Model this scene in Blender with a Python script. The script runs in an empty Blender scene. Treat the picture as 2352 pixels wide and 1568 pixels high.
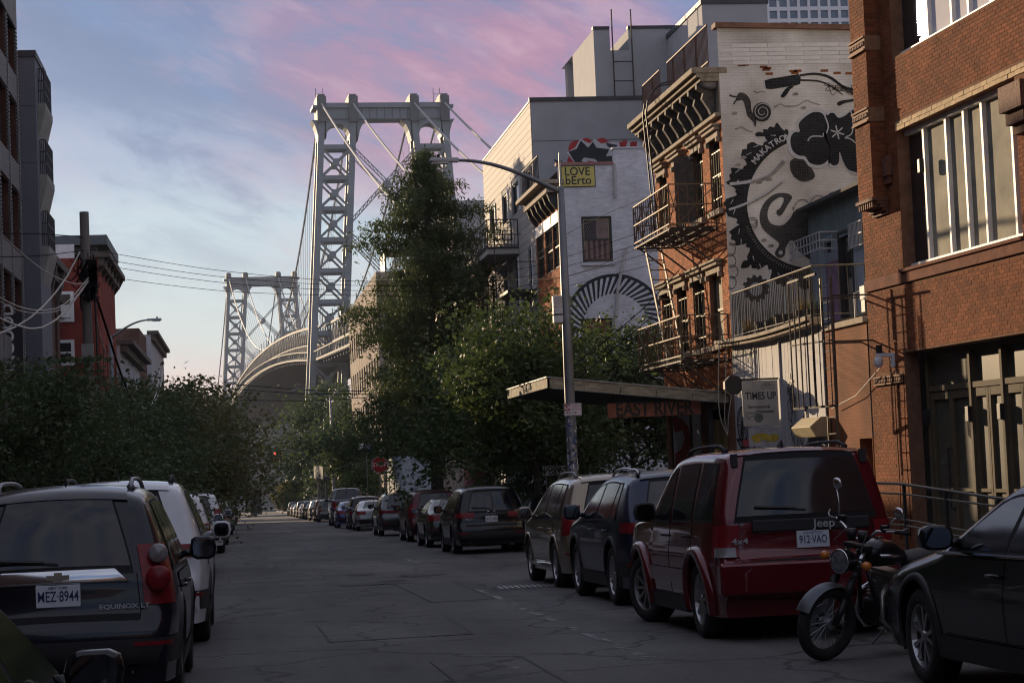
import bpy, bmesh, math, random
import numpy as np
from mathutils import Vector, Matrix, geometry
random.seed(7); RNG = np.random.default_rng(11)
S = bpy.context.scene; COL = S.collection
rad = math.radians
# ---------------------------------------------------------------- camera
CAM_H, YAW, PITCH, ROLL, FPX = 1.45, rad(7.86), rad(3.33), rad(2.4), 4573.0
def cam_axes():
    f = Vector((math.sin(YAW)*math.cos(PITCH), math.cos(YAW)*math.cos(PITCH), math.sin(PITCH)))
    r0 = Vector((math.cos(YAW), -math.sin(YAW), 0)); u0 = r0.cross(f)
    return f, r0*math.cos(ROLL)-u0*math.sin(ROLL), u0*math.cos(ROLL)+r0*math.sin(ROLL)
CF, CR, CU = cam_axes(); CP = Vector((0, 0, CAM_H))
cd = bpy.data.cameras.new('camera'); cam = bpy.data.objects.new('camera', cd); COL.objects.link(cam)
cd.sensor_width = 36; cd.lens = 36*FPX/2352; cd.clip_start = 0.1; cd.clip_end = 6000
M = Matrix((CR, CU, -CF)).transposed().to_4x4(); M.translation = CP; cam.matrix_world = M
S.camera = cam
# ---------------------------------------------------------------- world, sun, exposure
SUN_AZ, SUN_EL = rad(-24), rad(11.5)      # azimuth from +Y towards +X (sun is ahead, to the left)
W = bpy.data.worlds.new('World'); S.world = W; W.use_nodes = True
def build_world():
    nt = W.node_tree; N = nt.nodes; L = nt.links; N.clear()
    def nd(t, **k):
        n = N.new(t)
        for a, b in k.items(): setattr(n, a, b)
        return n
    out = nd('ShaderNodeOutputWorld'); bg = nd('ShaderNodeBackground'); bg.inputs[1].default_value = 0.1
    sky = nd('ShaderNodeTexSky', sky_type='NISHITA', sun_disc=False)
    sky.sun_elevation = SUN_EL; sky.sun_rotation = SUN_AZ; sky.air_density = 1.0; sky.dust_density = 0.5; sky.ozone_density = 1.6
    tc = nd('ShaderNodeTexCoord'); sep = nd('ShaderNodeSeparateXYZ'); L.new(tc.outputs['Generated'], sep.inputs[0])
    def math_(op, a, b=None, c=None, clamp=False):
        n = nd('ShaderNodeMath', operation=op, use_clamp=clamp)
        for i, v in enumerate((a, b, c)):
            if v is None: continue
            if hasattr(v, 'is_output'): L.new(v, n.inputs[i])
            else: n.inputs[i].default_value = v
        return n.outputs[0]
    def mix(f, a, b):
        n = nd('ShaderNodeMix', data_type='RGBA')
        for i, v in ((0, f), (6, a), (7, b)):
            if hasattr(v, 'is_output'): L.new(v, n.inputs[i])
            else: n.inputs[i].default_value = v if i == 0 else (*v, 1)
        return n.outputs[2]
    def ramp(v, stops, interp='EASE'):
        n = nd('ShaderNodeValToRGB'); n.color_ramp.interpolation = interp
        e = n.color_ramp.elements
        while len(e) < len(stops): e.new(0.5)
        for q, (p, c) in zip(e, stops): q.position = p; q.color = (*c, 1) if len(c) == 3 else c
        L.new(v, n.inputs[0]); return n.outputs[0]
    z = sep.outputs[2]
    elev = math_('MULTIPLY', math_('ARCSINE', z), 57.2958)
    azim = math_('MULTIPLY', math_('ARCTAN2', sep.outputs[0], sep.outputs[1]), 57.2958)   # degrees right of the street
    # a layer of evening cloud seen along its own plane: stretch the noise across the view and tilt it
    comb = nd('ShaderNodeCombineXYZ')
    L.new(math_('ADD', math_('MULTIPLY', azim, 0.047), math_('MULTIPLY', elev, -0.021)), comb.inputs[0])
    L.new(math_('ADD', math_('MULTIPLY', elev, 0.150), math_('MULTIPLY', azim, 0.060)), comb.inputs[1])
    def noise(scale, detail, rough, off, vec=comb.outputs[0]):
        m = nd('ShaderNodeMapping'); m.inputs['Location'].default_value = off; L.new(vec, m.inputs[0])
        n = nd('ShaderNodeTexNoise'); n.inputs['Scale'].default_value = scale
        n.inputs['Detail'].default_value = detail; n.inputs['Roughness'].default_value = rough
        n.inputs['Distortion'].default_value = 0.35
        L.new(m.outputs[0], n.inputs[0]); return n.outputs[0]
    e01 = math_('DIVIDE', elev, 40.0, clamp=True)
    grad = ramp(e01, [(0.0, (.70, .50, .53)), (0.05, (.68, .53, .56)), (0.10, (.52, .60, .65)), (0.17, (.46, .57, .66)), (0.225, (.31, .38, .54)), (0.28, (.16, .22, .40)), (0.34, (.13, .17, .34)), (0.52, (.66, .66, .68)), (1.0, (.84, .83, .82))])  # top stops, out of view, brightened to light the walls facing the camera
    # patches of pink and mauve
    pinkn = noise(1.9, 6, .58, (3.1, 1.7, 0))
    da = math_('POWER', math_('ABSOLUTE', math_('DIVIDE', math_('SUBTRACT', azim, 8.0), 11.0)), 2.0); de = math_('POWER', math_('ABSOLUTE', math_('DIVIDE', math_('SUBTRACT', elev, 10.5), 6.0)), 2.0)   # one lit bank of cloud
    bank = math_('SUBTRACT', 1.0, math_('ADD', da, de), clamp=True)
    pk = math_('ADD', math_('MULTIPLY', pinkn, .95), math_('MULTIPLY', bank, .42))
    pinkm = ramp(pk, [(0.60, (0, 0, 0)), (0.90, (1, 1, 1))])
    mauven = noise(1.1, 4, .5, (7.4, 0.3, 2))
    mauvem = math_('MULTIPLY', ramp(math_('ADD', mauven, math_('MULTIPLY', e01, .35)), [(0.50, (0, 0, 0)), (0.80, (1, 1, 1))]), .55)
    c1 = mix(mauvem, grad, (.15, .145, .29))
    c2 = mix(math_('MULTIPLY', math_('MULTIPLY', pinkm, math_('MULTIPLY_ADD', bank, .75, .18)), .95), c1, (.42, .165, .27))
    wisp = ramp(noise(2.6, 6, .6, (0.2, 5.3, 1)), [(0.46, (0, 0, 0)), (0.70, (1, 1, 1))])
    up0 = ramp(e01, [(0.14, (1, 1, 1)), (0.27, (.25, .25, .25))])
    c3 = mix(math_('MULTIPLY', math_('MULTIPLY', wisp, up0), .36), c2, (.46, .48, .60))
    st = ramp(math_('DIVIDE', math_('ABSOLUTE', math_('SUBTRACT', math_('ADD', elev, math_('MULTIPLY', azim, .36)), 10.9)), 2.6, clamp=True), [(0.0, (1, 1, 1)), (1.0, (0, 0, 0))])   # one long blue grey streak
    left = ramp(math_('DIVIDE', math_('ADD', azim, 14.0), 26.0, clamp=True), [(0.30, (1, 1, 1)), (0.85, (0, 0, 0))])
    sn = ramp(noise(2.2, 6, .6, (1.3, 8.1, 2)), [(0.38, (0, 0, 0)), (0.58, (1, 1, 1))])
    c3 = mix(math_('MULTIPLY', math_('MULTIPLY', math_('MULTIPLY', st, left), sn), .85), c3, (.10, .155, .31))
    gap = ramp(noise(1.9, 5, .55, (5.6, 2.9, 4)), [(0.50, (0, 0, 0)), (0.72, (1, 1, 1))])
    up = ramp(e01, [(0.10, (0, 0, 0)), (0.24, (1, 1, 1))])
    c3 = mix(math_('MULTIPLY', math_('MULTIPLY', gap, up), .85), c3, (.11, .21, .43))
    fine = noise(4.2, 9, .66, (2.2, 4.4, 3)); c3 = mix(math_('MULTIPLY', ramp(fine, [(0.34, (1, 1, 1)), (0.56, (0, 0, 0))]), math_('MULTIPLY', up, .75)), c3, (.13, .18, .35)); c3 = mix(math_('MULTIPLY', ramp(fine, [(0.50, (0, 0, 0)), (0.68, (1, 1, 1))]), math_('MULTIPLY_ADD', bank, .35, .12)), c3, (.58, .36, .44))
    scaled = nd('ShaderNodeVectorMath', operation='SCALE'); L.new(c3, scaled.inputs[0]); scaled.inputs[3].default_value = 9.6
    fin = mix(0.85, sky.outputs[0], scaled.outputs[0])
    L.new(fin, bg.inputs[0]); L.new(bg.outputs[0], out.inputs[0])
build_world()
sl = bpy.data.lights.new('sun', 'SUN'); sun = bpy.data.objects.new('sun', sl); COL.objects.link(sun)
sl.energy = 4.4; sl.angle = rad(0.5); sl.color = (1.0, 0.74, 0.47)
sd = Vector((math.sin(SUN_AZ)*math.cos(SUN_EL), math.cos(SUN_AZ)*math.cos(SUN_EL), math.sin(SUN_EL)))
sun.rotation_euler = sd.to_track_quat('Z', 'Y').to_euler(); sun.location = (-60, 60, 60)
S.view_settings.view_transform = 'Standard'; S.view_settings.look = 'None'; S.view_settings.gamma = 1
S.view_settings.use_curve_mapping = False; S.view_settings.exposure = 0.36
S.cycles.filter_width = 1.15; S.cycles.max_bounces = 6; S.cycles.diffuse_bounces = 3; S.cycles.glossy_bounces = 3; S.cycles.transmission_bounces = 4
S.cycles.transparent_max_bounces = 8; S.cycles.volume_bounces = 0; S.cycles.use_denoising = True
S.cycles.caustics_reflective = False; S.cycles.caustics_refractive = False
# ---------------------------------------------------------------- helpers
GS = -0.0184                                     # the street falls gently towards the river
def ray(px, py): return CF*FPX + CR*(px-1176) - CU*(py-784)
def onX(px, py, X): d = ray(px, py); return CP + d*(X/d.x)
def onY(px, py, Y): d = ray(px, py); return CP + d*(Y/d.y)
def onG(px, py): d = ray(px, py); return CP + d*(-CAM_H/(d.z-GS*d.y))
def gz(y): return GS*y if y < 420 else GS*420
ORG = {}                                         # world origin of every unrotated thing and part
def props(o, label=None, cat=None, group=None, kind=None):
    if label: o['label'] = label
    if cat: o['category'] = cat
    if group: o['group'] = group
    if kind: o['kind'] = kind
    return o
def thing(name, loc, label, cat, group=None, rz=0, rx=0):
    o = bpy.data.objects.new(name, None); COL.objects.link(o); o.location = loc
    o.rotation_euler = (rx, 0, rz); o.empty_display_size = 0.3
    ORG[o.name] = Vector(loc); return props(o, label, cat, group)
class MB:
    """collects vertices and faces, then links them as one mesh object"""
    def __init__(s): s.v = []; s.f = []; s.m = []; s.cur = 0; s.tint = []
    def add(s, vs, fs):
        b = len(s.v); s.v += [tuple(v) for v in vs]
        for f in fs: s.f.append([b+i for i in f]); s.m.append(s.cur)
    def box(s, a, b):
        x0, y0, z0 = (min(p, q) for p, q in zip(a, b)); x1, y1, z1 = (max(p, q) for p, q in zip(a, b))
        s.add([(x0,y0,z0),(x1,y0,z0),(x1,y1,z0),(x0,y1,z0),(x0,y0,z1),(x1,y0,z1),(x1,y1,z1),(x0,y1,z1)],
              [(3,2,1,0),(4,5,6,7),(0,1,5,4),(1,2,6,5),(2,3,7,6),(3,0,4,7)])
    def hexa(s, p): s.add(p, [(3,2,1,0),(4,5,6,7),(0,1,5,4),(1,2,6,5),(2,3,7,6),(3,0,4,7)])
    def tube(s, pts, r, n=6, r2=None, cap=True):
        pts = [Vector(p) for p in pts]; k = len(pts); rs = [r + ((r2 if r2 is not None else r)-r)*i/max(1, k-1) for i in range(k)]
        rings = []; up = None
        for i, p in enumerate(pts):
            t = (pts[min(i+1, k-1)]-pts[max(i-1, 0)])
            t = t.normalized() if t.length > 1e-9 else Vector((0, 0, 1))
            if up is None: up = Vector((0, 0, 1)) if abs(t.z) < .9 else Vector((1, 0, 0))
            a = t.cross(up); a = a.normalized() if a.length > 1e-6 else t.orthogonal().normalized()
            b = a.cross(t); up = b
            rings.append([p + (a*math.cos(2*math.pi*j/n) + b*math.sin(2*math.pi*j/n))*rs[i] for j in range(n)])
        vs = [v for q in rings for v in q]
        fs = [(i*n+j, i*n+(j+1) % n, (i+1)*n+(j+1) % n, (i+1)*n+j) for i in range(k-1) for j in range(n)]
        if cap: fs += [tuple(range(n))[::-1], tuple((k-1)*n+j for j in range(n))]
        s.add(vs, fs)
    def bar(s, a, b, w, h=None):
        """rectangular bar between two points"""
        a = Vector(a); b = Vector(b); h = h or w; t = (b-a).normalized()
        up = Vector((0, 0, 1)) if abs(t.z) < .95 else Vector((0, 1, 0))
        x = t.cross(up).normalized()*w/2; y = x.cross(t).normalized()*h/2
        s.hexa([a-x-y, a+x-y, b+x-y, b-x-y, a-x+y, a+x+y, b+x+y, b-x+y])
    def lathe(s, prof, n=16, org=(0, 0, 0), axis='z'):
        vs = []
        for r, h in prof:
            for j in range(n):
                c, q = r*math.cos(2*math.pi*j/n), r*math.sin(2*math.pi*j/n)
                p = (c, q, h) if axis == 'z' else ((h, c, q) if axis == 'x' else (c, h, q))
                vs.append((p[0]+org[0], p[1]+org[1], p[2]+org[2]))
        k = len(prof)
        s.add(vs, [(i*n+j, i*n+(j+1) % n, (i+1)*n+(j+1) % n, (i+1)*n+j) for i in range(k-1) for j in range(n)])
    def poly(s, pts, off):
        """extruded polygon (concave allowed): outline points and an offset vector"""
        pts = [Vector(p) for p in pts]; off = Vector(off); n = len(pts)
        tr = geometry.tessellate_polygon([pts])
        s.add(pts + [p+off for p in pts], [tuple(t) for t in tr] + [tuple(n+i for i in t)[::-1] for t in tr] +
              [(i, (i+1) % n, n+(i+1) % n, n+i) for i in range(n)])
    def sheet(s, pts):
        pts = [Vector(p) for p in pts]; tr = geometry.tessellate_polygon([pts]); s.add(pts, [tuple(t) for t in tr])
    def build(s, name, mat, parent=None, local=False, smooth=False, bevel=0, fix=True, loc=None, **pr):
        if not s.v: return None
        me = bpy.data.meshes.new(name)
        org = Vector((0, 0, 0))
        if parent is not None and not local: org = ORG[parent.name]
        if loc is not None: org = Vector(loc)
        va = np.array(s.v, dtype=np.float64) - (np.array(org) if not (local and loc is None) else 0)
        me.from_pydata(va.tolist(), [], s.f)
        mats = mat if isinstance(mat, (list, tuple)) else [mat]
        for m in mats: me.materials.append(m)
        if len(mats) > 1: me.polygons.foreach_set('material_index', s.m)
        if fix:
            bm = bmesh.new(); bm.from_mesh(me); bmesh.ops.recalc_face_normals(bm, faces=bm.faces); bm.to_mesh(me); bm.free()
        if s.tint:
            at = me.attributes.new('tint', 'FLOAT', 'FACE'); at.data.foreach_set('value', s.tint)
        o = bpy.data.objects.new(name, me); COL.objects.link(o)
        if smooth: me.polygons.foreach_set('use_smooth', [True]*len(me.polygons))
        if bevel:
            b = o.modifiers.new('bevel', 'BEVEL'); b.width = bevel; b.segments = 2; b.limit_method = 'ANGLE'; b.angle_limit = rad(40)
        if parent is not None:
            o.parent = parent
            if loc is not None: o.location = org - ORG[parent.name]
        elif loc is not None: o.location = org
        ORG[o.name] = org
        me.update(); return props(o, **pr)
def copy_tree(o, parent=None):
    c = o.copy(); COL.objects.link(c)
    if parent is not None: c.parent = parent
    for ch in list(o.children): copy_tree(ch, c)
    return c
class Frame:
    """a vertical plane: origin, direction u along it, outward normal n; point(u, z, d)"""
    def __init__(s, o, u, n): s.o = Vector(o); s.u = Vector(u).normalized(); s.n = Vector(n).normalized()
    def p(s, u, z, d=0): return Vector((s.o.x, s.o.y, 0)) + s.u*u + s.n*d + Vector((0, 0, z))
    def uz(s, px, py, d=0):
        r = ray(px, py); o = Vector((s.o.x, s.o.y, 0)) + s.n*d; t = (o-CP).dot(s.n)/r.dot(s.n); q = CP + r*t
        return (q-o).dot(s.u), q.z
    def rect(s, x0, y0, x1, y1, d=0):
        a = s.uz(x0, y0, d); b = s.uz(x1, y1, d)
        return (min(a[0], b[0]), max(a[0], b[0]), min(a[1], b[1]), max(a[1], b[1]))
def fbox(mb, F, u0, u1, z0, z1, d0, d1):
    P = F.p
    mb.hexa([P(u0,z0,d0), P(u1,z0,d0), P(u1,z0,d1), P(u0,z0,d1), P(u0,z1,d0), P(u1,z1,d0), P(u1,z1,d1), P(u0,z1,d1)])
def wall(mb, F, u0, u1, z0, z1, holes=(), depth=0.2, top=None):
    """front face with rectangular openings and their reveals"""
    us = sorted({u0, u1, *[h[0] for h in holes], *[h[1] for h in holes]}); zs = sorted({z0, z1, *[h[2] for h in holes], *[h[3] for h in holes]})
    us = [u for u in us if u0 <= u <= u1]; zs = [z for z in zs if z0 <= z <= z1]
    for a, b in zip(us, us[1:]):
        for c, d in zip(zs, zs[1:]):
            m = ((a+b)/2, (c+d)/2)
            if any(h[0] < m[0] < h[1] and h[2] < m[1] < h[3] for h in holes): continue
            mb.add([F.p(a,c), F.p(b,c), F.p(b,d), F.p(a,d)], [(0,1,2,3)])
    for a, b, c, d in [h[:4] for h in holes]:
        for q in (((a,c),(b,c)), ((b,c),(b,d)), ((b,d),(a,d)), ((a,d),(a,c))):
            mb.add([F.p(*q[0]), F.p(*q[1]), F.p(*q[1], -depth), F.p(*q[0], -depth)], [(0,1,2,3)])
def brick_field(F, u0, u1, z0, z1, holes, bw=.203, bh=.068, joint=.011, d=.006, skip=None):
    """list of brick rectangles laid in running bond round the openings"""
    out = []; z = z0; r = 0
    while z+bh <= z1+.001:
        u = u0 - (bw/2 if r % 2 else 0)
        while u < u1:
            a, b = max(u, u0), min(u+bw-joint, u1); segs = [(a, b)]
            for h in holes:
                if h[3] > z+.005 and h[2] < z+bh-.005:
                    ns = []
                    for p, q in segs:
                        if h[1] <= p or h[0] >= q: ns.append((p, q)); continue
                        if h[0]-p > .03: ns.append((p, h[0]))
                        if q-h[1] > .03: ns.append((h[1], q))
                    segs = ns
            for p, q in segs:
                if q-p > .03: out.append((p, q, z, z+bh-joint))
            u += bw
        z += bh; r += 1
    return out
def bricks_stuff(F, rects, name, mat, parent, d=.006, kind='stuff'):
    m = MB(); rnd = random.Random(3)
    for a, b, c, e in rects:
        dd = d*rnd.uniform(.6, 1.25)
        P = F.p; bs = len(m.v)
        m.v += [tuple(q) for q in (P(a,c,0),P(b,c,0),P(b,e,0),P(a,e,0),P(a,c,dd),P(b,c,dd),P(b,e,dd),P(a,e,dd))]
        t = rnd.random()
        for f in ((4,5,6,7),(0,1,5,4),(1,2,6,5),(2,3,7,6),(3,0,4,7)):
            m.f.append([bs+i for i in f]); m.m.append(0); m.tint.append(t)
    return m.build(name, mat, parent, fix=False, kind=kind)
def text_mesh(body, size, name, mat, mw, parent=None, ext=.002, align='CENTER', bold=0, sx=1.0, local=False, **pr):
    """lettering as real flat geometry; mw = 4x4 world (or local) matrix"""
    cu = bpy.data.curves.new(name, 'FONT'); cu.body = body; cu.size = size; cu.extrude = ext; cu.align_x = align; cu.align_y = 'CENTER'
    cu.offset = bold; cu.resolution_u = 3
    t = bpy.data.objects.new('t', cu); COL.objects.link(t)
    dg = bpy.context.evaluated_depsgraph_get(); me = bpy.data.meshes.new_from_object(t.evaluated_get(dg))
    bpy.data.objects.remove(t)
    me.name = name; me.materials.clear(); me.materials.append(mat)
    mw = mw @ Matrix.Diagonal((sx, 1, 1, 1))
    if parent is not None and not local: mw = Matrix.Translation(-ORG[parent.name]) @ mw
    me.transform(mw)
    o = bpy.data.objects.new(name, me); COL.objects.link(o)
    if parent is not None: o.parent = parent
    ORG[o.name] = ORG[parent.name] if (parent is not None and not local) else Vector()
    return props(o, **pr)
def fmat(F, u, z, d, rot=0):
    m = Matrix((F.u, Vector((0, 0, 1)), F.n)).transposed().to_4x4(); m.translation = F.p(u, z, d)
    return m @ Matrix.Rotation(rot, 4, 'Z')
# ---------------------------------------------------------------- materials
MATS = {}
def mat(name, col, rough=.7, metal=0, var=.25, scale=3.0, bump=0, bscale=30, coat=0, col2=None, tint=0, trans=0, spec=.5, streak=0, emit=0, thr=.5):
    if name in MATS: return MATS[name]
    m = bpy.data.materials.new(name); m.use_nodes = True; nt = m.node_tree; N = nt.nodes; L = nt.links
    b = N['Principled BSDF']; b.inputs['Roughness'].default_value = rough; b.inputs['Metallic'].default_value = metal
    b.inputs['Specular IOR Level'].default_value = spec
    if coat: b.inputs['Coat Weight'].default_value = coat; b.inputs['Coat Roughness'].default_value = .03
    if emit: b.inputs['Emission Color'].default_value = (*col, 1); b.inputs['Emission Strength'].default_value = emit
    tc = N.new('ShaderNodeTexCoord'); vec = tc.outputs['Object']
    if streak:
        mp = N.new('ShaderNodeMapping'); mp.inputs['Scale'].default_value = (1, 1, 1/streak); L.new(vec, mp.inputs[0]); vec = mp.outputs[0]
    n1 = N.new('ShaderNodeTexNoise'); n1.inputs['Scale'].default_value = scale; n1.inputs['Detail'].default_value = 6; n1.inputs['Roughness'].default_value = .62
    L.new(vec, n1.inputs[0])
    dk = col2 or tuple(c*(1-var) for c in col); lt = col if col2 else tuple(min(1, c*(1+var)) for c in col)
    r = N.new('ShaderNodeValToRGB'); e = r.color_ramp.elements
    e[0].position = thr-.2; e[1].position = thr+.2; e[0].color = (*dk, 1); e[1].color = (*lt, 1)
    L.new(n1.outputs[0], r.inputs[0]); c = r.outputs[0]
    if tint:
        a = N.new('ShaderNodeAttribute'); a.attribute_name = 'tint'
        oi = N.new('ShaderNodeObjectInfo'); ad = N.new('ShaderNodeMath'); ad.operation = 'ADD'
        L.new(a.outputs['Fac'], ad.inputs[0])
        if tint > 1:
            L.new(oi.outputs['Random'], ad.inputs[1])
        else: ad.inputs[1].default_value = 0
        tr = N.new('ShaderNodeValToRGB'); q = tr.color_ramp.elements; tt = tint % 1 or .35
        q[0].color = (1-tt, 1-tt, 1-tt, 1); q[1].color = (1+tt, 1+tt*.9, 1+tt*.8, 1)
        L.new(ad.outputs[0], tr.inputs[0])
        mx = N.new('ShaderNodeMix'); mx.data_type = 'RGBA'; mx.blend_type = 'MULTIPLY'; mx.inputs[0].default_value = 1
        L.new(c, mx.inputs[6]); L.new(tr.outputs[0], mx.inputs[7]); c = mx.outputs[2]
    L.new(c, b.inputs['Base Color'])
    if bump:
        n2 = N.new('ShaderNodeTexNoise'); n2.inputs['Scale'].default_value = bscale; n2.inputs['Detail'].default_value = 5
        L.new(tc.outputs['Object'], n2.inputs[0])
        bp = N.new('ShaderNodeBump'); bp.inputs['Strength'].default_value = bump; bp.inputs['Distance'].default_value = .02
        L.new(n2.outputs[0], bp.inputs['Height']); L.new(bp.outputs[0], b.inputs['Normal'])
        rr = N.new('ShaderNodeMapRange'); rr.inputs[3].default_value = max(0, rough-.12); rr.inputs[4].default_value = min(1, rough+.12)
        L.new(n2.outputs[0], rr.inputs[0]); L.new(rr.outputs[0], b.inputs['Roughness'])
    if trans:
        t = N.new('ShaderNodeBsdfTranslucent'); L.new(c, t.inputs[0]); ms = N.new('ShaderNodeMixShader'); ms.inputs[0].default_value = trans
        L.new(b.outputs[0], ms.inputs[1]); L.new(t.outputs[0], ms.inputs[2]); L.new(ms.outputs[0], N['Material Output'].inputs[0])
    MATS[name] = m; return m
def brick_mat(name, col, col2, mortar, rough=.85, sc=1.0, scale_xy=(1, 1)):
    """painted or far brick: fine relief and colour of courses too far away to lay one by one"""
    if name in MATS: return MATS[name]
    m = bpy.data.materials.new(name); m.use_nodes = True; N = m.node_tree.nodes; L = m.node_tree.links; b = N['Principled BSDF']
    g = N.new('ShaderNodeNewGeometry'); sx = N.new('ShaderNodeSeparateXYZ'); L.new(g.outputs['Position'], sx.inputs[0])
    ad = N.new('ShaderNodeMath'); ad.operation = 'ADD'; L.new(sx.outputs[0], ad.inputs[0]); L.new(sx.outputs[1], ad.inputs[1])
    cb = N.new('ShaderNodeCombineXYZ'); L.new(ad.outputs[0], cb.inputs[0]); L.new(sx.outputs[2], cb.inputs[1])
    t = N.new('ShaderNodeTexBrick'); L.new(cb.outputs[0], t.inputs[0])
    t.inputs['Scale'].default_value = 1; t.inputs['Brick Width'].default_value = .205*sc; t.inputs['Row Height'].default_value = .068*sc
    t.inputs['Mortar Size'].default_value = .006*sc; t.inputs['Color1'].default_value = (*col, 1); t.inputs['Color2'].default_value = (*col2, 1)
    t.inputs['Mortar'].default_value = (*mortar, 1); t.inputs['Bias'].default_value = 0
    n = N.new('ShaderNodeTexNoise'); n.inputs['Scale'].default_value = .9; n.inputs['Detail'].default_value = 7; L.new(g.outputs['Position'], n.inputs[0])
    rp = N.new('ShaderNodeValToRGB'); e = rp.color_ramp.elements; e[0].position = .3; e[1].position = .7; e[0].color = (.60, .575, .55, 1); e[1].color = (1.12, 1.12, 1.12, 1)
    L.new(n.outputs[0], rp.inputs[0])
    mx = N.new('ShaderNodeMix'); mx.data_type = 'RGBA'; mx.blend_type = 'MULTIPLY'; mx.inputs[0].default_value = 1
    L.new(t.outputs[0], mx.inputs[6]); L.new(rp.outputs[0], mx.inputs[7]); L.new(mx.outputs[2], b.inputs['Base Color'])
    b.inputs['Roughness'].default_value = rough; b.inputs['Specular IOR Level'].default_value = .1
    bp = N.new('ShaderNodeBump'); bp.inputs['Strength'].default_value = .5; bp.inputs['Distance'].default_value = .008; bp.invert = True
    L.new(t.outputs['Fac'], bp.inputs['Height']); L.new(bp.outputs[0], b.inputs['Normal'])
    MATS[name] = m; return m
def glass_mat(name, col, rough=.05, var=.4):
    return mat(name, col, rough=rough, spec=.9, var=var, scale=1.1, bump=.05, bscale=2.0)
BRICK = mat('brick red', (.21, .072, .032), .85, var=.38, scale=.9, tint=.24, bump=.3, bscale=60, spec=.08)
BRICK1 = mat('brick red single', (.21, .072, .032), .85, var=.38, scale=.9, tint=1.24, bump=.3, bscale=60, spec=.08)
MORTAR = mat('mortar', (.23, .125, .078), .95, spec=.08, var=.25, scale=6, bump=.3)
BUFF = mat('buff brick', (.52, .38, .21), .85, var=.2, scale=5, tint=1.2, bump=.2)
BRICK2 = mat('brick tenement', (.42, .145, .056), .85, var=.3, scale=1.3, tint=.4, bump=.3, bscale=60, spec=.1)
WHITEBRICK = mat('white painted brick', (.70, .715, .74), .8, var=.12, scale=2.5, tint=.12, bump=.25, bscale=40, col2=(.55, .56, .59))
STONE = mat('stone trim', (.33, .27, .20), .85, var=.35, scale=4, bump=.3)
IRON = mat('rusty iron', (.06, .045, .035), .7, metal=.2, var=.5, scale=9, bump=.3)
BLACK = mat('black paint', (.018, .018, .02), .5, var=.3, scale=5)
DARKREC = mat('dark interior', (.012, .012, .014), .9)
GLASSD = glass_mat('dark window glass', (.02, .022, .026))
STEEL = mat('galvanised steel', (.30, .32, .34), .45, metal=.7, var=.2, scale=6, bump=.1)
WHITEP = mat('white paint', (.72, .72, .72), .55, var=.08, scale=5)
CONC = mat('concrete', (.25, .24, .23), .9, var=.2, scale=2, bump=.3)
# ---------------------------------------------------------------- the ground, the street and the water
def asphalt():
    m = bpy.data.materials.new('asphalt'); m.use_nodes = True; N = m.node_tree.nodes; L = m.node_tree.links; b = N['Principled BSDF']
    g = N.new('ShaderNodeNewGeometry')
    def nz(sc, det, mp=None, rough=.6):
        n = N.new('ShaderNodeTexNoise'); n.inputs['Scale'].default_value = sc; n.inputs['Detail'].default_value = det; n.inputs['Roughness'].default_value = rough
        if mp:
            q = N.new('ShaderNodeMapping'); q.inputs['Scale'].default_value = mp; L.new(g.outputs['Position'], q.inputs[0]); L.new(q.outputs[0], n.inputs[0])
        else: L.new(g.outputs['Position'], n.inputs[0])
        return n.outputs[0]
    def rp(v, a, b_, c0, c1):
        r = N.new('ShaderNodeValToRGB'); e = r.color_ramp.elements; e[0].position = a; e[1].position = b_; e[0].color = (*c0, 1); e[1].color = (*c1, 1)
        L.new(v, r.inputs[0]); return r.outputs[0]
    def mul(a, c):
        x = N.new('ShaderNodeMix'); x.data_type = 'RGBA'; x.blend_type = 'MULTIPLY'; x.inputs[0].default_value = 1; L.new(a, x.inputs[6]); L.new(c, x.inputs[7]); return x.outputs[2]
    base = rp(nz(60, 4), .3, .72, (.056, .0545, .053), (.152, .148, .144))
    big = rp(nz(.35, 6, (1, .35, 1)), .36, .64, (.60, .60, .61), (1.2, 1.2, 1.19))
    wheel = rp(nz(.9, 5, (1.3, .05, 1)), .35, .65, (.8, .8, .82), (1.08, 1.08, 1.06))
    oil = rp(nz(.55, 7, (1, .6, 1), .7), .60, .70, (1, 1, 1), (.55, .55, .56))
    v = N.new('ShaderNodeTexVoronoi'); v.feature = 'DISTANCE_TO_EDGE'; v.inputs['Scale'].default_value = .42
    q = N.new('ShaderNodeVectorMath'); q.operation = 'ADD'; nn = N.new('ShaderNodeTexNoise'); nn.inputs['Scale'].default_value = 1.2; nn.inputs['Detail'].default_value = 6
    L.new(g.outputs['Position'], nn.inputs[0]); L.new(g.outputs['Position'], q.inputs[0]); L.new(nn.outputs[1], q.inputs[1]); L.new(q.outputs[0], v.inputs[0])
    crack = rp(v.outputs[0], .004, .02, (.35, .35, .35), (1, 1, 1))
    c = mul(mul(mul(mul(base, big), wheel), oil), crack); L.new(c, b.inputs['Base Color'])
    b.inputs['Roughness'].default_value = .78; b.inputs['Specular IOR Level'].default_value = .35
    bp = N.new('ShaderNodeBump'); bp.inputs['Strength'].default_value = .55; bp.inputs['Distance'].default_value = .012
    ad = N.new('ShaderNodeMath'); ad.operation = 'ADD'; L.new(nz(85, 3), ad.inputs[0]); L.new(nz(3, 4), ad.inputs[1])
    L.new(ad.outputs[0], bp.inputs['Height']); L.new(bp.outputs[0], b.inputs['Normal'])
    return m
ASPH = asphalt()
SIDEWALK = mat('sidewalk concrete', (.20, .195, .19), .9, var=.22, scale=1.3, bump=.4, bscale=40)
KERB = mat('kerb stone', (.24, .24, .24), .85, var=.25, scale=4, bump=.3)
GROUNDM = mat('bare ground', (.11, .10, .085), .95, var=.3, scale=.4, bump=.4, bscale=2)
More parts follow.
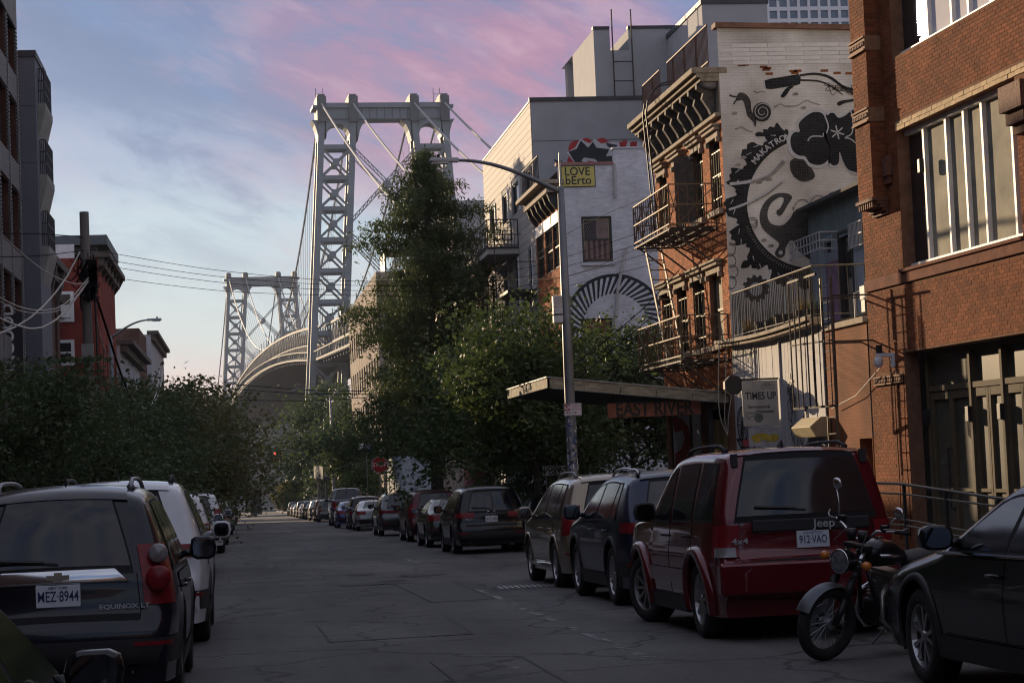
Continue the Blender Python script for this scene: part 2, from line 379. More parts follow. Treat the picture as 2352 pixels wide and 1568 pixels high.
XK0, XK1, XF, XL = -2.95, 6.95, 11.8, -6.8      # kerbs and building lines
def slope_sheet(name, x0, x1, y0, y1, dz, m, ny=30, **pr):
    mb = MB(); ys = np.linspace(y0, y1, ny+1)
    mb.add([(x, y, GS*y+dz) for y in ys for x in (x0, x1)], [(2*i, 2*i+1, 2*i+3, 2*i+2) for i in range(ny)])
    return mb.build(name, m, fix=False, **pr)
slope_sheet('ground', -500, 500, -60, 432, -.02, GROUNDM, kind='structure')
slope_sheet('road', XK0, XK1, -60, 431, 0, ASPH, ny=100, kind='structure')
for nm, xa, xb in (('sidewalk', XK1+.15, 40), ('sidewalk', -40, XK0-.15)):
    slope_sheet(nm, xa, xb, -60, 430, .13, SIDEWALK, kind='structure')
for xa in (XK1, XK0-.15):
    mb = MB()
    for k in range(160):
        y0 = -40+k*3.0; dz = random.uniform(-.006, .006)
        mb.hexa([(xa, y0, GS*y0-.1), (xa+.15, y0, GS*y0-.1), (xa+.15, y0+2.985, GS*(y0+3)-.1), (xa, y0+2.985, GS*(y0+3)-.1),
                 (xa, y0, GS*y0+.13+dz), (xa+.15, y0, GS*y0+.13+dz), (xa+.15, y0+2.985, GS*(y0+3)+.13+dz), (xa, y0+2.985, GS*(y0+3)+.13+dz)])
    mb.build('kerb', KERB, kind='structure')
# worn white edge line, cross marks, patches
PAINT = mat('worn road paint', (.24, .24, .235), .8, var=.3, scale=14)
PATCH = mat('dark asphalt patch', (.028, .028, .03), .8, var=.4, scale=20, bump=.4)
def paint_strip(a, b, w, keep, name='lane_marking', cell=.045):
    mb = MB(); a = Vector(a); b = Vector(b); d = b-a; n = max(2, int(d.length/cell)); t = d.normalized(); q = Vector((t.y, -t.x)); k = max(2, int(w/cell)); off = random.random()*50
    from mathutils import noise
    for i in range(n):
        for j in range(k):
            p = a + t*(i*cell) + q*((j/k-.5)*w)
            if noise.noise((p.x*3+off, p.y*1.3, 0))*.5+.5+random.uniform(-.16, .16) > keep: continue
            e = [p, p+t*cell, p+t*cell+q*(w/k), p+q*(w/k)]
            mb.add([(v.x, v.y, GS*v.y+.004) for v in e], [(0, 1, 2, 3)])
    mb.build(name, PAINT, kind='structure', fix=False)
def g2(px, py): p = onG(px, py); return (p.x, p.y)
paint_strip(g2(1098, 1353), g2(1190, 1390), .10, .46); paint_strip(g2(1200, 1396), g2(1470, 1503), .10, .43); paint_strip(g2(1480, 1506), g2(1610, 1513), .10, .33)
for q in (((668, 1223), (652, 1212)), ((765, 1386), (792, 1386)), ((610, 1304), (625, 1300)), ((925, 1282), (960, 1291)), ((630, 1196), (690, 1197)), ((780, 1204), (850, 1206)), ((950, 1400), (972, 1400)),
          ((1170, 1532), (1198, 1532)), ((640, 1338), (690, 1335)), ((1000, 1570), (1040, 1571)), ((808, 1440), (830, 1440))):
    paint_strip(g2(*q[0]), g2(*q[1]), .09, .5)
def blob(px, py, rx, ry, m, name, dz=.004):
    c = onG(px, py); mb = MB(); ph = random.random()*6
    mb.sheet([(c.x+rx*(1+.3*math.sin(3*a+ph)+.2*math.sin(7*a))*math.cos(a), c.y+ry*(1+.25*math.sin(4*a+ph))*math.sin(a), GS*(c.y+ry*math.sin(a)*1.2)+dz) for a in np.linspace(0, 6.283, 22)[:-1]])
    mb.build(name, m, kind='structure', fix=False)
for a in ((962, 1321, .42, .7), (850, 1341, .5, .55), (905, 1333, .25, .3), (832, 1319, .3, .5), (1100, 1560, .25, .2)): blob(*a, PATCH, 'road_patch')
# utility cuts filled with newer or older tarmac, sealed at their edges
TARC = [mat('tarmac repair dark', (.068, .067, .066), .8, var=.35, scale=9, bump=.4, bscale=70), ASPH]
for k, (x, y, w, l, m_) in enumerate(((1.6, 22.5, 1.5, 3.2, 1), (3.0, 31, .9, 6.5, 0), (.6, 40, 1.8, 4.0, 1), (2.4, 52, 2.4, 3.0, 0), (1.2, 66, 1.4, 9, 1), (3.6, 82, 1.6, 7, 0), (2.0, 15.5, .75, 4.6, 1), (1.5, 105, 3.4, 8, 1))):
    P = [(x-w/2, y-l/2), (x+w/2, y-l/2+.1), (x+w/2+.04, y+l/2), (x-w/2-.03, y+l/2-.08)]
    mb = MB(); mb.add([(a, b, GS*b+.0035) for a, b in P], [(0, 1, 2, 3)]); mb.build('road_patch', TARC[m_], kind='structure', fix=False)
    mb = MB()
    for p, q in zip(P, P[1:]+P[:1]):
        n = 10
        for i in range(n):
            f0, f1 = i/n, (i+1)/n; a = Vector((p[0]+(q[0]-p[0])*f0, p[1]+(q[1]-p[1])*f0)); b = Vector((p[0]+(q[0]-p[0])*f1, p[1]+(q[1]-p[1])*f1)); t = (b-a).normalized(); nn = Vector((-t.y, t.x))*random.uniform(.005, .016)
            mb.add([(v.x, v.y, GS*v.y+.006) for v in (a-nn, b-nn, b+nn, a+nn)], [(0, 1, 2, 3)])
    mb.build('tar_seal', PATCH, kind='structure', fix=False)
c = onG(1218, 1348); mb = MB(); w = .55
gt = thing('manhole_cover', (c.x, c.y, GS*c.y+.004), 'iron utility grate set flush in the road beside the gold estate car', 'manhole cover')
mb.box((c.x-w, c.y-.35, GS*c.y+.002), (c.x+w, c.y+.35, GS*c.y+.010)); mb.build('rim', IRON, gt)
mb = MB()
for i in range(12): mb.box((c.x-w+.06+i*.088, c.y-.3, GS*c.y+.010), (c.x-w+.10+i*.088, c.y+.3, GS*c.y+.022))
mb.build('grate', STEEL, gt)
# litter and loose chips on the tarmac
mb = MB()
for k in range(150):
    y = random.uniform(9, 60); x = random.uniform(XK0+.3, XK1-.3); s = random.uniform(.006, .018)
    mb.box((x-s, y-s*1.4, GS*y), (x+s, y+s*1.4, GS*y+.008))
mb.build('road_grit', mat('pale chips', (.2, .2, .19), .9), kind='stuff')
# the river and its far bank
def water_mat():
    m = bpy.data.materials.new('river water'); m.use_nodes = True; N = m.node_tree.nodes; L = m.node_tree.links; b = N['Principled BSDF']
    b.inputs['Base Color'].default_value = (.03, .045, .05, 1); b.inputs['Roughness'].default_value = .12
    g = N.new('ShaderNodeNewGeometry'); n = N.new('ShaderNodeTexNoise'); n.inputs['Scale'].default_value = .8; n.inputs['Detail'].default_value = 6
    L.new(g.outputs['Position'], n.inputs[0]); bp = N.new('ShaderNodeBump'); bp.inputs['Strength'].default_value = .8; bp.inputs['Distance'].default_value = .6
    L.new(n.outputs[0], bp.inputs['Height']); L.new(bp.outputs[0], b.inputs['Normal']); return m
WZ = -8.9
mb = MB(); mb.add([(-2500, 425, WZ), (2500, 425, WZ), (2500, 1150, WZ), (-2500, 1150, WZ)], [(0, 1, 2, 3)]); mb.build('river', water_mat(), kind='structure', fix=False)
mb = MB(); mb.box((-500, 431, WZ-1), (500, 433.5, gz(431)+.25)); mb.build('river_wall', CONC, kind='structure')
mb = MB(); mb.box((-2500, 1140, WZ-1), (2500, 2400, WZ+3)); mb.build('far_shore', mat('far shore', (.10, .11, .10), .95, var=.3, scale=.02), kind='structure')
# ---------------------------------------------------------------- red brick building, near right
a21 = rad(2.1)
F1 = Frame((11.8, 36.25), (math.sin(a21), -math.cos(a21), 0), (-math.cos(a21), -math.sin(a21), 0))
def red_building():
    F = F1; T = thing('red_brick_building', (11.9, 32, gz(32)), 'red brick building with pilaster and large white framed window above bronze glass doors', 'building')
    U1 = 12.0; Z0, Z1 = -1.0, 14.5
    w1a = F.uz(2059, 302); w1b = F.uz(2329, 172); zs = F.uz(2067, 622)[1]
    H1 = (w1a[0], w1b[0], zs, w1a[1])
    w0 = F.uz(2060, 129); H0 = (w1a[0], w1b[0]-.1, w0[1], w0[1]+2.9)
    d0 = F.uz(2077, 809); HD = (d0[0], 10.5, gz(33)+.15, d0[1])
    holes = [H1, H0, HD]
    mb = MB(); wall(mb, F, 0, U1, Z0, Z1, holes, .27)
    # body behind the front
    P = F.p
    pw = MB(); pw.add([P(0, Z0), P(0, Z0, -14), P(0, Z1, -14), P(0, Z1)], [(0, 1, 2, 3)]); pw.build('party_wall', mat('pale bounce wall', (.62, .58, .52), .85, var=.15, scale=1), T)  # hidden wall made pale to bounce sunlight onto the mural
    for a, b in (((U1, Z0), (U1, Z1)),):
        mb.add([P(a[0], a[1]), P(a[0], a[1], -14), P(b[0], b[1], -14), P(b[0], b[1])], [(0, 1, 2, 3)])
    mb.add([P(0, Z1), P(U1, Z1), P(U1, Z1, -14), P(0, Z1, -14)], [(0, 1, 2, 3)])
    mb.build('wall', MORTAR, T)
    # brickwork laid brick by brick: the nearest 300 one by one
    zl0, zl1 = w1a[1], w1a[1]+.155
    sz1 = zs-.02; sz0 = zs-.24
    pil = F.uz(1962, 250, .28); pilb = F.uz(1996, 250, .28); pu0, pu1 = pil[0], pilb[0]
    zc = F.uz(1990, 505, .1)[1]
    orn = F.rect(2013, 886, 2077, 858)
    skip = [(w1a[0], U1, zl0, zl1), (-1, U1, sz0, sz1), (pu0-.02, pu1, zc, 20), (orn[0]-.02, orn[1]+.02, orn[2]-.03, orn[3]+.03)]
    rects = brick_field(F, 0.0, 11.95, Z0, 10.2, holes+skip)
    rects.sort(key=lambda r: -r[0]-(0 if r[1]-r[0] > .15 else -5)); vis = [r for r in rects if r[0] < 7.6]
    one, rest = vis[:300], vis[300:]+[r for r in rects if r[0] >= 7.6]
    bricks_stuff(F, rest, 'brickwork', BRICK, T)
    base = None
    for a, b, c, e in one:
        if base is None or abs((b-a)-.192) > .002:
            mb = MB(); fbox(mb, F, a, b, c, e, 0, .006); o = mb.build('brick', BRICK1, T, loc=F.p(a, c))
            if abs((b-a)-.192) <= .002: base = o
        else:
            o = base.copy(); COL.objects.link(o); o.location = F.p(a, c)-ORG[T.name]
    # pilaster with ornament bands and corbel
    mb = MB(); fbox(mb, F, pu0, pu1, zc+.25, Z1, 0, .28); p_ = mb.build('pilaster', MORTAR, T)
    rr = brick_field(F, pu0, pu1, zc+.25, 10.2, [])
    Fo = Frame(F.p(0, 0, .28), F.u, F.n); Fs = Frame(F.p(pu1, 0, 0), F.n, F.u)
    m2 = bricks_stuff(Fo, rr, 'brickwork', BRICK, p_)
    bricks_stuff(Fs, brick_field(Fs, 0.0, .28, zc+.25, 10.2, []), 'brickwork', BRICK, p_)
    TERRA = mat('terracotta', (.17, .07, .04), .8, var=.5, scale=24, bump=.6, bscale=30)
    TRIM = mat('terracotta trim', (.27, .14, .07), .8, var=.25, scale=10, bump=.3)
    def ornament(F_, u0, u1, z0, z1, d0, d1):
        mb = MB(); fbox(mb, F_, u0, u1, z0, z1, d0, d1); ob = mb.build('ornament_band', TRIM, T)
        mb = MB(); n = max(3, int((u1-u0)/.085)); w = (u1-u0-.04)/n
        for i in range(n):
            cu = u0+.02+(i+.5)*w; cz = (z0+z1)/2; r = min(w*.46, (z1-z0)*.34)
            pts = [F_.p(cu+r*(1 if k % 2 else .55)*math.cos(k*math.pi/5), cz+r*1.25*(1 if k % 2 else .55)*math.sin(k*math.pi/5), d1) for k in range(10)]
            mb.poly(pts, F_.n*.022)
        mb.build('rosette', TERRA, ob)
        mb = MB(); fbox(mb, F_, u0-.01, u1+.01, z1-.03, z1, d1, d1+.03); fbox(mb, F_, u0-.01, u1+.01, z0, z0+.03, d1, d1+.03); mb.build('moulding', TRIM, ob)
    for ya, yb in ((118, 84), (285, 252)):
        z0 = F.uz(1985, ya, .28)[1]; z1 = F.uz(1985, yb, .28)[1]
        ornament(F, pu0-.02, pu1+.02, z0, z1, .0, .31)
    mb = MB()
    for i, (h, d) in enumerate(((.0, .06), (.06, .12), (.12, .18), (.18, .24))):
        fbox(mb, F, pu0-.02*i+.06, pu1-.0+.01*i, zc+h+.002, zc+h+.06, 0, d)
    fbox(mb, F, pu0-.06, pu1+.05, zc+.242, zc+.30, 0, .33)
    for i in range(7):
        u = pu0+i*(pu1-pu0)/7; fbox(mb, F, u+.02, u+.07, zc+.13, zc+.24, .18, .30)
    mb.build('corbel', TERRA, T)
    ornament(F, orn[0], orn[1]-.03, orn[2], orn[3], 0, .03)
    # right pilaster bracket beside the window
    b = F.uz(2336, 255); mb = MB()
    fbox(mb, F, b[0], b[0]+.8, b[1]-.05, b[1]+.35, 0, .30); fbox(mb, F, b[0]+.05, b[0]+.7, b[1]-.25, b[1]-.055, 0, .22); fbox(mb, F, b[0]+.1, b[0]+.6, b[1]-.4, b[1]-.255, 0, .14)
    mb.build('bracket', TERRA, T)
    b = F.uz(2037, 405); mb = MB()
    fbox(mb, F, b[0]-.1, b[0]+.32, b[1]-.02, b[1]+.32, 0, .10); fbox(mb, F, b[0]-.05, b[0]+.28, b[1]-.16, b[1]-.025, 0, .07)
    mb.build('bracket', TERRA, T)
    # lintel of buff bricks, two courses, each brick its own
    for r in range(2):
        u = w1a[0]-(.115 if r else 0); k = 0
        while u < 11.7:
            a, b = max(u, w1a[0]), u+.222
            mb = MB(); dz = random.uniform(-.003, .003)
            fbox(mb, F, a, b, zl0+r*.078+dz, zl0+r*.078+.070+dz, 0, .016+random.uniform(0, .008)); mb.build('brick', BUFF, T, loc=F.p(a, zl0+r*.078))
            u += .232
    # sill course
    SILL = mat('painted sill', (.18, .07, .045), .85, spec=.1, var=.35, scale=3, bump=.3)
    mb = MB(); fbox(mb, F, 0.02, U1, sz0, sz1, 0, .05); fbox(mb, F, w1a[0]-.05, w1b[0]+.1, sz1-.03, sz1+.03, -.2, .09); mb.build('sill', SILL, T, bevel=.008)
    # big window
    DIRTY = mat('milky dirty glass', (.40, .375, .28), .75, var=.5, scale=.9, spec=.12, col2=(.13, .13, .115))
    DIRTY2 = mat('papered glass', (.60, .60, .66), .8, var=.06, spec=.1)
    MULL = mat('white window frame', (.80, .78, .74), .5, var=.08)
    def window(H, xs, dp, gm, ztop=None):
        f = MB(); u0, u1, z0, z1 = H
        fbox(f, F, u0, u1, z0+.031, z0+.10, -dp, -dp+.11); fbox(f, F, u0, u1, z1-.09, z1-.001, -dp, -dp+.11)
        for x in xs: fbox(f, F, x-.042, x+.042, z0+.101, z1-.091, -dp, -dp+.085)
        fr = f.build('window', MULL, T, bevel=.006)
        for a, b in zip(xs, xs[1:]):
            g = MB(); fbox(g, F, a+.043, b-.043, z0+.101, z1-.091, -dp-.02, -dp+.01); g.build('pane', gm, fr)
        m_ = MB(); fbox(m_, F, u0, xs[0]-.056, z0+.101, z1-.091, -dp-.02, -dp+.02); m_.build('pane', GLASSD, fr)  # dark pane stands in for the jamb's cast shadow on the glass
        return fr
    dp = .25
    def ux(px, py): return F.uz(px, py, -dp+.14)[0]
    xs = [ux(2120, 450), ux(2172, 450), ux(2213, 430), ux(2254, 410), ux(2321, 390)]
    window(H1, xs, dp, DIRTY)
    xs0 = [ux(2122, 40), ux(2177, 30), ux(2216, 20), ux(2268, 10), ux(2330, 10)]
    window(H0, xs0, dp, DIRTY2)
    for ub in (xs[0]+.1,):
        mb = MB(); zz = F.uz(2128, 375)[1]; fbox(mb, F, ub-.03, ub+.10, zz-.12, zz+.14, -.09, -.0); mb.build('lamp', BLACK, T, bevel=.02)
    # glazed doors
    DP = .42; BR = mat('bronze door frame', (.115, .092, .058), .75, spec=.15, metal=0, var=.15, scale=5); GL = mat('dusty door glass', (.085, .08, .06), .35, var=.5, scale=1.1, spec=.25)
    u0, u1, z0, z1 = HD
    def du(px, py=900): return F.uz(px, py, -DP+.1)[0]
    zt = F.uz(2140, 893, -DP+.1)[1]
    posts = [du(2132), du(2230), du(2304), 0, 0]; posts[3] = posts[2]+1.45; posts[4] = posts[3]+1.5
    while posts[-1]+1.3 < u1: posts.append(posts[-1]+1.25)
    if u1-posts[-1] > .2: posts.append(u1-.06)
    jm = MB(); fbox(jm, F, u0+.002, posts[0]-.05, z0, z1-.002, -DP-.05, -DP-.005); jm.build('door_jamb', mat('blue black jamb', (.03, .035, .05), .5), T)
    df = MB()
    for p in posts: fbox(df, F, p-.05, p+.05, z0, z1, -DP, -DP+.12)
    fbox(df, F, posts[0]+.051, posts[-1]-.051, zt-.05, zt+.05, -DP, -DP+.10); fbox(df, F, posts[0]-.05, posts[-1], z1-.085, z1-.001, -DP, -DP+.118)
    fr = df.build('door_frame', BR, T, bevel=.006)
    for a, b in zip(posts, posts[1:]):
        g = MB(); fbox(g, F, a+.051, b-.051, zt+.051, z1-.086, -DP-.02, -DP+.01); g.build('pane', GL, fr)
        mid = (a+b)/2
        for p, q in ((a+.055, mid-.006), (mid+.006, b-.055)):
            d = MB(); w = .085
            for r in ((p, p+w, z0+.02, zt-.06), (q-w, q, z0+.02, zt-.06), (p+w+.001, q-w-.001, zt-.20, zt-.06), (p+w+.001, q-w-.001, z0+.02, z0+.35), (p+w+.001, q-w-.001, z0+1.0, z0+1.06)):
                fbox(d, F, *r, -DP+.0, -DP+.075)
            dr = d.build('door', BR, T, bevel=.005)
            g = MB(); fbox(g, F, p+w+.001, q-w-.001, z0+.351, zt-.201, -DP-.02, -DP+.02); g.build('pane', GL, dr)
            h = MB(); hx = q-w*.5 if p < mid else p+w*.5
            if p < mid and a == posts[0]:
                h.tube([F.p(hx, z0+.7, -DP+.075), F.p(hx, z0+.7, -DP+.15), F.p(hx, z0+1.75, -DP+.15), F.p(hx, z0+1.75, -DP+.075)], .018, 8); h.build('handle', BLACK, dr)
        hb = MB()
        fbox(hb, F, a-.07, a+.07, zt-.62, zt-.36, -DP+.12, -DP+.20); hb.build('closer_box', BLACK, T, bevel=.01)
    # interior behind the glass
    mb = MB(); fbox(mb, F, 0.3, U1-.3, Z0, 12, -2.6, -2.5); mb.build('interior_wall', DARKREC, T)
    # sign lettering on the door glass
    q = F.uz(2178, 1060, -DP+.03)
    text_mesh('OTTO', .12, 'lettering', mat('etched letters', (.22, .21, .18), .6), fmat(F, q[0]-.1, q[1], -DP+.03), T)
    return T, HD
R1, HD = red_building()
# security camera on the wall
F = F1; q = F.uz(2040, 826, .1)
sc_ = thing('security_camera', F.p(q[0], q[1]), 'white dome security camera on a bracket on red brick wall', 'security camera')
mb = MB(); fbox(mb, F, q[0]-.02, q[0]+.10, q[1]-.14, q[1]+.12, 0, .05); fbox(mb, F, q[0]+.01, q[0]+.07, q[1]+.05, q[1]+.12, .05, .34); mb.build('bracket', WHITEP, sc_, bevel=.01)
mb = MB(); c = F.p(q[0]+.04, q[1], .30); mb.lathe([(.0, .06), (.06, .05), (.085, .0), (.085, -.07), (.06, -.12), (0, -.15)], 14, c); mb.build('dome', WHITEP, sc_, smooth=True)
mb = MB(); fbox(mb, F, q[0]-.02, q[0]+.05, q[1]+.12, q[1]+.27, .22, .32); mb.build('antenna_box', BLACK, sc_)
def cable(name, pts, r, m, label, cat='cable', group=None, n=5):
    b0 = Vector(pts[0]); t = thing(name, b0, label, cat, group) if False else None
    mb = MB(); mb.tube(pts, r, n); return mb.build(name, m, None, smooth=True, loc=b0, label=label, cat=cat, group=group)
WIRE = mat('black cable', (.010, .010, .011), .9, var=.3, spec=.1)
PALEWIRE = mat('pale cable', (.5, .48, .43), .6, var=.2)
for i, (dx, wv) in enumerate(((2052, .02), (2072, .03))):
    a = F.uz(dx, 850, .03); zb = gz(34)+.3
    pts = [F.p(a[0]+wv*math.sin(z*2.7+i)+.04*math.sin(z*.9), z, .035) for z in np.linspace(a[1], zb, 16)]
    cable('wall_cable', pts, .008, WIRE, ('thin black cable running down the red brick below the camera, left one', 'thin black cable running down the red brick below the camera, right one')[i], group='cables on the red brick')
# ramp railing in front of the doors
def ramp_rail():
    X = 10.55; T = thing('ramp_railing', (X, 33, gz(33)+.13), 'dark steel ramp railing with four brass lit rails before the glass doors', 'railing')
    R = mat('railing steel', (.12, .105, .08), .35, metal=.8, var=.2, scale=8)
    pts = {k: [onX(px, py, X) for px, py in L] for k, L in {
        0: ((2012, 1109), (2071, 1110.5), (2289, 1143), (2360, 1153)), 1: ((2014, 1131), (2076, 1134), (2260, 1158), (2360, 1172)),
        2: ((2024, 1188), (2076, 1192), (2196, 1214), (2360, 1244)), 3: ((2026, 1202), (2076, 1205), (2188, 1228), (2360, 1260))}.items()}
    for k, p in pts.items():
        mb = MB(); mb.tube(p, .024 if k == 0 else .017, 8); mb.build('rail', R, T, smooth=True)
    for px, py in ((2076, 1111), (2172, 1126), (2290, 1144)):
        p = onX(px, py, X); mb = MB(); mb.box((X-.022, p.y-.03, gz(p.y)+.13), (X+.022, p.y+.03, p.z-.02)); mb.build('post', BLACK, T)
ramp_rail()
# ---------------------------------------------------------------- brick tenement with mural, fire escapes and roof rail
FR = Frame((XF, 0, 0), (0, -1, 0), (-1, 0, 0))            # the common building line on the right: u = -Y
YC = 46.75
FM = Frame((XF, YC, 0), (1, 0, 0), (0, -1, 0))            # walls that face the camera
def c4(x, y): return ((1560+x/2.1774)*.91875, (40+y/2.1774)*.91875)
def c3(x, y): return ((1200+x/2.3757)*.91875, (400+y/2.3757)*.91875)
SASH = mat('dark sash', (.05, .045, .04), .6, var=.3); GRILLE = mat('brass lit grille', (.16, .13, .07), .5, metal=.4, var=.3)
def sash_window(F, T, H, dp=.16, frame=SASH, glass=GLASSD, bars=0, name='window', fw=.05, lintel=None, sill=None, mid=True, curtain=None):
    u0, u1, z0, z1 = H; f = MB()
    for r in ((u0, u0+fw, z0, z1), (u1-fw, u1, z0, z1), (u0+fw+.001, u1-fw-.001, z1-fw, z1), (u0+fw+.001, u1-fw-.001, z0, z0+fw)): fbox(f, F, *r, -dp-.02, -dp+.05)
    zm = (z0+z1)/2
    if mid: fbox(f, F, u0+fw+.001, u1-fw-.001, zm-.03, zm+.03, -dp-.02, -dp+.04)
    w = f.build(name, frame, T)
    zz = ((z0+fw, zm-.031), (zm+.031, z1-fw-.001)) if mid else ((z0+fw, z1-fw-.001),)
    for a, b in zz:
        g = MB(); fbox(g, F, u0+fw+.001, u1-fw-.001, a+.001, b, -dp-.012, -dp+.004); g.build('pane', glass, w)
    if bars:
        g = MB()
        for i in range(bars):
            u = u0+.06+(u1-u0-.12)*i/(bars-1); g.tube([F.p(u, z0+.02, -.03), F.p(u, z1-.25, -.03)], .009, 5)
        for z in (z0+.3, zm, z1-.3): fbox(g, F, u0+.002, u1-.002, z-.012, z+.012, -.045, -.033)
        g.build('grille', GRILLE, w)
    if curtain:
        g = MB(); fbox(g, F, u0+fw+.002, u1-fw-.002, z0+(z1-z0)*curtain[0], z1-fw, -dp-.06, -dp-.04); g.build('curtain', curtain[1], w)
    if lintel:
        l = MB(); h = lintel[0]; e = lintel[1]
        fbox(l, F, u0-e, u1+e, z1+.002, z1+h, 0, .07); fbox(l, F, u0-e-.05, u1+e+.05, z1+h+.002, z1+h+.09, 0, .16); fbox(l, F, u0-e-.09, u1+e+.09, z1+h+.092, z1+h+.15, 0, .22)
        fbox(l, F, u0-e, u0-e+.12, z1-.12, z1, 0, .10); fbox(l, F, u1+e-.12, u1+e, z1-.12, z1, 0, .10)
        l.build('lintel', STONE, T, bevel=.01)
    if sill:
        l = MB(); fbox(l, F, u0-.1, u1+.1, z0-.14, z0-.002, 0, .12); l.build('sill', STONE, T, bevel=.01)
    return w
def tenement():
    T = thing('brick_tenement', (XF, 52, gz(52)), 'three storey orange brick tenement with painted gear mural and iron fire escapes', 'building')
    zt = onY(*(1660, 62), YC).z; Z0 = gz(52)-.2
    Y1 = FR.uz(1504, 406); Y1 = -Y1[0]                    # far end
    u0, u1 = -Y1, -YC
    def H(a, b, c, d, z0, z1): x = FR.uz(a, (c+d)/2); y = FR.uz(b, (c+d)/2); return (x[0], y[0], z0, z1)
    za1, za0 = FR.uz(1640, 322)[1], FR.uz(1640, 488)[1]; zb1, zb0 = FR.uz(1645, 628)[1], FR.uz(1645, 793)[1]
    up = [H(1517, 1534, 395, 545, za0, za1), H(1552, 1573, 374, 522, za0, za1), H(1594, 1616, 328, 505, za0, za1), H(1632, 1656, 317, 488, za0, za1)]
    dn = [H(1523, 1545, 663, 823, zb0, zb1), H(1557, 1580, 646, 816, zb0, zb1), H(1594, 1620, 623, 804, zb0, zb1), H(1632, 1661, 617, 793, zb0, zb1)]
    zg = FR.uz(1600, 905)[1]
    gf = [(-Y1+.6, -Y1+4.2, gz(55)+.2, zg-.5), (u1-5.0, u1-3.6, gz(50)+.15, zg-.35), (u1-3.1, u1-.9, gz(48)+.15, zg-.35)]
    holes = up+dn+gf
    zc = FR.uz(1650, 246)[1]                              # under the cornice
    zw = onY(1619, 155, YC).z-.15; mb = MB(); wall(mb, FR, u0, u1, Z0, zw, holes, .2)
    mb.add([FR.p(u0, Z0), FR.p(u0, Z0, -13), FR.p(u0, zw, -13), FR.p(u0, zw)], [(0, 1, 2, 3)])
    mb.add([FR.p(u0, zw-.003), FR.p(u1, zw-.003), FR.p(u1, zw-.003, -13), FR.p(u0, zw-.003, -13)], [(0, 1, 2, 3)])
    mb.build('wall', MORTAR, T)
    bricks_stuff(FR, brick_field(FR, u0, u1, zg+.05, zc-.3, holes), 'brickwork', BRICK2, T)
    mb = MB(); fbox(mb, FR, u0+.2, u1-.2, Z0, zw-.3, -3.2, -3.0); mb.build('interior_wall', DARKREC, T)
    PLY = mat('weathered plywood', (.30, .25, .15), .8, var=.3, scale=3, streak=6)
    for i, h in enumerate(up): sash_window(FR, T, h, bars=5, lintel=(.16, .08), sill=1)
    for i, h in enumerate(dn): sash_window(FR, T, h, bars=4 if i < 3 else 0, lintel=(.16, .08), sill=1, glass=PLY if i == 3 else GLASSD, frame=SASH)
    # open shutter beside the third upper window
    h = up[2]; mb = MB(); mb.hexa([FR.p(h[0]-.02, h[2], 0), FR.p(h[0]+.02, h[2], 0), FR.p(h[0]-.42, h[2], .42), FR.p(h[0]-.45, h[2], .40), FR.p(h[0]-.02, h[3], 0), FR.p(h[0]+.02, h[3], 0), FR.p(h[0]-.42, h[3], .42), FR.p(h[0]-.45, h[3], .40)])
    mb.build('shutter', mat('shutter paint', (.10, .07, .05), .6, var=.4, scale=7), T)
    # ground floor joinery
    RG = mat('red hoarding', (.48, .04, .04), .6, var=.25, scale=4); YW = mat('ochre boarding', (.42, .30, .12), .6, var=.35, scale=3, streak=4); WH = mat('white hoarding', (.74, .75, .77), .6, var=.2, scale=3)
    BK = mat('black hoarding', (.025, .028, .035), .6, var=.3)
    a = gf[0]; nb = 13
    for i in range(nb):
        mb = MB(); ua = a[0]+(a[1]-a[0])*i/nb; ub = a[0]+(a[1]-a[0])*(i+1)/nb-.012
        fbox(mb, FR, ua, ub, a[2], a[3], -.08, -.05+.006*(i % 2)); mb.build('plank', WH, T)
    gm = MB(); Fg = FR
    def GP(fx, fz, d=-.035): return FR.p(a[0]+(a[1]-a[0])*fx, a[2]+(a[3]-a[2])*fz, d)
    red = [(0, .98), (.10, 1), (.35, .97), (.55, .9), (.62, .78), (.55, .66), (.36, .5), (.62, .36), (.7, .25), (.58, .12), (.3, .05), (.02, .02), (.0, .3), (.16, .42), (.05, .55), (.06, .68), (.3, .72), (.42, .80), (.36, .88), (.1, .86)]
    gm.poly([GP(*p) for p in red], FR.n*.006); gm.build('graffiti', RG, T)
    gm = MB()
    for pg in ([(.5, .36), (.68, .62), (.72, .5), (.95, .7), (.9, .5), (.75, .38), (.95, .2), (.8, .15), (.65, .3)], [(.2, .18), (.34, .28), (.45, .12), (.3, .08)], [(.42, .02), (.5, .2), (.7, .1), (.6, .01)]): gm.poly([GP(*p, -.03) for p in pg], FR.n*.006)
    gm.build('graffiti', BK, T)
    for k, hh in enumerate(gf[1:]):
        u_0, u_1, z0, z1 = hh; mb = MB(); fbox(mb, FR, u_0, u_0+.10, z0, z1, -.12, -.02); fbox(mb, FR, u_1-.10, u_1, z0, z1, -.12, -.02); fbox(mb, FR, u_0+.101, u_1-.101, z1-.12, z1-.001, -.12, -.02)
        d = mb.build('door', mat('olive door', (.20, .155, .075), .6, var=.3, scale=4), T)
        mb = MB(); fbox(mb, FR, u_0+.101, u_1-.101, z0+.75, z1-.35, -.12, -.06); mb.build('panel', YW if k else GLASSD, d)
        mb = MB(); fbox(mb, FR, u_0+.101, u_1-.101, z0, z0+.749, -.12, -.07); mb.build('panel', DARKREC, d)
    # cornice with brackets
    CN = mat('old cornice', (.27, .22, .155), .85, var=.4, scale=5, bump=.4); ze = onY(1619, 155, YC).z
    mb = MB(); fbox(mb, FR, u0-.25, u1+.02, ze-.14, ze, -.2, .68); fbox(mb, FR, u0-.22, u1, ze-.24, ze-.142, 0, .58); fbox(mb, FR, u0-.2, u1, ze-.34, ze-.242, 0, .48)
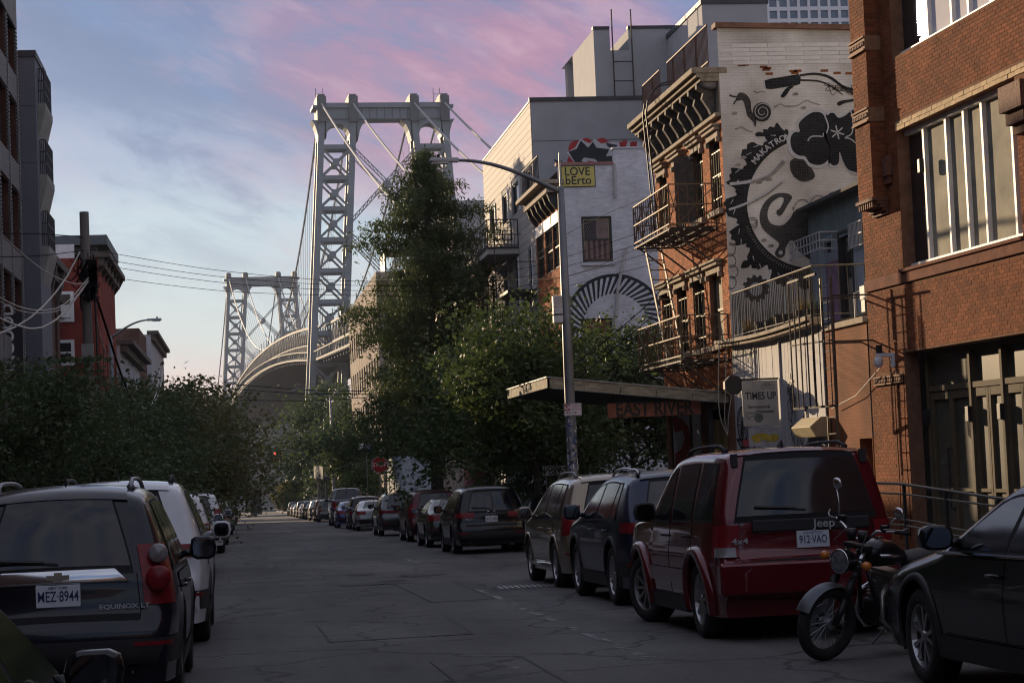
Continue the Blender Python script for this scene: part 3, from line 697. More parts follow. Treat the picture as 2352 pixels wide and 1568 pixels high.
    fbox(mb, FR, u0-.05, u1, zc-.26, zc-.16, 0, .14); fbox(mb, FR, u0, u1, zc-.158, ze-.341, 0, .035)
    cor = mb.build('cornice', CN, T, bevel=.012)
    n = 9
    for i in range(n):
        u = u0+.35+(u1-u0-.75)*i/(n-1); mb = MB(); hb = ze-.345; lb = zc-.15
        prof = [(.0, hb), (.46, hb), (.46, hb-.12), (.30, hb-.22), (.34, hb-.36), (.18, lb+.12), (.13, lb), (.0, lb)]
        mb.poly([FR.p(u-.09, z, .036+d) for d, z in prof], FR.u*.18); mb.build('cornice_bracket', mat('dark bracket', (.09, .08, .075), .8, var=.4, scale=6), T, bevel=.01)
        if i < n-1:
            um = u+(u1-u0-.75)/(n-1)/2; mb = MB(); fbox(mb, FR, um-.3, um+.3, zc-.02, zc+.32, .036, .055); mb.build('cornice_panel', CN, T)
    # iron roof rail
    mb = MB(); zr0, zr1 = ze+.02, zt+.05
    us = np.linspace(u0+.1, u1, 66)
    for i, u in enumerate(us):
        if .30 < i/66 < .40: continue
        mb.tube([FR.p(u, zr0, .25), FR.p(u, zr1-.02, .25)], .011 if i % 11 else .028, 4)
    for z in (zr0+.12, zr1): mb.bar(FR.p(us[0], z, .25), FR.p(us[19], z, .25), .035); mb.bar(FR.p(us[27], z, .25), FR.p(us[-1], z, .25), .035)
    mb.build('roof_railing', mat('rust brown iron', (.13, .07, .045), .7, metal=.2, var=.4, scale=6), T)
    mb = MB(); q = FR.p(u1-.3, ze-.3, .5); mb.lathe([(.0, .95), (.22, .9), (.36, .55), (.40, .1), (.34, -.12), (.12, -.2), (0, -.22)], 14, (0, 0, 0), 'y')
    mb.v = [(x*.8+q.x+.35, y*.45+q.y-.12, z*.62+q.z+.05) for x, y, z in mb.v]; mb.build('cornice_end', mat('tar wrap', (.30, .30, .31), .7, var=.3, scale=5, bump=.3), T, smooth=True)
    # fire escapes
    def escape(zf, ya, yb, drop):
        D = 1.2; ua, ub = -yb, -ya; root = MB()
        for i in range(22):
            u = ua+(ub-ua)*i/21; fbox(root, FR, u-.018, u+.018, zf-.02, zf, .03, D)
        for d in (.03, .4, .8, D): root.bar(FR.p(ua, zf-.05, d), FR.p(ub, zf-.05, d), .05, .04)
        for u in np.linspace(ua+.2, ub-.2, 4): root.bar(FR.p(u, zf-.06, D-.05), FR.p(u, zf-.95, .03), .04); root.bar(FR.p(u, zf-.08, .03), FR.p(u, zf-.08, D), .05)
        fe = root.build('fire_escape', IRON, T)
        r = MB(); h = 1.05
        def run(a, b, n):
            a = Vector(a); b = Vector(b)
            for z in (.08, .55, h): r.bar(a+Vector((0, 0, z)), b+Vector((0, 0, z)), .03)
            for i in range(n+1):
                p = a.lerp(b, i/n); r.tube([p, p+Vector((0, 0, h))], .012 if i % 4 else .022, 4)
            for i in range(0, n, 4):
                p, q = a.lerp(b, i/n), a.lerp(b, min(1, (i+4)/n)); r.tube([p+Vector((0, 0, .1)), q+Vector((0, 0, h-.05))], .011, 4); r.tube([q+Vector((0, 0, .1)), p+Vector((0, 0, h-.05))], .011, 4)
        run(FR.p(ua, zf, D), FR.p(ub, zf, D), 16); run(FR.p(ua, zf, .03), FR.p(ua, zf, D), 5); run(FR.p(ub, zf, .03), FR.p(ub, zf, D), 5)
        r.build('railing', mat('sunlit old iron', (.17, .12, .07), .65, metal=.25, var=.4, scale=9), fe)  # paler copy of the iron, sunlight put into its colour
        if drop:
            l = MB(); a, b = FR.p(ua+.25, zf-.02, D-.22), FR.p(ua+1.9, zf-drop, D-.35); w = Vector((.42, 0, 0))
            l.bar(a, b, .03, .09); l.bar(a+w, b+w, .03, .09)
            for i in range(12):
                p = a.lerp(b, (i+.5)/12); l.bar(p, p+w, .10, .025)
            l.build('ladder', mat('pale ladder paint', (.30, .26, .18), .6, var=.3), fe)
        return fe
    z_u = onX(1470, 560, XF-1.2).z; z_l = onX(1478, 846, XF-1.2).z
    escape(z_u, 47.6, 52.0, z_u-z_l); fe = escape(z_l, 46.95, 52.1, 0)
    # gooseneck ladder to the roof
    l = MB(); x0 = FR.uz(1500, 400, .75)[0]; zt_ = FR.uz(1520, 175, .75)[1]
    for du in (0, .42):
        pts = [FR.p(x0+du, z_u, .75), FR.p(x0+du, zt_-.75, .95)]
        for k in range(9):
            a = math.pi*k/8; pts.append(FR.p(x0+du, zt_-.75+.85*math.sin(a), .95-(.75-.75*math.cos(a))))
        l.tube(pts, .022, 6)
    k = z_u+.2
    while k < zt_-.8: l.tube([FR.p(x0, k, .78), FR.p(x0+.42, k, .78)], .012, 4); k += .31
    l.build('roof_ladder', BLACK, T)
    # mural wall
    W1 = 12.0
    MW = brick_mat('cream painted brick', (.74, .715, .665), (.71, .685, .635), (.62, .60, .55), sc=1)
    mb = MB(); zr = onY(1957, 84, YC); wtop = [FM.p(0, Z0), FM.p(W1, Z0), FM.p(W1, zt-.35), FM.p(0, zt)]
    mb.add(wtop, [(0, 1, 2, 3)]); mb.add([FM.p(W1, Z0), FM.p(W1, Z0, -10.5), FM.p(W1, zt-.35, -10.5), FM.p(W1, zt-.35)], [(0, 1, 2, 3)]); wl = mb.build('mural_wall', MW, T, fix=False)
    mb = MB(); mb.hexa([FM.p(-.06, zt-.02, .10), FM.p(W1, zt-.37, .10), FM.p(W1, zt-.37, -.3), FM.p(-.06, zt-.02, -.3), FM.p(-.06, zt+.10, .10), FM.p(W1, zt-.25, .10), FM.p(W1, zt-.25, -.3), FM.p(-.06, zt+.10, -.3)])
    mb.build('coping', mat('rusty coping', (.20, .10, .06), .8, var=.4, scale=4), T)
    # block courses of the parapet
    zb = onY(1680, 150, YC).z; nr = 5; rh = (zt-.42-zb)/nr
    for r in range(nr):
        u = .35-(.45 if r % 2 else 0); 
        while u < 6.5:
            mb = MB(); ua, ub = max(.02, u), u+.885
            fbox(mb, FM, ua, ub, zb+r*rh+.008, zb+(r+1)*rh-.006, 0, .008+random.uniform(0, .006)); mb.build('block', MATS.setdefault('cream block', None) or mat('cream blocks', (.73, .705, .655), .85, var=.1, scale=2, bump=.2), T, loc=FM.p(ua, zb+r*rh))
            u += .9
    # the mural: flat paint, a few millimetres thick
    INK = brick_mat('mural black', (.024, .026, .029), (.036, .038, .040), (.06, .058, .055)); GREY = brick_mat('mural grey', (.062, .060, .058), (.085, .082, .08), (.12, .115, .11)); PALE = mat('mural white', (.52, .52, .53), .7, var=.1)
    def pp(pts, d): return [FM.p(*FM.uz(*c4(x, y)), d) for x, y in pts]
    paint = {1: MB(), 2: MB(), 3: MB(), 4: MB()}
    def poly(pts, k, m='ink', lay=1): paint[m].poly(pp(pts, .004*lay), FM.n*.0035)
    for k in list(paint): paint.pop(k)
    paint = {'ink': MB(), 'grey': MB(), 'pale': MB(), 'inkt': MB(), 'shade': MB()}
    def smooth(pts, n=4, closed=True):
        out = []; k = len(pts)
        for i in range(k if closed else k-1):
            p0, p1, p2, p3 = [Vector(pts[(i+j-1) % k] if closed else pts[max(0, min(k-1, i+j-1))]) for j in range(4)]
            for s in range(n):
                t = s/n; out.append(tuple(.5*((2*p1)+(-p0+p2)*t+(2*p0-5*p1+4*p2-p3)*t*t+(-p0+3*p1-3*p2+p3)*t**3)))
        if not closed: out.append(tuple(pts[-1]))
        return out
    def stroke(pts, w, m, lay=2, w2=None, sm=True):
        q = smooth(pts, 5, False) if sm else pts; L_, R_ = [], []; n = len(q)
        for i, p in enumerate(q):
            t = Vector(q[min(i+1, n-1)])-Vector(q[max(i-1, 0)]); t = t.normalized() if t.length else Vector((1, 0)); nn = Vector((-t.y, t.x)); ww = w + ((w2 if w2 is not None else w)-w)*i/(n-1)
            L_.append(Vector(p)+nn*ww/2); R_.append(Vector(p)-nn*ww/2)
        for i in range(n-1):
            A = pp([L_[i], L_[i+1], R_[i+1], R_[i]], .004*lay); B = [v+FM.n*.003 for v in A]
            paint[m].add(A+B, [(4, 5, 6, 7), (0, 1, 5, 4), (2, 3, 7, 6)])
    # gear ring with teeth
    cx, cy, ri = 1022, 1020, 352
    pts = []; a0, a1 = rad(-108), rad(-300); nt = 9
    N_ = 150
    for i in range(N_+1):
        f = i/N_; a = a0+(a1-a0)*f; ph = (f*nt) % 1; ro = 420 + 52*max(0, min(1, (.36-abs(ph-.5))/.10))
        ro += 7*math.sin(i*1.7)+4*math.sin(i*.7)
        pts.append((cx+ro*math.cos(a), cy+ro*math.sin(a)))
    inn = [(cx+(ri+4*math.sin(i*.9))*math.cos(a1+(a0-a1)*i/70), cy+(ri+4*math.sin(i*.9))*math.sin(a1+(a0-a1)*i/70)) for i in range(71)]
    # ribbon strip so it triangulates cleanly
    q = [(pts[int(i*N_/70)], inn[70-i]) for i in range(71)]
    outer = pts
    for i in range(N_):
        a_ = outer[i]; b_ = outer[i+1]; fa, fb = i/N_, (i+1)/N_
        ia = (cx+ri*math.cos(a0+(a1-a0)*fa), cy+ri*math.sin(a0+(a1-a0)*fa)); ib = (cx+ri*math.cos(a0+(a1-a0)*fb), cy+ri*math.sin(a0+(a1-a0)*fb))
        A = pp([a_, b_, ib, ia], .003); B = [v+FM.n*.0035 for v in A]; paint['ink'].add(A+B, [(4, 5, 6, 7), (0, 1, 5, 4), (2, 3, 7, 6)])
    for pts_ in ([(640, 1350), (660, 1330), (720, 1345), (745, 1320), (700, 1330), (680, 1365), (640, 1372)], [(715, 640), (735, 632), (775, 640), (800, 650), (760, 655), (720, 655)]):
        poly(smooth(pts_), 0, 'ink', 2)
    for k in range(24):
        a = rad(-118-k*7.4); r0 = 425+random.uniform(-12, 12); p0 = (cx+r0*math.cos(a), cy+r0*math.sin(a)); p1 = (cx+(r0+14)*math.cos(a-.06), cy+(r0+14)*math.sin(a-.06)); stroke([p0, p1], 5, 'pale', 3, 2, False)
    for k in range(40):
        a = rad(-200-k*2.3); stroke([(cx+365*math.cos(a), cy+365*math.sin(a)), (cx+382*math.cos(a), cy+382*math.sin(a))], 3, 'shade', 3, 3, False)
    # handlebar
    poly([(765, 352), (800, 342), (948, 318), (962, 335), (958, 372), (930, 380), (800, 400), (772, 396)], 0)
    poly(smooth([(890, 388), (925, 385), (905, 400), (885, 430), (868, 445), (853, 440), (862, 420)]), 0)
    stroke([(955, 325), (1040, 316), (1120, 335), (1190, 385), (1255, 405)], 12, 'ink', 2, 16); stroke([(955, 350), (1060, 356), (1130, 385), (1190, 430)], 10, 'ink', 2, 4)
    poly(smooth([(1158, 478), (1180, 462), (1230, 455), (1262, 450), (1262, 462), (1200, 476), (1172, 490)]), 0)
    for k in range(16): x = 1100+k*10; stroke([(x, 360+k*4), (x+random.uniform(-40, 30), 400+random.uniform(-30, 40)), (x+60, 380+k*5)], 3, 'ink', 2, 2)
    # snail
    poly(smooth([(608, 455), (625, 420), (660, 425), (688, 462), (695, 520), (720, 560), (715, 605), (700, 575), (672, 545), (660, 500), (645, 460), (618, 463)]), 0, 'grey')
    poly([(752+52*math.cos(a), 523+52*math.sin(a)) for a in np.linspace(0, 6.28, 26)[:-1]], 0, 'grey', 2)
    stroke([(752+(6+a*3.0)*math.cos(a), 523+(6+a*3.0)*math.sin(a)) for a in np.linspace(.5, 15.5, 50)], 8, 'ink', 4, 7)
    stroke([(752+(11+a*3.0)*math.cos(a), 523+(11+a*3.0)*math.sin(a)) for a in np.linspace(.5, 13.5, 50)], 4, 'pale', 4, 5)
    stroke([(612, 440), (590, 438), (573, 430)], 7, 'grey', 2, 9); stroke([(620, 452), (602, 470), (598, 482)], 6, 'grey', 2, 9)
    # clouds and blobs
    for p in ([(815, 500), (850, 480), (880, 492), (940, 488), (990, 462), (1020, 470), (1068, 485)], [(605, 618), (640, 605), (660, 618), (700, 632)], [(705, 410), (725, 418), (745, 412), (770, 415)]): stroke(p, 9, 'shade', 1, 4)
    for x, y in ((600, 530), (932, 425), (975, 500), (790, 890), (735, 905), (650, 770), (620, 810), (800, 1250), (760, 1220)): poly(smooth([(x-16, y+6), (x-4, y-8), (x+16, y-4), (x+10, y+8)]), 0, 'shade', 1)
    # bands that cross the ring
    stroke([(575, 915), (690, 900), (790, 860), (880, 770)], 16, 'pale', 3, 20); stroke([(570, 1055), (670, 1018), (790, 950), (880, 890)], 12, 'pale', 3, 14)
    stroke([(690, 905), (790, 872), (870, 790)], 12, 'shade', 4, 24); stroke([(670, 1030), (780, 968), (860, 905)], 8, 'shade', 4, 8)
    # bubble letters with a pale rim
    C_ = smooth([(950, 590), (985, 550), (1030, 525), (1075, 530), (1100, 570), (1102, 620), (1080, 645), (1108, 690), (1120, 740), (1105, 790), (1060, 812), (1010, 800), (985, 765), (950, 760), (915, 730), (905, 670), (925, 635), (955, 630)], 4)
    R_ = smooth([(1108, 545), (1140, 530), (1165, 555), (1200, 545), (1240, 515), (1275, 520), (1300, 600), (1300, 830), (1230, 842), (1195, 800), (1172, 740), (1168, 800), (1140, 815), (1118, 790), (1122, 720), (1100, 650)], 4)
    def grow(pts, k):
        c = Vector((sum(p[0] for p in pts)/len(pts), sum(p[1] for p in pts)/len(pts))); return [tuple(Vector(p)+(Vector(p)-c).normalized()*k) for p in pts]
    poly(grow(C_, 20), 0, 'pale', 3); poly(grow(R_, 14), 0, 'pale', 3); poly(C_, 0, 'inkt', 4); poly(R_, 0, 'inkt', 4)
    stroke([(998, 682), (1015, 660), (1045, 655), (1080, 658)], 7, 'pale', 6); stroke([(1200, 665), (1230, 670), (1262, 695)], 6, 'pale', 6); stroke([(1232, 515), (1245, 580), (1238, 640), (1205, 660)], 6, 'pale', 6); stroke([(1090, 540), (1110, 600), (1100, 640)], 7, 'pale', 6)
    for k in range(3):
        a = k*math.pi/3+.3; stroke([(1160-38*math.cos(a), 635-38*math.sin(a)), (1160+38*math.cos(a), 635+38*math.sin(a))], 7, 'pale', 6, 7, False)
    # hooked arm and hub
    hook = smooth([(915, 985), (880, 965), (820, 970), (765, 1015), (738, 1080), (750, 1150), (800, 1200), (845, 1240), (820, 1290), (845, 1318), (875, 1300), (880, 1260), (915, 1220), (960, 1290), (1020, 1330), (1050, 1340), (1055, 1060), (990, 1060), (930, 1060), (905, 1100), (860, 1140), (800, 1130), (780, 1080), (800, 1020), (850, 985), (870, 1000), (850, 1045), (830, 1060), (835, 1085), (860, 1080), (890, 1030)], 3)
    poly(hook, 0, 'grey', 2)
    poly(smooth([(905, 790), (960, 770), (1000, 800), (1040, 870), (1000, 900), (950, 895), (910, 850)]), 0, 'grey', 1)
    for k in range(7): stroke([(915+k*13, 790), (925+k*13, 880)], 3, 'ink', 3)
    poly([(852+12*math.cos(a), 1288+12*math.sin(a)) for a in np.linspace(0, 6.28, 14)[:-1]], 0, 'pale', 4)
    # little cog
    pts = []
    for i in range(96):
        a = 2*math.pi*i/96; r = 62+(12 if (i//4) % 2 else 0); pts.append((718+r*math.cos(a), 1482+r*math.sin(a)))
    poly(pts, 0, 'grey', 1); poly([(718+36*math.cos(a), 1488+36*math.sin(a)) for a in np.linspace(0, 6.28, 20)[:-1]], 0, 'pale', 3)
    # coiled line down the edge
    stroke([(592+20*math.cos(t)+8*math.sin(t*.31), 1150+t*9.6+18*math.sin(t)) for t in np.linspace(0, 36, 150)], 3.2, 'ink', 2, 3.2, False)
    stroke([(700+25*math.cos(t), 1110+t*2+22*math.sin(t)) for t in np.linspace(0, 14, 60)], 3, 'ink', 2, 3, False)
    stroke([(900+t*14+14*math.cos(t), 1040-t*3.5+24*math.sin(t)) for t in np.linspace(0, 17, 80)], 3, 'ink', 4, 3, False)
    for m_, k in (('ink', INK), ('grey', GREY), ('pale', PALE), ('inkt', INK), ('shade', mat('mural shade', (.27, .245, .22), .8, var=.3, scale=6))): paint[m_].build('mural_paint', k, wl, fix=False, kind='stuff')
    for i, ch in enumerate('MAKATRON'):
        a = rad(-143+i*4.75); x, y = cx+386*math.cos(a), cy+386*math.sin(a); q = FM.uz(*c4(x, y))
        text_mesh(ch, .21, 'mural_lettering', PALE, fmat(FM, q[0], q[1], .012, -(a+math.pi/2)), wl, bold=.004)
    # exposed bricks where the paint has gone
    for x, y in ((620, 275), (640, 272), (740, 285), (760, 292), (752, 300), (900, 308), (925, 306), (910, 318), (1070, 305), (1140, 318), (1205, 320), (770, 322)):
        q = FM.uz(*c4(x, y)); mb = MB(); fbox(mb, FM, q[0], q[0]+.19, q[1], q[1]+.058, 0, .004); mb.build('bare_brick', BRICK2, wl)
    # red framed ladder on the mural wall
    return T
R2 = tenement()
# canopy over the pavement
def canopy():
    Ya, Yb, X0 = 47.3, 54.6, 7.35
    zA = onY(1255, 890, Ya).z; zB = onY(1670, 925, Ya).z; zF = onX(1157, 918, X0).z
    T = thing('pavement_canopy', (9.5, 51, gz(51)), 'flat weathered timber canopy over the pavement outside the tenement bar', 'canopy')
    FS = mat('peeling fascia', (.30, .27, .20), .85, var=.45, scale=4, bump=.4, streak=.3); UN = mat('dark soffit', (.03, .028, .026), .9)  # near-black colour for the deck underside and post
    th = .24
    def qz(x, y): f = (x-X0)/(XF-X0); g = (y-Ya)/(Yb-Ya); return zA+(zB-zA)*f+(zF-zA)*g*(1-f)
    mb = MB(); P = [(X0+.05, Ya+.05), (XF, Ya+.05), (XF, Yb-.05), (X0+.05, Yb-.05)]
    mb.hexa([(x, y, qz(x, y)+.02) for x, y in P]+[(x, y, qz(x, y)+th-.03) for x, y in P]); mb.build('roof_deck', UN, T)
    k = 5
    for i in range(k):
        a, b = X0+(XF-X0)*i/k, X0+(XF-X0)*(i+1)/k-.012; mb = MB()
        mb.hexa([(a, Ya, qz(a, Ya)), (b, Ya, qz(b, Ya)), (b, Ya+.05, qz(b, Ya)), (a, Ya+.05, qz(a, Ya)), (a, Ya, qz(a, Ya)+th), (b, Ya, qz(b, Ya)+th), (b, Ya+.05, qz(b, Ya)+th), (a, Ya+.05, qz(a, Ya)+th)]); mb.build('fascia_board', FS, T)
    for i in range(4):
        a, b = Ya+(Yb-Ya)*i/4, Ya+(Yb-Ya)*(i+1)/4-.015; mb = MB()
        mb.hexa([(X0, a, qz(X0, a)), (X0+.05, a, qz(X0, a)), (X0+.05, b, qz(X0, b)), (X0, b, qz(X0, b)), (X0, a, qz(X0, a)+th), (X0+.05, a, qz(X0, a)+th), (X0+.05, b, qz(X0, b)+th), (X0, b, qz(X0, b)+th)]); mb.build('fascia_board', FS, T)
    mb = MB()
    for i in range(70):
        x = X0+.1+(XF-X0-.2)*i/70; mb.box((x, Ya-.02, qz(x, Ya)-.02), (x+.035, Ya+.03, qz(x, Ya)-.002))
    mb.build('rivet_strip', STEEL, T)
    mb = MB()
    for i in range(2):
        a, b = [(X0-.03, XF), (Ya-.03, Yb)][i]
        if i == 0: mb.hexa([(a, Ya-.03, qz(a, Ya)+th+.002), (b, Ya-.03, qz(b, Ya)+th+.002), (b, Ya+.15, qz(b, Ya)+th+.002), (a, Ya+.15, qz(a, Ya)+th+.002), (a, Ya-.03, qz(a, Ya)+th+.03), (b, Ya-.03, qz(b, Ya)+th+.03), (b, Ya+.15, qz(b, Ya)+th+.03), (a, Ya+.15, qz(a, Ya)+th+.03)])
        else: mb.hexa([(X0-.03, a+.2, qz(X0, a)+th+.002), (X0+.15, a+.2, qz(X0, a)+th+.002), (X0+.15, b, qz(X0, b)+th+.002), (X0-.03, b, qz(X0, b)+th+.002), (X0-.03, a+.2, qz(X0, a)+th+.03), (X0+.15, a+.2, qz(X0, a)+th+.03), (X0+.15, b, qz(X0, b)+th+.03), (X0-.03, b, qz(X0, b)+th+.03)])
    mb.build('drip_edge', STEEL, T)
    for x, y in ((XF-.4, Ya+.4),):
        mb = MB(); mb.box((x-.06, y-.06, gz(y)+.1), (x+.06, y+.06, qz(x, y)+.02)); mb.build('post', UN, T)
    # hanging bar sign
    Fs = Frame((0, Ya+.5, 0), (1, 0, 0), (0, -1, 0)); a = Fs.uz(1395, 960); b = Fs.uz(1608, 918)
    s = thing('hanging_sign', Fs.p(a[0], b[1]), 'rust coloured lettered sign hanging under the timber canopy', 'sign')
    mb = MB(); fbox(mb, Fs, a[0], b[0], a[1], b[1], 0, .05); mb.build('board', mat('rust board', (.34, .13, .08), .8, var=.4, scale=4), s, bevel=.02)
    text_mesh('EAST RIVER', .50, 'lettering', BLACK, fmat(Fs, (a[0]+b[0])/2, (a[1]+b[1])/2, .055), s, bold=.012, sx=.76)
    for u in (a[0]+.2, b[0]-.2):
        mb = MB(); mb.tube([Fs.p(u, b[1], .02), Fs.p(u, b[1]+.3, .02)], .012, 5); mb.build('hanger', IRON, s)
canopy()
# ---------------------------------------------------------------- low shopfront with a roof terrace, between the two brick buildings
def c5(x, y): return ((1760+x/2.45)*.91875, (600+y/2.45)*.91875)
BOARD = mat('white washed boards', (.50, .50, .52), .75, var=.25, scale=2.5, streak=5, bump=.2, col2=(.33, .33, .36))
BROWN = brick_mat('brown painted brick', (.28, .11, .052), (.25, .10, .047), (.21, .09, .045), sc=1)
def shopfront():
    T = thing('low_shopfront', (XF, 41.5, gz(41)), 'one storey shopfront with peeling white boards and a roof terrace', 'building')
    ua, ub = -YC+.02, -36.35; us = FR.uz(*c5(742, 700))[0]; Z0 = gz(46)-.2
    zc = FR.uz(*c5(120, 640))[1]; zr = FR.uz(*c5(1020, 490))[1]
    mb = MB(); wall(mb, FR, ua, us, Z0, zc-.05, [], .1); mb.add([FR.p(ua, zc-.1), FR.p(ub, zc-.1), FR.p(ub, zc-.1, -12), FR.p(ua, zc-.1, -12)], [(0, 1, 2, 3)]); mb.build('wall', BOARD, T)
    dr = FR.rect(*c5(968, 1500), *c5(1062, 1210)); hd = (max(us+.1, dr[0]), ub-.02, gz(38)+.13, dr[3])
    mb = MB(); wall(mb, FR, us+.001, ub, Z0, zr-.02, [hd], .3); mb.build('side_wall', BROWN, T)
    mb = MB(); fbox(mb, FR, us, ub, zr-.02, zr+.10, -.1, .07); mb.build('coping', STONE, T, bevel=.01)
    d = MB(); fbox(d, FR, hd[0]+.06, hd[1]-.03, hd[2], hd[3]-.04, -.28, -.23); do = d.build('door', WHITEP, T)
    NT = mat('notice ink', (.10, .10, .14), .7)
    m_ = (hd[0]+hd[1])/2
    text_mesh('NO\nENTRANCE\nPLEASE', .15, 'lettering', NT, fmat(FR, m_+.05, hd[2]+1.45, -.225), do, sx=.9); n = MB(); fbox(n, FR, m_-.2, m_+.3, hd[2]+.75, hd[2]+1.1, -.228, -.222); n.build('notice', NT, do)
    # boards one by one
    u = ua+.03; i = 0
    while u < us-.1:
        w = random.uniform(.24, .38); mb = MB(); fbox(mb, FR, u, min(u+w, us-.02), Z0+.05, zc-.12, 0, .02+random.uniform(0, .02)); mb.build('board', BOARD, T)
        if i in (6, 13):
            mb = MB(); fbox(mb, FR, min(u+w, us-.02)+.004, min(u+w+.07, us), Z0, zc-.12, 0, .07); mb.build('post', BOARD, T); w += .075
        u += w+.008; i += 1
    # sagging cornice boards
    for k, (dz, d0, d1) in enumerate(((-.10, .0, .30), (-.02, .0, .38))):
        mb = MB(); n = 9
        for j in range(n):
            a, b = ua-.3+(us-ua+.3)*j/n, ua-.3+(us-ua+.3)*(j+1)/n; sg = lambda t: -.07*math.sin(math.pi*(t-ua)/(us-ua))
            mb.hexa([FR.p(a, zc+dz+sg(a), d0), FR.p(b, zc+dz+sg(b), d0), FR.p(b, zc+dz+sg(b), d1), FR.p(a, zc+dz+sg(a), d1), FR.p(a, zc+dz+.075+sg(a), d0), FR.p(b, zc+dz+.075+sg(b), d0), FR.p(b, zc+dz+.075+sg(b), d1), FR.p(a, zc+dz+.075+sg(a), d1)])
        mb.build('cornice_board', STONE, T)
    # graffiti scrawls on the boards
    g = MB(); rnd = random.Random(5)
    def scrawl(px, py, w, h, n):
        q = FR.uz(px, py, .05); p = [FR.p(q[0]+rnd.uniform(-w, w), q[1]+rnd.uniform(-h, h), .062+.001*rnd.random()) for _ in range(n)]
        for a, b in zip(p, p[1:]): g.bar(a, b, .004, .035)
    for c in ((530, 930, .25, .5, 9), (540, 1040, .3, .4, 9), (560, 1230, .35, .35, 10), (610, 1250, .3, .3, 8), (230, 1260, .5, .2, 12), (320, 1290, .4, .12, 10), (290, 1090, .15, .2, 5), (620, 1050, .25, .25, 7), (240, 1200, .2, .25, 7)):
        x, y = c5(c[0], c[1]); scrawl(x, y, *c[2:])
    q = FR.uz(*c5(240, 1130), .05)
    for k in range(14): a = k*2*math.pi/14; b = a+2*math.pi/14; g.bar(FR.p(q[0]+.5*math.cos(a), q[1]+.42*math.sin(a), .064), FR.p(q[0]+.5*math.cos(b), q[1]+.42*math.sin(b), .064), .004, .05)
    for k in range(7): a = k*math.pi/7; g.bar(FR.p(q[0]-.5*math.cos(a), q[1]-.42*math.sin(a), .068), FR.p(q[0]+.5*math.cos(a), q[1]+.42*math.sin(a), .068), .004, .025)
    g.build('graffiti', BLACK, T)
    # terrace railing
    r = MB(); A = [onX(*c5(172, 320), XF-.1), onX(*c5(400, 255), XF-.1), onX(*c5(660, 168), XF-.1)]
    zt = sum(a.z for a in A)/3; Ya, Yb = A[0].y, A[-1].y
    RG = mat('grey brown rail', (.14, .12, .09), .5, metal=.4, var=.35, scale=8)
    def rail(p, q, n):
        p = Vector(p); q = Vector(q); r.tube([p, q], .022, 6); r.tube([p-Vector((0, 0, 1.0)), q-Vector((0, 0, 1.0))], .018, 5)
        for i in range(n+1): s = p.lerp(q, i/n); r.tube([s, s+Vector((random.uniform(-.02, .02), random.uniform(-.03, .03), -1.02))], .010, 4)
    rail((XF-.1, Ya, zt), (XF-.1, Yb, zt), 46); rail((XF-.1, Yb, zt), (14.2, Yb-.3, zt), 14)
    r.build('terrace_railing', RG, T)
    # little shack on the roof
    TEAL = mat('camouflage mural paint', (.16, .22, .24), .8, var=.6, scale=2.2, col2=(.10, .12, .10)); TEALB = mat('faded blue boards', (.25, .29, .34), .8, var=.3, scale=2, streak=5)
    Xs = 13.8; Fs = Frame((Xs, 0, 0), (0, -1, 0), (-1, 0, 0)); zb = zc-.1; ztp = Fs.uz(1870, 482)[1]; sa, sb = -46.6, -38.4
    dr = Fs.rect(*c4(1178, 1420), *c4(1240, 1150)); wn = Fs.rect(*c4(1090, 1300), *c4(1135, 1190)); w2 = Fs.rect(*c4(1245, 1265), *c4(1310, 1110))
    dr = (dr[0], dr[1], zb+.05, dr[3]); mb = MB(); wall(mb, Fs, sa, sb, zb, ztp, [dr, wn, w2], .12); mb.add([Fs.p(sb, zb), Fs.p(sb, zb, -6), Fs.p(sb, ztp, -6), Fs.p(sb, ztp)], [(0, 1, 2, 3)]); mb.build('shack_wall', TEALB, T)
    mb = MB(); fbox(mb, Fs, sa, sb+.2, ztp, ztp+.08, -6, .3); mb.build('shack_roof', mat('tar roof', (.06, .06, .06), .9), T)
    mb = MB(); fbox(mb, Fs, sa, sb, ztp-.9, ztp-.01, .002, .012); mb.build('painted_band', TEAL, T)
    for hh, k in ((dr, 'door'), (wn, 'window'), (w2, 'window')):
        f = MB(); fbox(f, Fs, hh[0], hh[0]+.06, hh[2], hh[3], -.1, .03); fbox(f, Fs, hh[1]-.06, hh[1], hh[2], hh[3], -.1, .03); fbox(f, Fs, hh[0]+.061, hh[1]-.061, hh[3]-.06, hh[3], -.1, .03)
        o = f.build(k, TEALB if k == 'window' else BLACK, T); g = MB(); fbox(g, Fs, hh[0]+.061, hh[1]-.061, hh[2], hh[3]-.061, -.1, -.07); g.build('pane', GLASSD, o)
    for hh in (Fs.rect(*c4(1000, 1325), *c4(1165, 1172)), w2):
        g = MB(); n = 11; Dp = .45 if hh is not w2 else .08
        for i in range(n): u = hh[0]+(hh[1]-hh[0])*i/(n-1); g.tube([Fs.p(u, hh[2], Dp), Fs.p(u, hh[3], Dp)], .014, 4)
        for z in (hh[2], (hh[2]+hh[3])/2, hh[3]): g.bar(Fs.p(hh[0], z, Dp), Fs.p(hh[1], z, Dp), .03); g.bar(Fs.p(hh[1], z, Dp), Fs.p(hh[1], z, 0), .03); g.bar(Fs.p(hh[0], z, Dp), Fs.p(hh[0], z, 0), .03)
        g.build('window_cage', mat('pale cage', (.42, .43, .45), .6, var=.2), T)
    mb = MB(); b = Fs.rect(*c4(1105, 1420), *c4(1165, 1325)); fbox(mb, Fs, b[0], b[1], zb, b[3], .002, .03); mb.build('panel', mat('faded purple panel', (.20, .12, .20), .8, var=.3), T)
    return zc, us, Ya, Yb
zc5, us5, Yra, Yrb = shopfront()
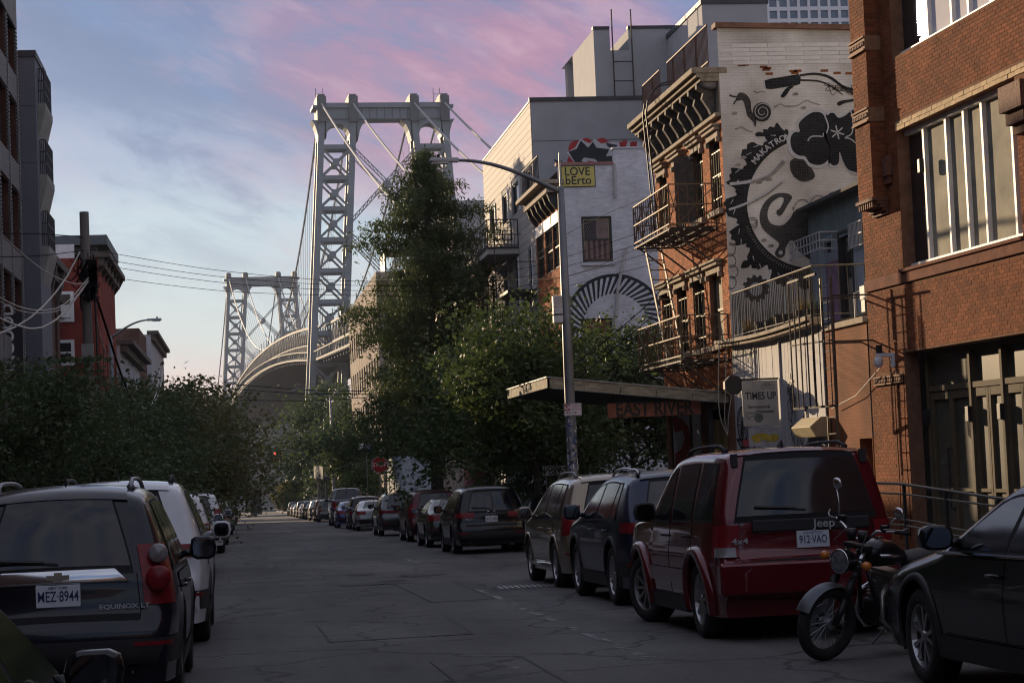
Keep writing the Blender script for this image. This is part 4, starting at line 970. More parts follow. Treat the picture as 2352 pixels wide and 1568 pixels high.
def pots():
    POT = mat('black nursery pot', (.03, .03, .033), .6, var=.3); SOIL = mat('soil', (.05, .04, .03), .95)
    DRY = mat('dry grass', (.36, .27, .12), .9, var=.3, scale=9, trans=.3); GR = mat('pot plant green', (.07, .10, .035), .8, var=.4, scale=9, trans=.3)
    spec = [(148, 570, .36, 0), (260, 560, .30, 1), (348, 525, .40, 0), (405, 500, .38, 2), (470, 480, .44, 0), (520, 462, .40, 0), (600, 450, .4, 1), (660, 440, .36, 2)]
    words = ['black plant pot at the far left end of the terrace edge', 'pot with a tuft of ochre dry grass on the terrace edge', 'wide black pot right of the dry grass on the terrace edge', 'black pot with a thin green plant, fourth on the terrace edge', 'largest black pot in the middle of the terrace edge', 'black pot behind the top of the ladder cage', 'pot with pale dry grass behind the ladder cage', 'black pot with small green plant by the railing corner']
    for i, (x, y, s, k) in enumerate(spec):
        p = onX(*c5(x, y), XF+.12); z0 = zc5-.08
        t = thing('plant_pot', (XF+.16, p.y, z0), words[i], 'plant pot', 'pots on the terrace edge')
        mb = MB(); mb.lathe([(.0, 0), (s*.36, 0), (s*.46, s*.95), (s*.5, s*.95), (s*.5, s), (s*.43, s), (s*.4, s*.9), (0, s*.88)], 14, (XF+.16, p.y, z0)); mb.build('pot', POT, t, smooth=False)
        if k:
            mb = MB(); r = random.Random(i)
            for _ in range(150 if k == 1 else 70):
                a = r.uniform(0, 6.28); l = r.uniform(.15, .45); b = Vector((XF+.16+r.uniform(-.1, .1), p.y+r.uniform(-.12, .12), z0+s*.88)); e = b+Vector((math.cos(a)*l*.5, math.sin(a)*l*.7, l)); w = Vector((math.sin(a), -math.cos(a), 0))*.008
                mb.add([b-w, b+w, e], [(0, 1, 2)])
            mb.build('grass_tuft' if k == 1 else 'foliage', DRY if k == 1 else GR, t, fix=False)
pots()
def blade_sign():
    Y = 42.5; Fq = Frame((0, Y, 0), (1, 0, 0), (0, -1, 0)); r = Fq.rect(1708, 979, 1785, 872)
    T = thing('hanging_shop_sign', Fq.p(r[1], r[3]), 'cream hanging sign hand painted in black with a small bicycle drawing', 'sign')
    mb = MB(); fbox(mb, Fq, *r, -.02, .02); mb.build('board', mat('sign cream', (.42, .40, .36), .7, var=.2, scale=3), T, bevel=.006)
    INK = mat('sign ink', (.03, .03, .032), .6); uc = (r[0]+r[1])/2; H = r[3]-r[2]; W = r[1]-r[0]
    text_mesh('TIMES UP', .225, 'lettering', INK, fmat(Fq, uc+.01, r[2]+H*.655, .021), T, bold=.004, sx=.75)
    text_mesh('Environmental', .105, 'lettering', INK, fmat(Fq, uc-.04, r[2]+H*.42, .021), T, bold=.002, sx=.8); text_mesh('Organization', .095, 'lettering', INK, fmat(Fq, uc+.10, r[2]+H*.315, .021), T, bold=.002, sx=.8)
    g = MB()
    def ring(u, z, R, w): 
        for k in range(16): a, b = k*math.pi/8, (k+1)*math.pi/8; g.bar(Fq.p(u+R*math.cos(a), z+R*math.sin(a), .022), Fq.p(u+R*math.cos(b), z+R*math.sin(b), .022), .003, w)
    b0 = (r[0]+W*.62, r[2]+H*.86)
    for du in (0, .20): ring(b0[0]+du-.02, b0[1], .05, .008)
    for a, b in (((0, 0), (.05, .06)), ((.05, .06), (.14, .06)), ((.14, .06), (.18, 0)), ((.05, .06), (.1, 0)), ((.1, 0), (.14, .06)), ((.05, .06), (.05, .09)), ((.14, .06), (.15, .09))): g.bar(Fq.p(b0[0]-.02+a[0], b0[1]+a[1], .022), Fq.p(b0[0]-.02+b[0], b0[1]+b[1], .022), .003, .008)
    for a, b in (((.04, .30), (.24, .28)), ((.04, .26), (.10, .16)), ((.10, .16), (.25, .26)), ((.25, .26), (.28, .34))): g.bar(Fq.p(r[0]+a[0]*W/.75, r[2]+a[1], .022), Fq.p(r[0]+b[0]*W/.75, r[2]+b[1], .022), .003, .010)
    g.build('drawing', INK, T)
    g = MB(); g.sheet([Fq.p(r[0]+.34+.10*math.cos(a), r[2]+.17+.10*math.sin(a), .0215) for a in np.linspace(0, 6.28, 20)[:-1]]); g.build('wheel_disc', mat('sign green grey', (.12, .14, .13), .7), T)
    mb = MB(); mb.bar(Fq.p(r[0]-.02, r[3]+.03, 0), Fq.p(r[1]+.02, r[3]+.03, 0), .04); mb.build('arm', BLACK, T)
    mb = MB(); c = Fq.p(r[0]-.17, r[3]-.08, 0); mb.poly([c+Vector((.22*math.cos(a), 0, .22*math.sin(a))) for a in np.linspace(.39, .39+6.283, 9)[:-1]], (0, .16, 0)); mb.build('end_box', BLACK, T)
    Fp = Frame((0, Y+.02, 0), (1, 0, 0), (0, -1, 0)); r2 = Fp.rect(1721, 1025, 1790, 981)
    t = thing('hanging_banner', Fp.p(r2[1], r2[3]), 'grey banner with yellow smears below the cream bicycle sign', 'banner')
    mb = MB(); fbox(mb, Fp, *r2, -.006, .006); mb.build('cloth', mat('smeared banner', (.36, .36, .37), .8, var=.3, scale=4), t)
    g = MB(); rr = random.Random(8)
    for _ in range(16):
        u = rr.uniform(r2[0]+.1, r2[1]-.1); z = rr.uniform(r2[2]+.12, r2[3]-.14); s = rr.uniform(.03, .07); g.sheet([Fp.p(u+s*1.4*(1+.4*math.sin(3*a))*math.cos(a), z+s*math.sin(a), .007+.0004*_) for a in np.linspace(0, 6.28, 12)[:-1]])
    g.build('yellow_paint', mat('yellow smear', (.50, .36, .04), .7, var=.3, scale=8), t)
    q = FR.rect(*((1740+822/6.535)*.91875, (920+1275/6.535)*.91875), *((1740+905/6.535)*.91875, (920+1160/6.535)*.91875)); s = MB(); fbox(s, FR, *q, .07, .078)
    s.build('sticker', mat('red sticker', (.45, .07, .09), .6), None, loc=FR.p(q[0], q[2]), label='small red sticker on the white boards below the sign', cat='sticker')
blade_sign()
def gate_hood():
    Y0, Y1 = 38.9, 40.3; z0 = onX(1880, 1003, XF-.2).z; z1 = onX(1880, 957, XF-.2).z; h = z1-z0; B = mat('beige enamel', (.44, .36, .20), .6, var=.15, scale=4)
    T = thing('shutter_hood', (XF, (Y0+Y1)/2, z0), 'beige hexagonal shutter hood over the small window in the boards', 'shutter box')
    mb = MB(); mb.poly([(XF-.03, Y0, z1), (XF-.22, Y0, z1), (XF-.46, Y0, z0+h*.52), (XF-.34, Y0, z0), (XF-.03, Y0, z0)], (0, Y1-Y0, 0)); mb.build('housing', B, T, bevel=.01)
    mb = MB(); mb.box((XF-.14, Y0+.08, z0-.75), (XF-.06, Y1-.08, z0-.01)); mb.build('shutter_box', mat('grey louvre', (.22, .22, .21), .6, var=.2), T)
    for k in range(6): mb = MB(); mb.box((XF-.16, Y0+.10, z0-.70+k*.11), (XF-.141, Y1-.10, z0-.63+k*.11)); mb.build('slat', STEEL, T)
gate_hood()
def cage_ladder():
    X = XF-.75; T = thing('caged_ladder', (XF-.5, 39, gz(39)), 'tall dark caged ladder rising from the wall to the roof terrace', 'ladder')
    L = MB(); a = onX(*c5(712, 235), X); b = onX(*c5(772, 225), X); zb = onX(*c5(775, 1320), X).z; B = mat('sunlit ladder steel', (.16, .14, .10), .4, metal=.6, var=.3, scale=7)  # ladder colour lightened as if in sun, the cage keeps dark iron
    L.tube([(X, a.y, onX(*c5(720, 530), X).z), (X, a.y, a.z)], .026, 6); L.tube([(X, b.y, zb), (X, b.y, b.z)], .028, 6); yb = onX(*c5(745, 800), X).y; L.tube([(X, yb, zb), (X, yb, onX(*c5(745, 540), X).z)], .022, 6)
    z = zb+.1
    while z < a.z: L.tube([(X, yb, z), (X, b.y, z)], .012, 5); z += .31
    L.build('ladder', B, T)
    C = MB(); zt = onX(*c5(600, 235), X-.35).z; zl = onX(*c5(600, 1028), X-.35).z
    ys = [onX(*c5(x, 600), X-.35).y for x in (530, 560, 590, 632, 665)]; C.bar((X-.35, ys[0], zt), (X-.35, ys[-1]-.4, zt), .04); C.bar((X-.35, ys[0], zl), (X, b.y, zl), .045); C.bar((X-.35, ys[0], (zt+zl)/2), (X, b.y, (zt+zl)/2), .03)
    for y in ys: C.tube([(X-.35, y, zl), (X-.35, y, zt)], .017, 5)
    for y in (a.y, b.y): C.bar((X, y, zl+1.2), (XF, y, zl+1.2), .03); C.bar((X, y, zt-.4), (XF, y, zt-.4), .03)
    for k in range(5): y = ys[-1]-.1*k-.08; C.tube([(X-.35+.07*k, y, zl), (X-.35+.07*k, y, zt-.5)], .010, 4)
    C.build('cage', IRON, T)
cage_ladder()
def roof_unit():
    p = onX(1993, 700, XF+.15); T = thing('air_conditioner', (XF+.15, p.y, zc5), 'narrow white wall unit with pipes at the right end of the terrace', 'air conditioner'); r = onX(1993, 655, XF+.15)
    mb = MB(); mb.box((XF+.05, p.y-.16, p.z+.1), (XF+.32, p.y+.16, r.z)); mb.build('case', mat('dull white enamel', (.55, .54, .50), .6, var=.15), T, bevel=.015)
    mb = MB()
    for k in range(6): mb.box((XF+.07, p.y-.164, p.z+.16+k*.06), (XF+.30, p.y-.16, p.z+.19+k*.06))
    mb.build('vent', BLACK, T); mb = MB(); mb.tube([(XF+.1, p.y+.18, p.z+.3), (XF, p.y+.32, p.z+.25), (XF, p.y+.32, p.z-.3)], .02, 6); mb.build('pipe', PALEWIRE, T); mb = MB(); mb.box((XF+.06, p.y-.1, zc5-.05), (XF+.3, p.y+.12, p.z+.1)); mb.build('base', BLACK, T)
roof_unit()
# ---------------------------------------------------------------- white brick house with the yellow banner
YW3 = 71.4; FW = Frame((XF, YW3, 0), (1, 0, 0), (0, -1, 0))
def white_house():
    T = thing('white_brick_house', (XF, 74, gz(74)), 'white painted brick house with striped arch mural and a flag in its window', 'building')
    Z0 = gz(74)-.3; zl = FW.uz(1300, 380)[1]; us = FW.uz(1409, 380)[0]; zh = FW.uz(1450, 341)[1]; ue = us+5.5
    wn = FW.rect(1339, 603, 1404, 496); w2 = FW.rect(1338, 800, 1406, 730)
    mb = MB(); wall(mb, FW, 0, us, Z0, zl, [wn, w2], .14); wall(mb, FW, us, ue, Z0, zh, [], .1); mb.build('wall', WHITEBRICK, T)
    bricks_stuff(FW, brick_field(FW, 0, us, 1.5, zl-.02, [wn, w2])+brick_field(FW, us+.002, us+2.6, 1.5, zh-.02, []), 'brickwork', WHITEBRICK, T, d=.004)
    mb = MB(); fbox(mb, FW, -.05, us, zl, zl+.10, -.3, .06); mb.build('coping', mat('pink coping', (.32, .16, .14), .8, var=.2), T)
    mb = MB(); fbox(mb, FW, us-.02, ue, zh, zh+.06, -.3, .04); mb.build('coping', WHITEBRICK, T)
    FLAG = mat('flag stripes pale', (.22, .16, .14), .8); w = sash_window(FW, T, wn, dp=.12, fw=.08, glass=glass_mat('clear reflecting glass', (.03, .032, .036), .05), mid=True, frame=mat('dark green sash', (.03, .035, .03), .5))
    mb = MB(); n = 9; fu0, fu1, fz0, fz1 = wn[0]+.12, wn[1]-.12, wn[2]+.12, wn[3]-.12
    for i in range(n): mb.cur = i % 2; a = fu0+(fu1-fu0)*i/n; b = fu0+(fu1-fu0)*(i+1)/n; fbox(mb, FW, a, b, fz0, fz0+(fz1-fz0)*.52, -.108, -.104)
    mb.cur = 2; fbox(mb, FW, fu0, fu0+(fu1-fu0)*.5, fz0+(fz1-fz0)*.52, fz1, -.108, -.104); mb.cur = 0; fbox(mb, FW, fu0+(fu1-fu0)*.5, fu1, fz0+(fz1-fz0)*.52, fz1, -.108, -.104)
    FLB = mat('flag canton', (.05, .045, .05), .8); ft = thing('flag', FW.p(fu0, fz0, -.1), 'faded stars and stripes flag hanging inside the upper window', 'flag'); mb.build('cloth', [FLAG, mat('flag stripes dull red', (.10, .05, .045), .8), FLB], ft)
    mb = MB()
    for r in range(6):
        for k in range(5): u = fu0+(fu1-fu0)*(.05+.09*k+(.04 if r % 2 else 0)); z = fz0+(fz1-fz0)*(.56+.07*r); fbox(mb, FW, u-.015, u+.015, z-.015, z+.015, -.1039, -.102)
    mb.build('stars', FLAG, ft)
    sash_window(FW, T, w2, dp=.12)
    mb = MB(); fbox(mb, FW, wn[0]-.06, wn[1]+.06, wn[2]-.12, wn[2]-.002, 0, .10); mb.build('sill', WHITEBRICK, T)
    # striped arch
    INK = mat('arch navy black', (.018, .022, .03), .7, var=.4, scale=5); g = MB(); c = FW.uz(*c3(805, 985)); sx = FW.uz(*c3(905, 985))[0]-c[0]
    def ap(r, a, d=.009): return FW.p(c[0]+sx*r/100*math.cos(a), c[1]+sx*r/100*math.sin(a), d)
    for i in range(40):
        a, b = math.pi*i/40, math.pi*(i+1)/40; g.poly([ap(288, a), ap(306, a), ap(306, b), ap(288, b)], FW.n*.003)
    for i in range(24):
        a = math.pi*(i+.1)/24; b = a+math.pi/48; g.poly([ap(190, a+.22), ap(289, a), ap(289, b), ap(190, b+.22)], FW.n*.003)
    for s in (-1, 1):
        for k in range(10):
            z = c[1]-k*.34; g.poly([FW.p(c[0]+s*sx*1.9, z-.10, .009), FW.p(c[0]+s*sx*2.89, z+.05, .009), FW.p(c[0]+s*sx*2.89, z-.12, .009), FW.p(c[0]+s*sx*1.9, z-.27, .009)], FW.n*.003)
    g.build('arch_mural', INK, T)
    PIPE = mat('pale pipe', (.45, .43, .40), .6, var=.2)
    for pts in ((c3(798, 25), c3(800, 225)), (c3(866, 525), c3(815, 770), c3(800, 1000))):
        mb = MB(); mb.tube([FW.p(*FW.uz(*p), .10) for p in pts], .055, 8); mb.build('drain_pipe', PIPE, T)
    # street front in red brick
    u0, u1 = -77.2, -YW3; zc = FR.uz(1275, 448)[1]
    A = [FR.rect(1237, 638, 1248, 538), FR.rect(1256, 630, 1268, 522), FR.rect(1273, 620, 1283, 508)]; zz = (A[1][2], A[1][3]); A = [(a[0], a[1], *zz) for a in A]
    mb = MB(); wall(mb, FR, u0, u1, Z0, zc, A, .15); mb.build('front_wall', MORTAR, T); bricks_stuff(FR, brick_field(FR, u0, u1, 1, zc, A), 'brickwork', BRICK2, T)
    for h in A:
        sash_window(FR, T, h, dp=.1); l = MB(); fbox(l, FR, h[0]-.12, h[1]+.12, h[3]+.002, h[3]+.42, 0, .05); l.build('lintel', WHITEP, T)
    mb = MB(); fbox(mb, FR, u0-.15, u1+.15, zc+.3, zc+.46, -.2, .75); fbox(mb, FR, u0-.1, u1, zc, zc+.298, 0, .45); mb.build('cornice', STONE, T, bevel=.02)
    for i in range(6):
        u = u0+.3+(u1-u0-.6)*i/5; mb = MB(); mb.poly([FR.p(u-.1, z, d) for d, z in ((0, zc-.01), (.4, zc-.01), (.3, zc-.3), (.12, zc-.55), (0, zc-.6))], FR.u*.2); mb.build('cornice_bracket', BLACK, T)
    mb = MB(); zr = zc+.46
    for i in range(15): u = u0+.2+(u1-u0-1.6)*i/14; mb.tube([FR.p(u, zr, .5), FR.p(u, zr+1.1, .5)], .016, 4)
    mb.bar(FR.p(u0+.2, zr+1.1, .5), FR.p(u1-1.4, zr+1.1, .5), .04); mb.bar(FR.p(u0+.2, zr+.1, .5), FR.p(u1-1.4, zr+.1, .5), .04); mb.build('roof_railing', IRON, T)
    mb = MB(); mb.add([FR.p(u0, zl-.2), FR.p(u1, zl-.2), FR.p(u1, zl-.2, -ue), FR.p(u0, zl-.2, -ue)], [(0, 1, 2, 3)]); mb.build('roof', MATS['tar roof'], T)
    # yellow banner
    r = FW.rect(1291, 429, 1364, 382); s = thing('yellow_banner', FW.p(r[0], r[2], .08), 'yellow banner hand lettered LOVE bErto on the white brick wall', 'banner')
    mb = MB(); fbox(mb, FW, r[0]-.03, r[1]+.03, r[2]-.03, r[3]+.03, .02, .035); mb.build('border', BLACK, s); mb = MB(); fbox(mb, FW, *r, .0352, .045); mb.build('cloth', mat('banner yellow', (.58, .50, .14), .7, var=.08, scale=3), s)
    INKB = mat('banner ink', (.02, .02, .02), .6); uc = (r[0]+r[1])/2
    text_mesh('LOVE', .43, 'lettering', INKB, fmat(FW, uc-.03, r[2]+(r[3]-r[2])*.73, .047), s, bold=.006, sx=.92); text_mesh('bErto', .43, 'lettering', INKB, fmat(FW, uc, r[2]+(r[3]-r[2])*.28, .047), s, bold=.006, sx=1.0)
white_house()
# ---------------------------------------------------------------- pale modern block with balconies
def c2(x, y): return ((1160+x/2.45)*.91875, (y/2.45)*.91875)
STUCCO = mat('grey stucco', (.36, .365, .375), .85, var=.08, scale=1.2, bump=.1)
PANEL = mat('pale cladding', (.36, .33, .30), .75, var=.06, scale=1.5, tint=1.1)
def modern_block():
    T = thing('pale_modern_block', (XF, 85, gz(85)), 'pale clad modern apartment block with grey side wall and balconies', 'building')
    u0, u1 = -92.9, -77.22; zt = FR.uz(1228, 222)[1]; Z0 = gz(92)-.3; zg = gz(80)+3.4
    W_ = [FR.rect(*c2(380, 1250), *c2(412, 1020)), FR.rect(*c2(300, 1300), *c2(343, 1095)), FR.rect(*c2(240, 1335), *c2(272, 1158)), FR.rect(*c2(160, 1300), *c2(195, 1238))]
    zt3, zb3 = W_[0][3], W_[0][2]
    W_ = [(a[0], a[1], zb3, zt3) for a in W_]
    fl = zt3-3.25
    W2 = [(-79.4, -78.2, fl-1.9, fl+.1), (-83.6, -82.2, fl-1.9, fl+.1), (-86.9, -85.4, fl-1.9, fl+.1), (-91.2, -89.9, fl-1.9, fl+.1)]; W3 = [(a, b, c-3.2, d-3.2) for a, b, c, d in W2]
    slots = [(-92.6+i*1.1, -92.6+i*1.1+(.42 if i % 3 else .75), gz(85)+.5, zg-.25) for i in range(14)]
    H = W_+W2+W3+slots
    mb = MB(); wall(mb, FR, u0, u1, Z0, zt, H, .16); mb.build('wall', STUCCO, T)
    # cladding boards, row by row
    z = zg+.15; r = 0
    while z < zt-.05:
        z1 = min(z+.285, zt-.02); cuts = [u0+.01]+[h for hh in H if hh[3] > z and hh[2] < z1 for h in (hh[0]-.02, hh[1]+.02)]+[u1-.005]; cuts.sort()
        mb = MB()
        for a, b in zip(cuts[::2], cuts[1::2]):
            if b-a > .05:
                j = (a+b)/2 if (b-a) > 6 else None; segs = [(a, b)] if j is None else [(a, j+.7*math.sin(r*2.1)-.004), (j+.7*math.sin(r*2.1)+.004, b)]
                for p, q in segs: mb = MB(); fbox(mb, FR, p, q, z, z1, 0, .028); mb.build('cladding_board', PANEL, T, loc=FR.p(q, z))
        z += .30; r += 1
    for h in W_+W2+W3:
        w = sash_window(FR, T, h, dp=.1, mid=False, frame=BLACK); m = MB(); fbox(m, FR, h[1]+.03, h[1]+.16, h[2], h[3], .03, .09); m.build('side_trim', WHITEP, w)
    for h in slots:
        g = MB(); fbox(g, FR, h[0], h[1], h[2], h[3], -.15, -.12); g.build('window', GLASSD, T)
    TIL = mat('pale tile', (.40, .38, .37), .6, var=.1, tint=1.1)
    edges = [u0]+[v for h in slots for v in (h[0], h[1])]+[u1]
    for a, b in zip(edges[::2], edges[1::2]):
        if b-a < .08: continue
        z = gz(85)+.2
        while z < zg-.3: mb = MB(); fbox(mb, FR, a+.008, b-.008, z+.006, min(z+.55, zg-.2)-.006, 0, .02); mb.build('tile', TIL, T, loc=FR.p(a, z)); z += .56
    # grey side wall facing down the street
    Fs = Frame((XF, 77.2, 0), (1, 0, 0), (0, -1, 0)); uE = 13
    mb = MB(); wall(mb, Fs, 0, uE, Z0, zt, [], .1); mb.add([Fs.p(uE, Z0), Fs.p(uE, zt), Fs.p(uE, zt, -15.6), Fs.p(uE, Z0, -15.6)], [(0, 1, 2, 3)]); mb.add([FR.p(u0, Z0), FR.p(u0, zt), FR.p(u0, zt, -13), FR.p(u0, Z0, -13)], [(0, 1, 2, 3)]); mb.add([Fs.p(0, zt-.2), Fs.p(uE, zt-.2), Fs.p(uE, zt-.2, -15.6), Fs.p(0, zt-.2, -15.6)], [(0, 1, 2, 3)]); mb.build('side_wall', STUCCO, T)
    mb = MB(); fbox(mb, Fs, -.06, uE, zt, zt+.16, -.25, .05); mb.build('coping', mat('dark coping', (.05, .052, .056), .6), T)
    mb = MB(); fbox(mb, FR, u0, u1-.06, zt, zt+.08, -.25, .05); mb.build('coping', MATS['dark coping'], T)
    zj = Fs.uz(*c2(600, 862))[1]; mb = MB(); fbox(mb, Fs, 0.01, uE, zj-.012, zj+.012, 0, .006); mb.build('joint_strip', MATS['dark coping'], T)
    # graffiti
    def gp(pts, d): return [Fs.p(*Fs.uz(*c2(x, y)), d) for x, y in pts]
    GR = {'r': MB(), 'k': MB(), 'w': MB()}
    for c in ((680, 900, 36), (750, 880, 34), (845, 885, 40), (985, 880, 22), (1105, 885, 30), (660, 985, 28), (905, 915, 30)):
        GR['r'].poly(gp([(c[0]+c[2]*math.cos(a), c[1]+c[2]*math.sin(a)) for a in np.linspace(0, 6.28, 18)[:-1]], .004), Fs.n*.003)
    GR['r'].poly(gp([(640, 900), (690, 860), (930, 870), (930, 1015), (640, 1015)], .002), Fs.n*.002)
    GR['w'].poly(gp([(628, 935), (680, 905), (710, 852), (770, 880), (800, 850), (840, 880), (900, 870), (1150, 868), (1150, 905), (920, 905), (920, 1016), (690, 1016)], .008), Fs.n*.003)
    GR['k'].poly(gp([(640, 930), (690, 912), (715, 862), (760, 905), (790, 868), (810, 905), (890, 915), (868, 960), (905, 1014), (845, 1012), (800, 975), (735, 965), (720, 985), (745, 1014), (690, 1014)], .012), Fs.n*.003)
    GR['k'].poly(gp([(868, 875), (940, 890), (930, 905), (905, 930), (900, 905), (880, 900)], .0125), Fs.n*.003); GR['k'].poly(gp([(858, 960), (905, 955), (910, 1014), (840, 1014)], .0118), Fs.n*.003)
    GR['r'].poly(gp([(740, 1014), (760, 985), (795, 990), (800, 1014)], .0130), Fs.n*.003)
    for p in ([(950, 870), (1000, 870), (990, 903), (955, 903)], [(1020, 868), (1060, 868), (1055, 903), (1015, 903)]): GR['r'].poly(gp(p, .0125), Fs.n*.003)
    GR['k'].poly(gp([(545, 975), (575, 985), (600, 980), (595, 1005), (570, 1000)], .004), Fs.n*.003)
    o = GR['r'].build('graffiti', mat('graffiti red', (.42, .035, .035), .7, var=.15), T); GR['k'].build('graffiti', mat('graffiti black', (.025, .028, .032), .7, var=.3), T); GR['w'].build('graffiti', mat('graffiti white', (.55, .55, .56), .7, var=.08), T)
    # balconies
    SL = mat('balcony slab', (.44, .41, .37), .8, var=.1)
    def balcony(ya, yb, zf, D, panel=True):
        mb = MB(); fbox(mb, FR, -yb, -ya, zf-.32, zf-.10, .028, D); b = mb.build('balcony', SL, T); mb = MB(); fbox(mb, FR, -yb-.03, -ya+.03, zf-.098, zf, .028, D+.03); mb.build('edge', MATS['dark coping'], b)
        r = MB(); h = 1.12
        def run(a, c, n, deco):
            a = Vector(a); c = Vector(c)
            for z in (.06, h): r.bar(a+Vector((0, 0, z)), c+Vector((0, 0, z)), .04)
            for i in range(n+1): p = a.lerp(c, i/n); r.tube([p, p+Vector((0, 0, h))], .012 if 0 < i < n else .025, 4)
            if deco:
                for (f0, f1, z0, z1) in ((.2, .75, .25, .98), (.2, .5, .25, .65)):
                    p, q = a.lerp(c, f0), a.lerp(c, f1); V = lambda v, z: v+Vector((0, 0, z)); r.bar(V(p, z0), V(q, z0), .035); r.bar(V(p, z1), V(q, z1), .035); r.bar(V(p, z0), V(p, z1), .035); r.bar(V(q, z0), V(q, z1), .035)
        run(FR.p(-ya, zf, .05), FR.p(-ya, zf, D-.02), 9, True); run(FR.p(-yb, zf, D-.02), FR.p(-ya, zf, D-.02), 14, False); run(FR.p(-yb, zf, .05), FR.p(-yb, zf, D-.02), 6, False)
        r.build('railing', IRON, b)
    zb = onX(1150, 556, XF-1.0).z
    balcony(82.0, 89.6, zb, 1.35); balcony(86.5, 91.5, zb-3.2, .9); balcony(84, 91, zb-6.6, 1.1)
    mb = MB(); ff = onX(1215, 655, XF-.6).z; fbox(mb, FR, -81.2, -77.4, ff-.12, ff, .03, 1.2); b = mb.build('fire_escape', BLACK, T); r = MB()
    for i in range(12): u = -81.1+3.6*i/11; r.tube([FR.p(u, ff, 1.18), FR.p(u, ff+1.1, 1.18)], .012, 4)
    r.bar(FR.p(-81.1, ff+1.1, 1.18), FR.p(-77.5, ff+1.1, 1.18), .035); r.bar(FR.p(-77.5, ff+1.1, 0.03), FR.p(-77.5, ff+1.1, 1.18), .035); r.bar(FR.p(-81.1, ff+2.6, .05), FR.p(-81.1, ff+2.6, 1.18), .035); r.tube([FR.p(-81.1, ff, 1.18), FR.p(-81.1, ff+2.6, 1.18)], .02, 5)
    for i in range(8): u = -81+i*.12; r.bar(FR.p(u, ff-.3-i*.33, .5), FR.p(u, ff-.3-i*.33, 1.1), .12, .02)
    r.build('railing', BLACK, b)
    # vents on the roof
    for px in (1604-15, 1604+8):
        q = Fs.uz(1160*.91875+px-1160*.91875, 210, -6)
    for k, x in enumerate((1088, 1140)):
        p = Frame((XF, 79, 0), (1, 0, 0), (0, -1, 0)); q = p.uz(*c2(x, 585)); mb = MB(); mb.lathe([(.14, zt-.3), (.14, zt+.45), (.22, zt+.47), (.22, zt+.52), (.16, zt+.6), (.2, zt+.62), (.0, zt+.72)], 12, p.p(q[0], 0)); mb.build('roof_vent', STEEL, T)
    # set back upper floor: three walls and an access ladder
    Xp = 14.5; ST2 = STUCCO; Fq = Frame((Xp, 77.5, 0), (1, 0, 0), (0, -1, 0)); Fz = Frame((Xp, 0, 0), (0, -1, 0), (-1, 0, 0))
    zA = Fq.uz(1392, 68)[1]; zN = Fq.uz(1420, 116)[1]; zB = Fq.uz(1500, 66)[1]; a1 = Fq.uz(1401, 100)[0]; a2 = Fq.uz(1444, 100)[0]; a3 = Fq.uz(1557, 100)[0]; ye = -Fz.uz(1316, 150)[0]; zLo = zt-.3
    P = T
    mb = MB(); nf = Fz.uz(1332, 170)
    wn = (-82.2, -81.2, zt-.1, zt+.75); wt = (-84.6, -84.0, zA-2.2, zA+.01)
    wall(mb, Fz, -ye, -77.5, zLo, zA, [wn, wt], .3); wall(mb, Fq, 0, a1, zLo, zA, [], .1); wall(mb, Fq, a1, a2, zLo, zN, [], .1); wall(mb, Fq, a2, a3+2, zLo, zB, [], .1)
    mb.add([Fq.p(a1, zN), Fq.p(a1, zA), Fq.p(a1, zA, -8), Fq.p(a1, zN, -8)], [(0, 1, 2, 3)]); mb.add([Fq.p(a2, zN), Fq.p(a2, zB), Fq.p(a2, zB, -8), Fq.p(a2, zN, -8)], [(0, 1, 2, 3)]); mb.add([Fq.p(0, zA), Fq.p(a1, zA), Fq.p(a1, zA, -8), Fq.p(0, zA, -8)], [(0, 1, 2, 3)]); mb.add([Fq.p(a2, zB), Fq.p(a3+2, zB), Fq.p(a3+2, zB, -8), Fq.p(a2, zB, -8)], [(0, 1, 2, 3)])
    mb.build('upper_wall', STUCCO, T)
    for a, b, z in ((0, a1, zA), (a2, a3+2, zB)): m = MB(); fbox(m, Fq, a-.02, b, z, z+.12, -.25, .04); m.build('coping', MATS['dark coping'], T)
    w = MB(); fbox(w, Fz, wn[0], wn[1], wn[2], wn[3], -.2, -.1); w.build('window', GLASSD, T); w = MB(); fbox(w, Fz, wn[1]-.25, wn[1], wn[2], wn[3], -.09, .02); w.build('window_frame', WHITEP, T)
    l = MB(); r0, r1 = a1+.06, a2+.08
    for u in (r0, r1): l.tube([Fq.p(u, zLo, .25), Fq.p(u, zA+.75, .25)], .03, 5)
    z = zLo+.3
    while z < zN+.05: l.tube([Fq.p(r0, z, .25), Fq.p(r1, z, .25)], .022, 4); z += .78
    l.build('roof_ladder', IRON, T)
modern_block()
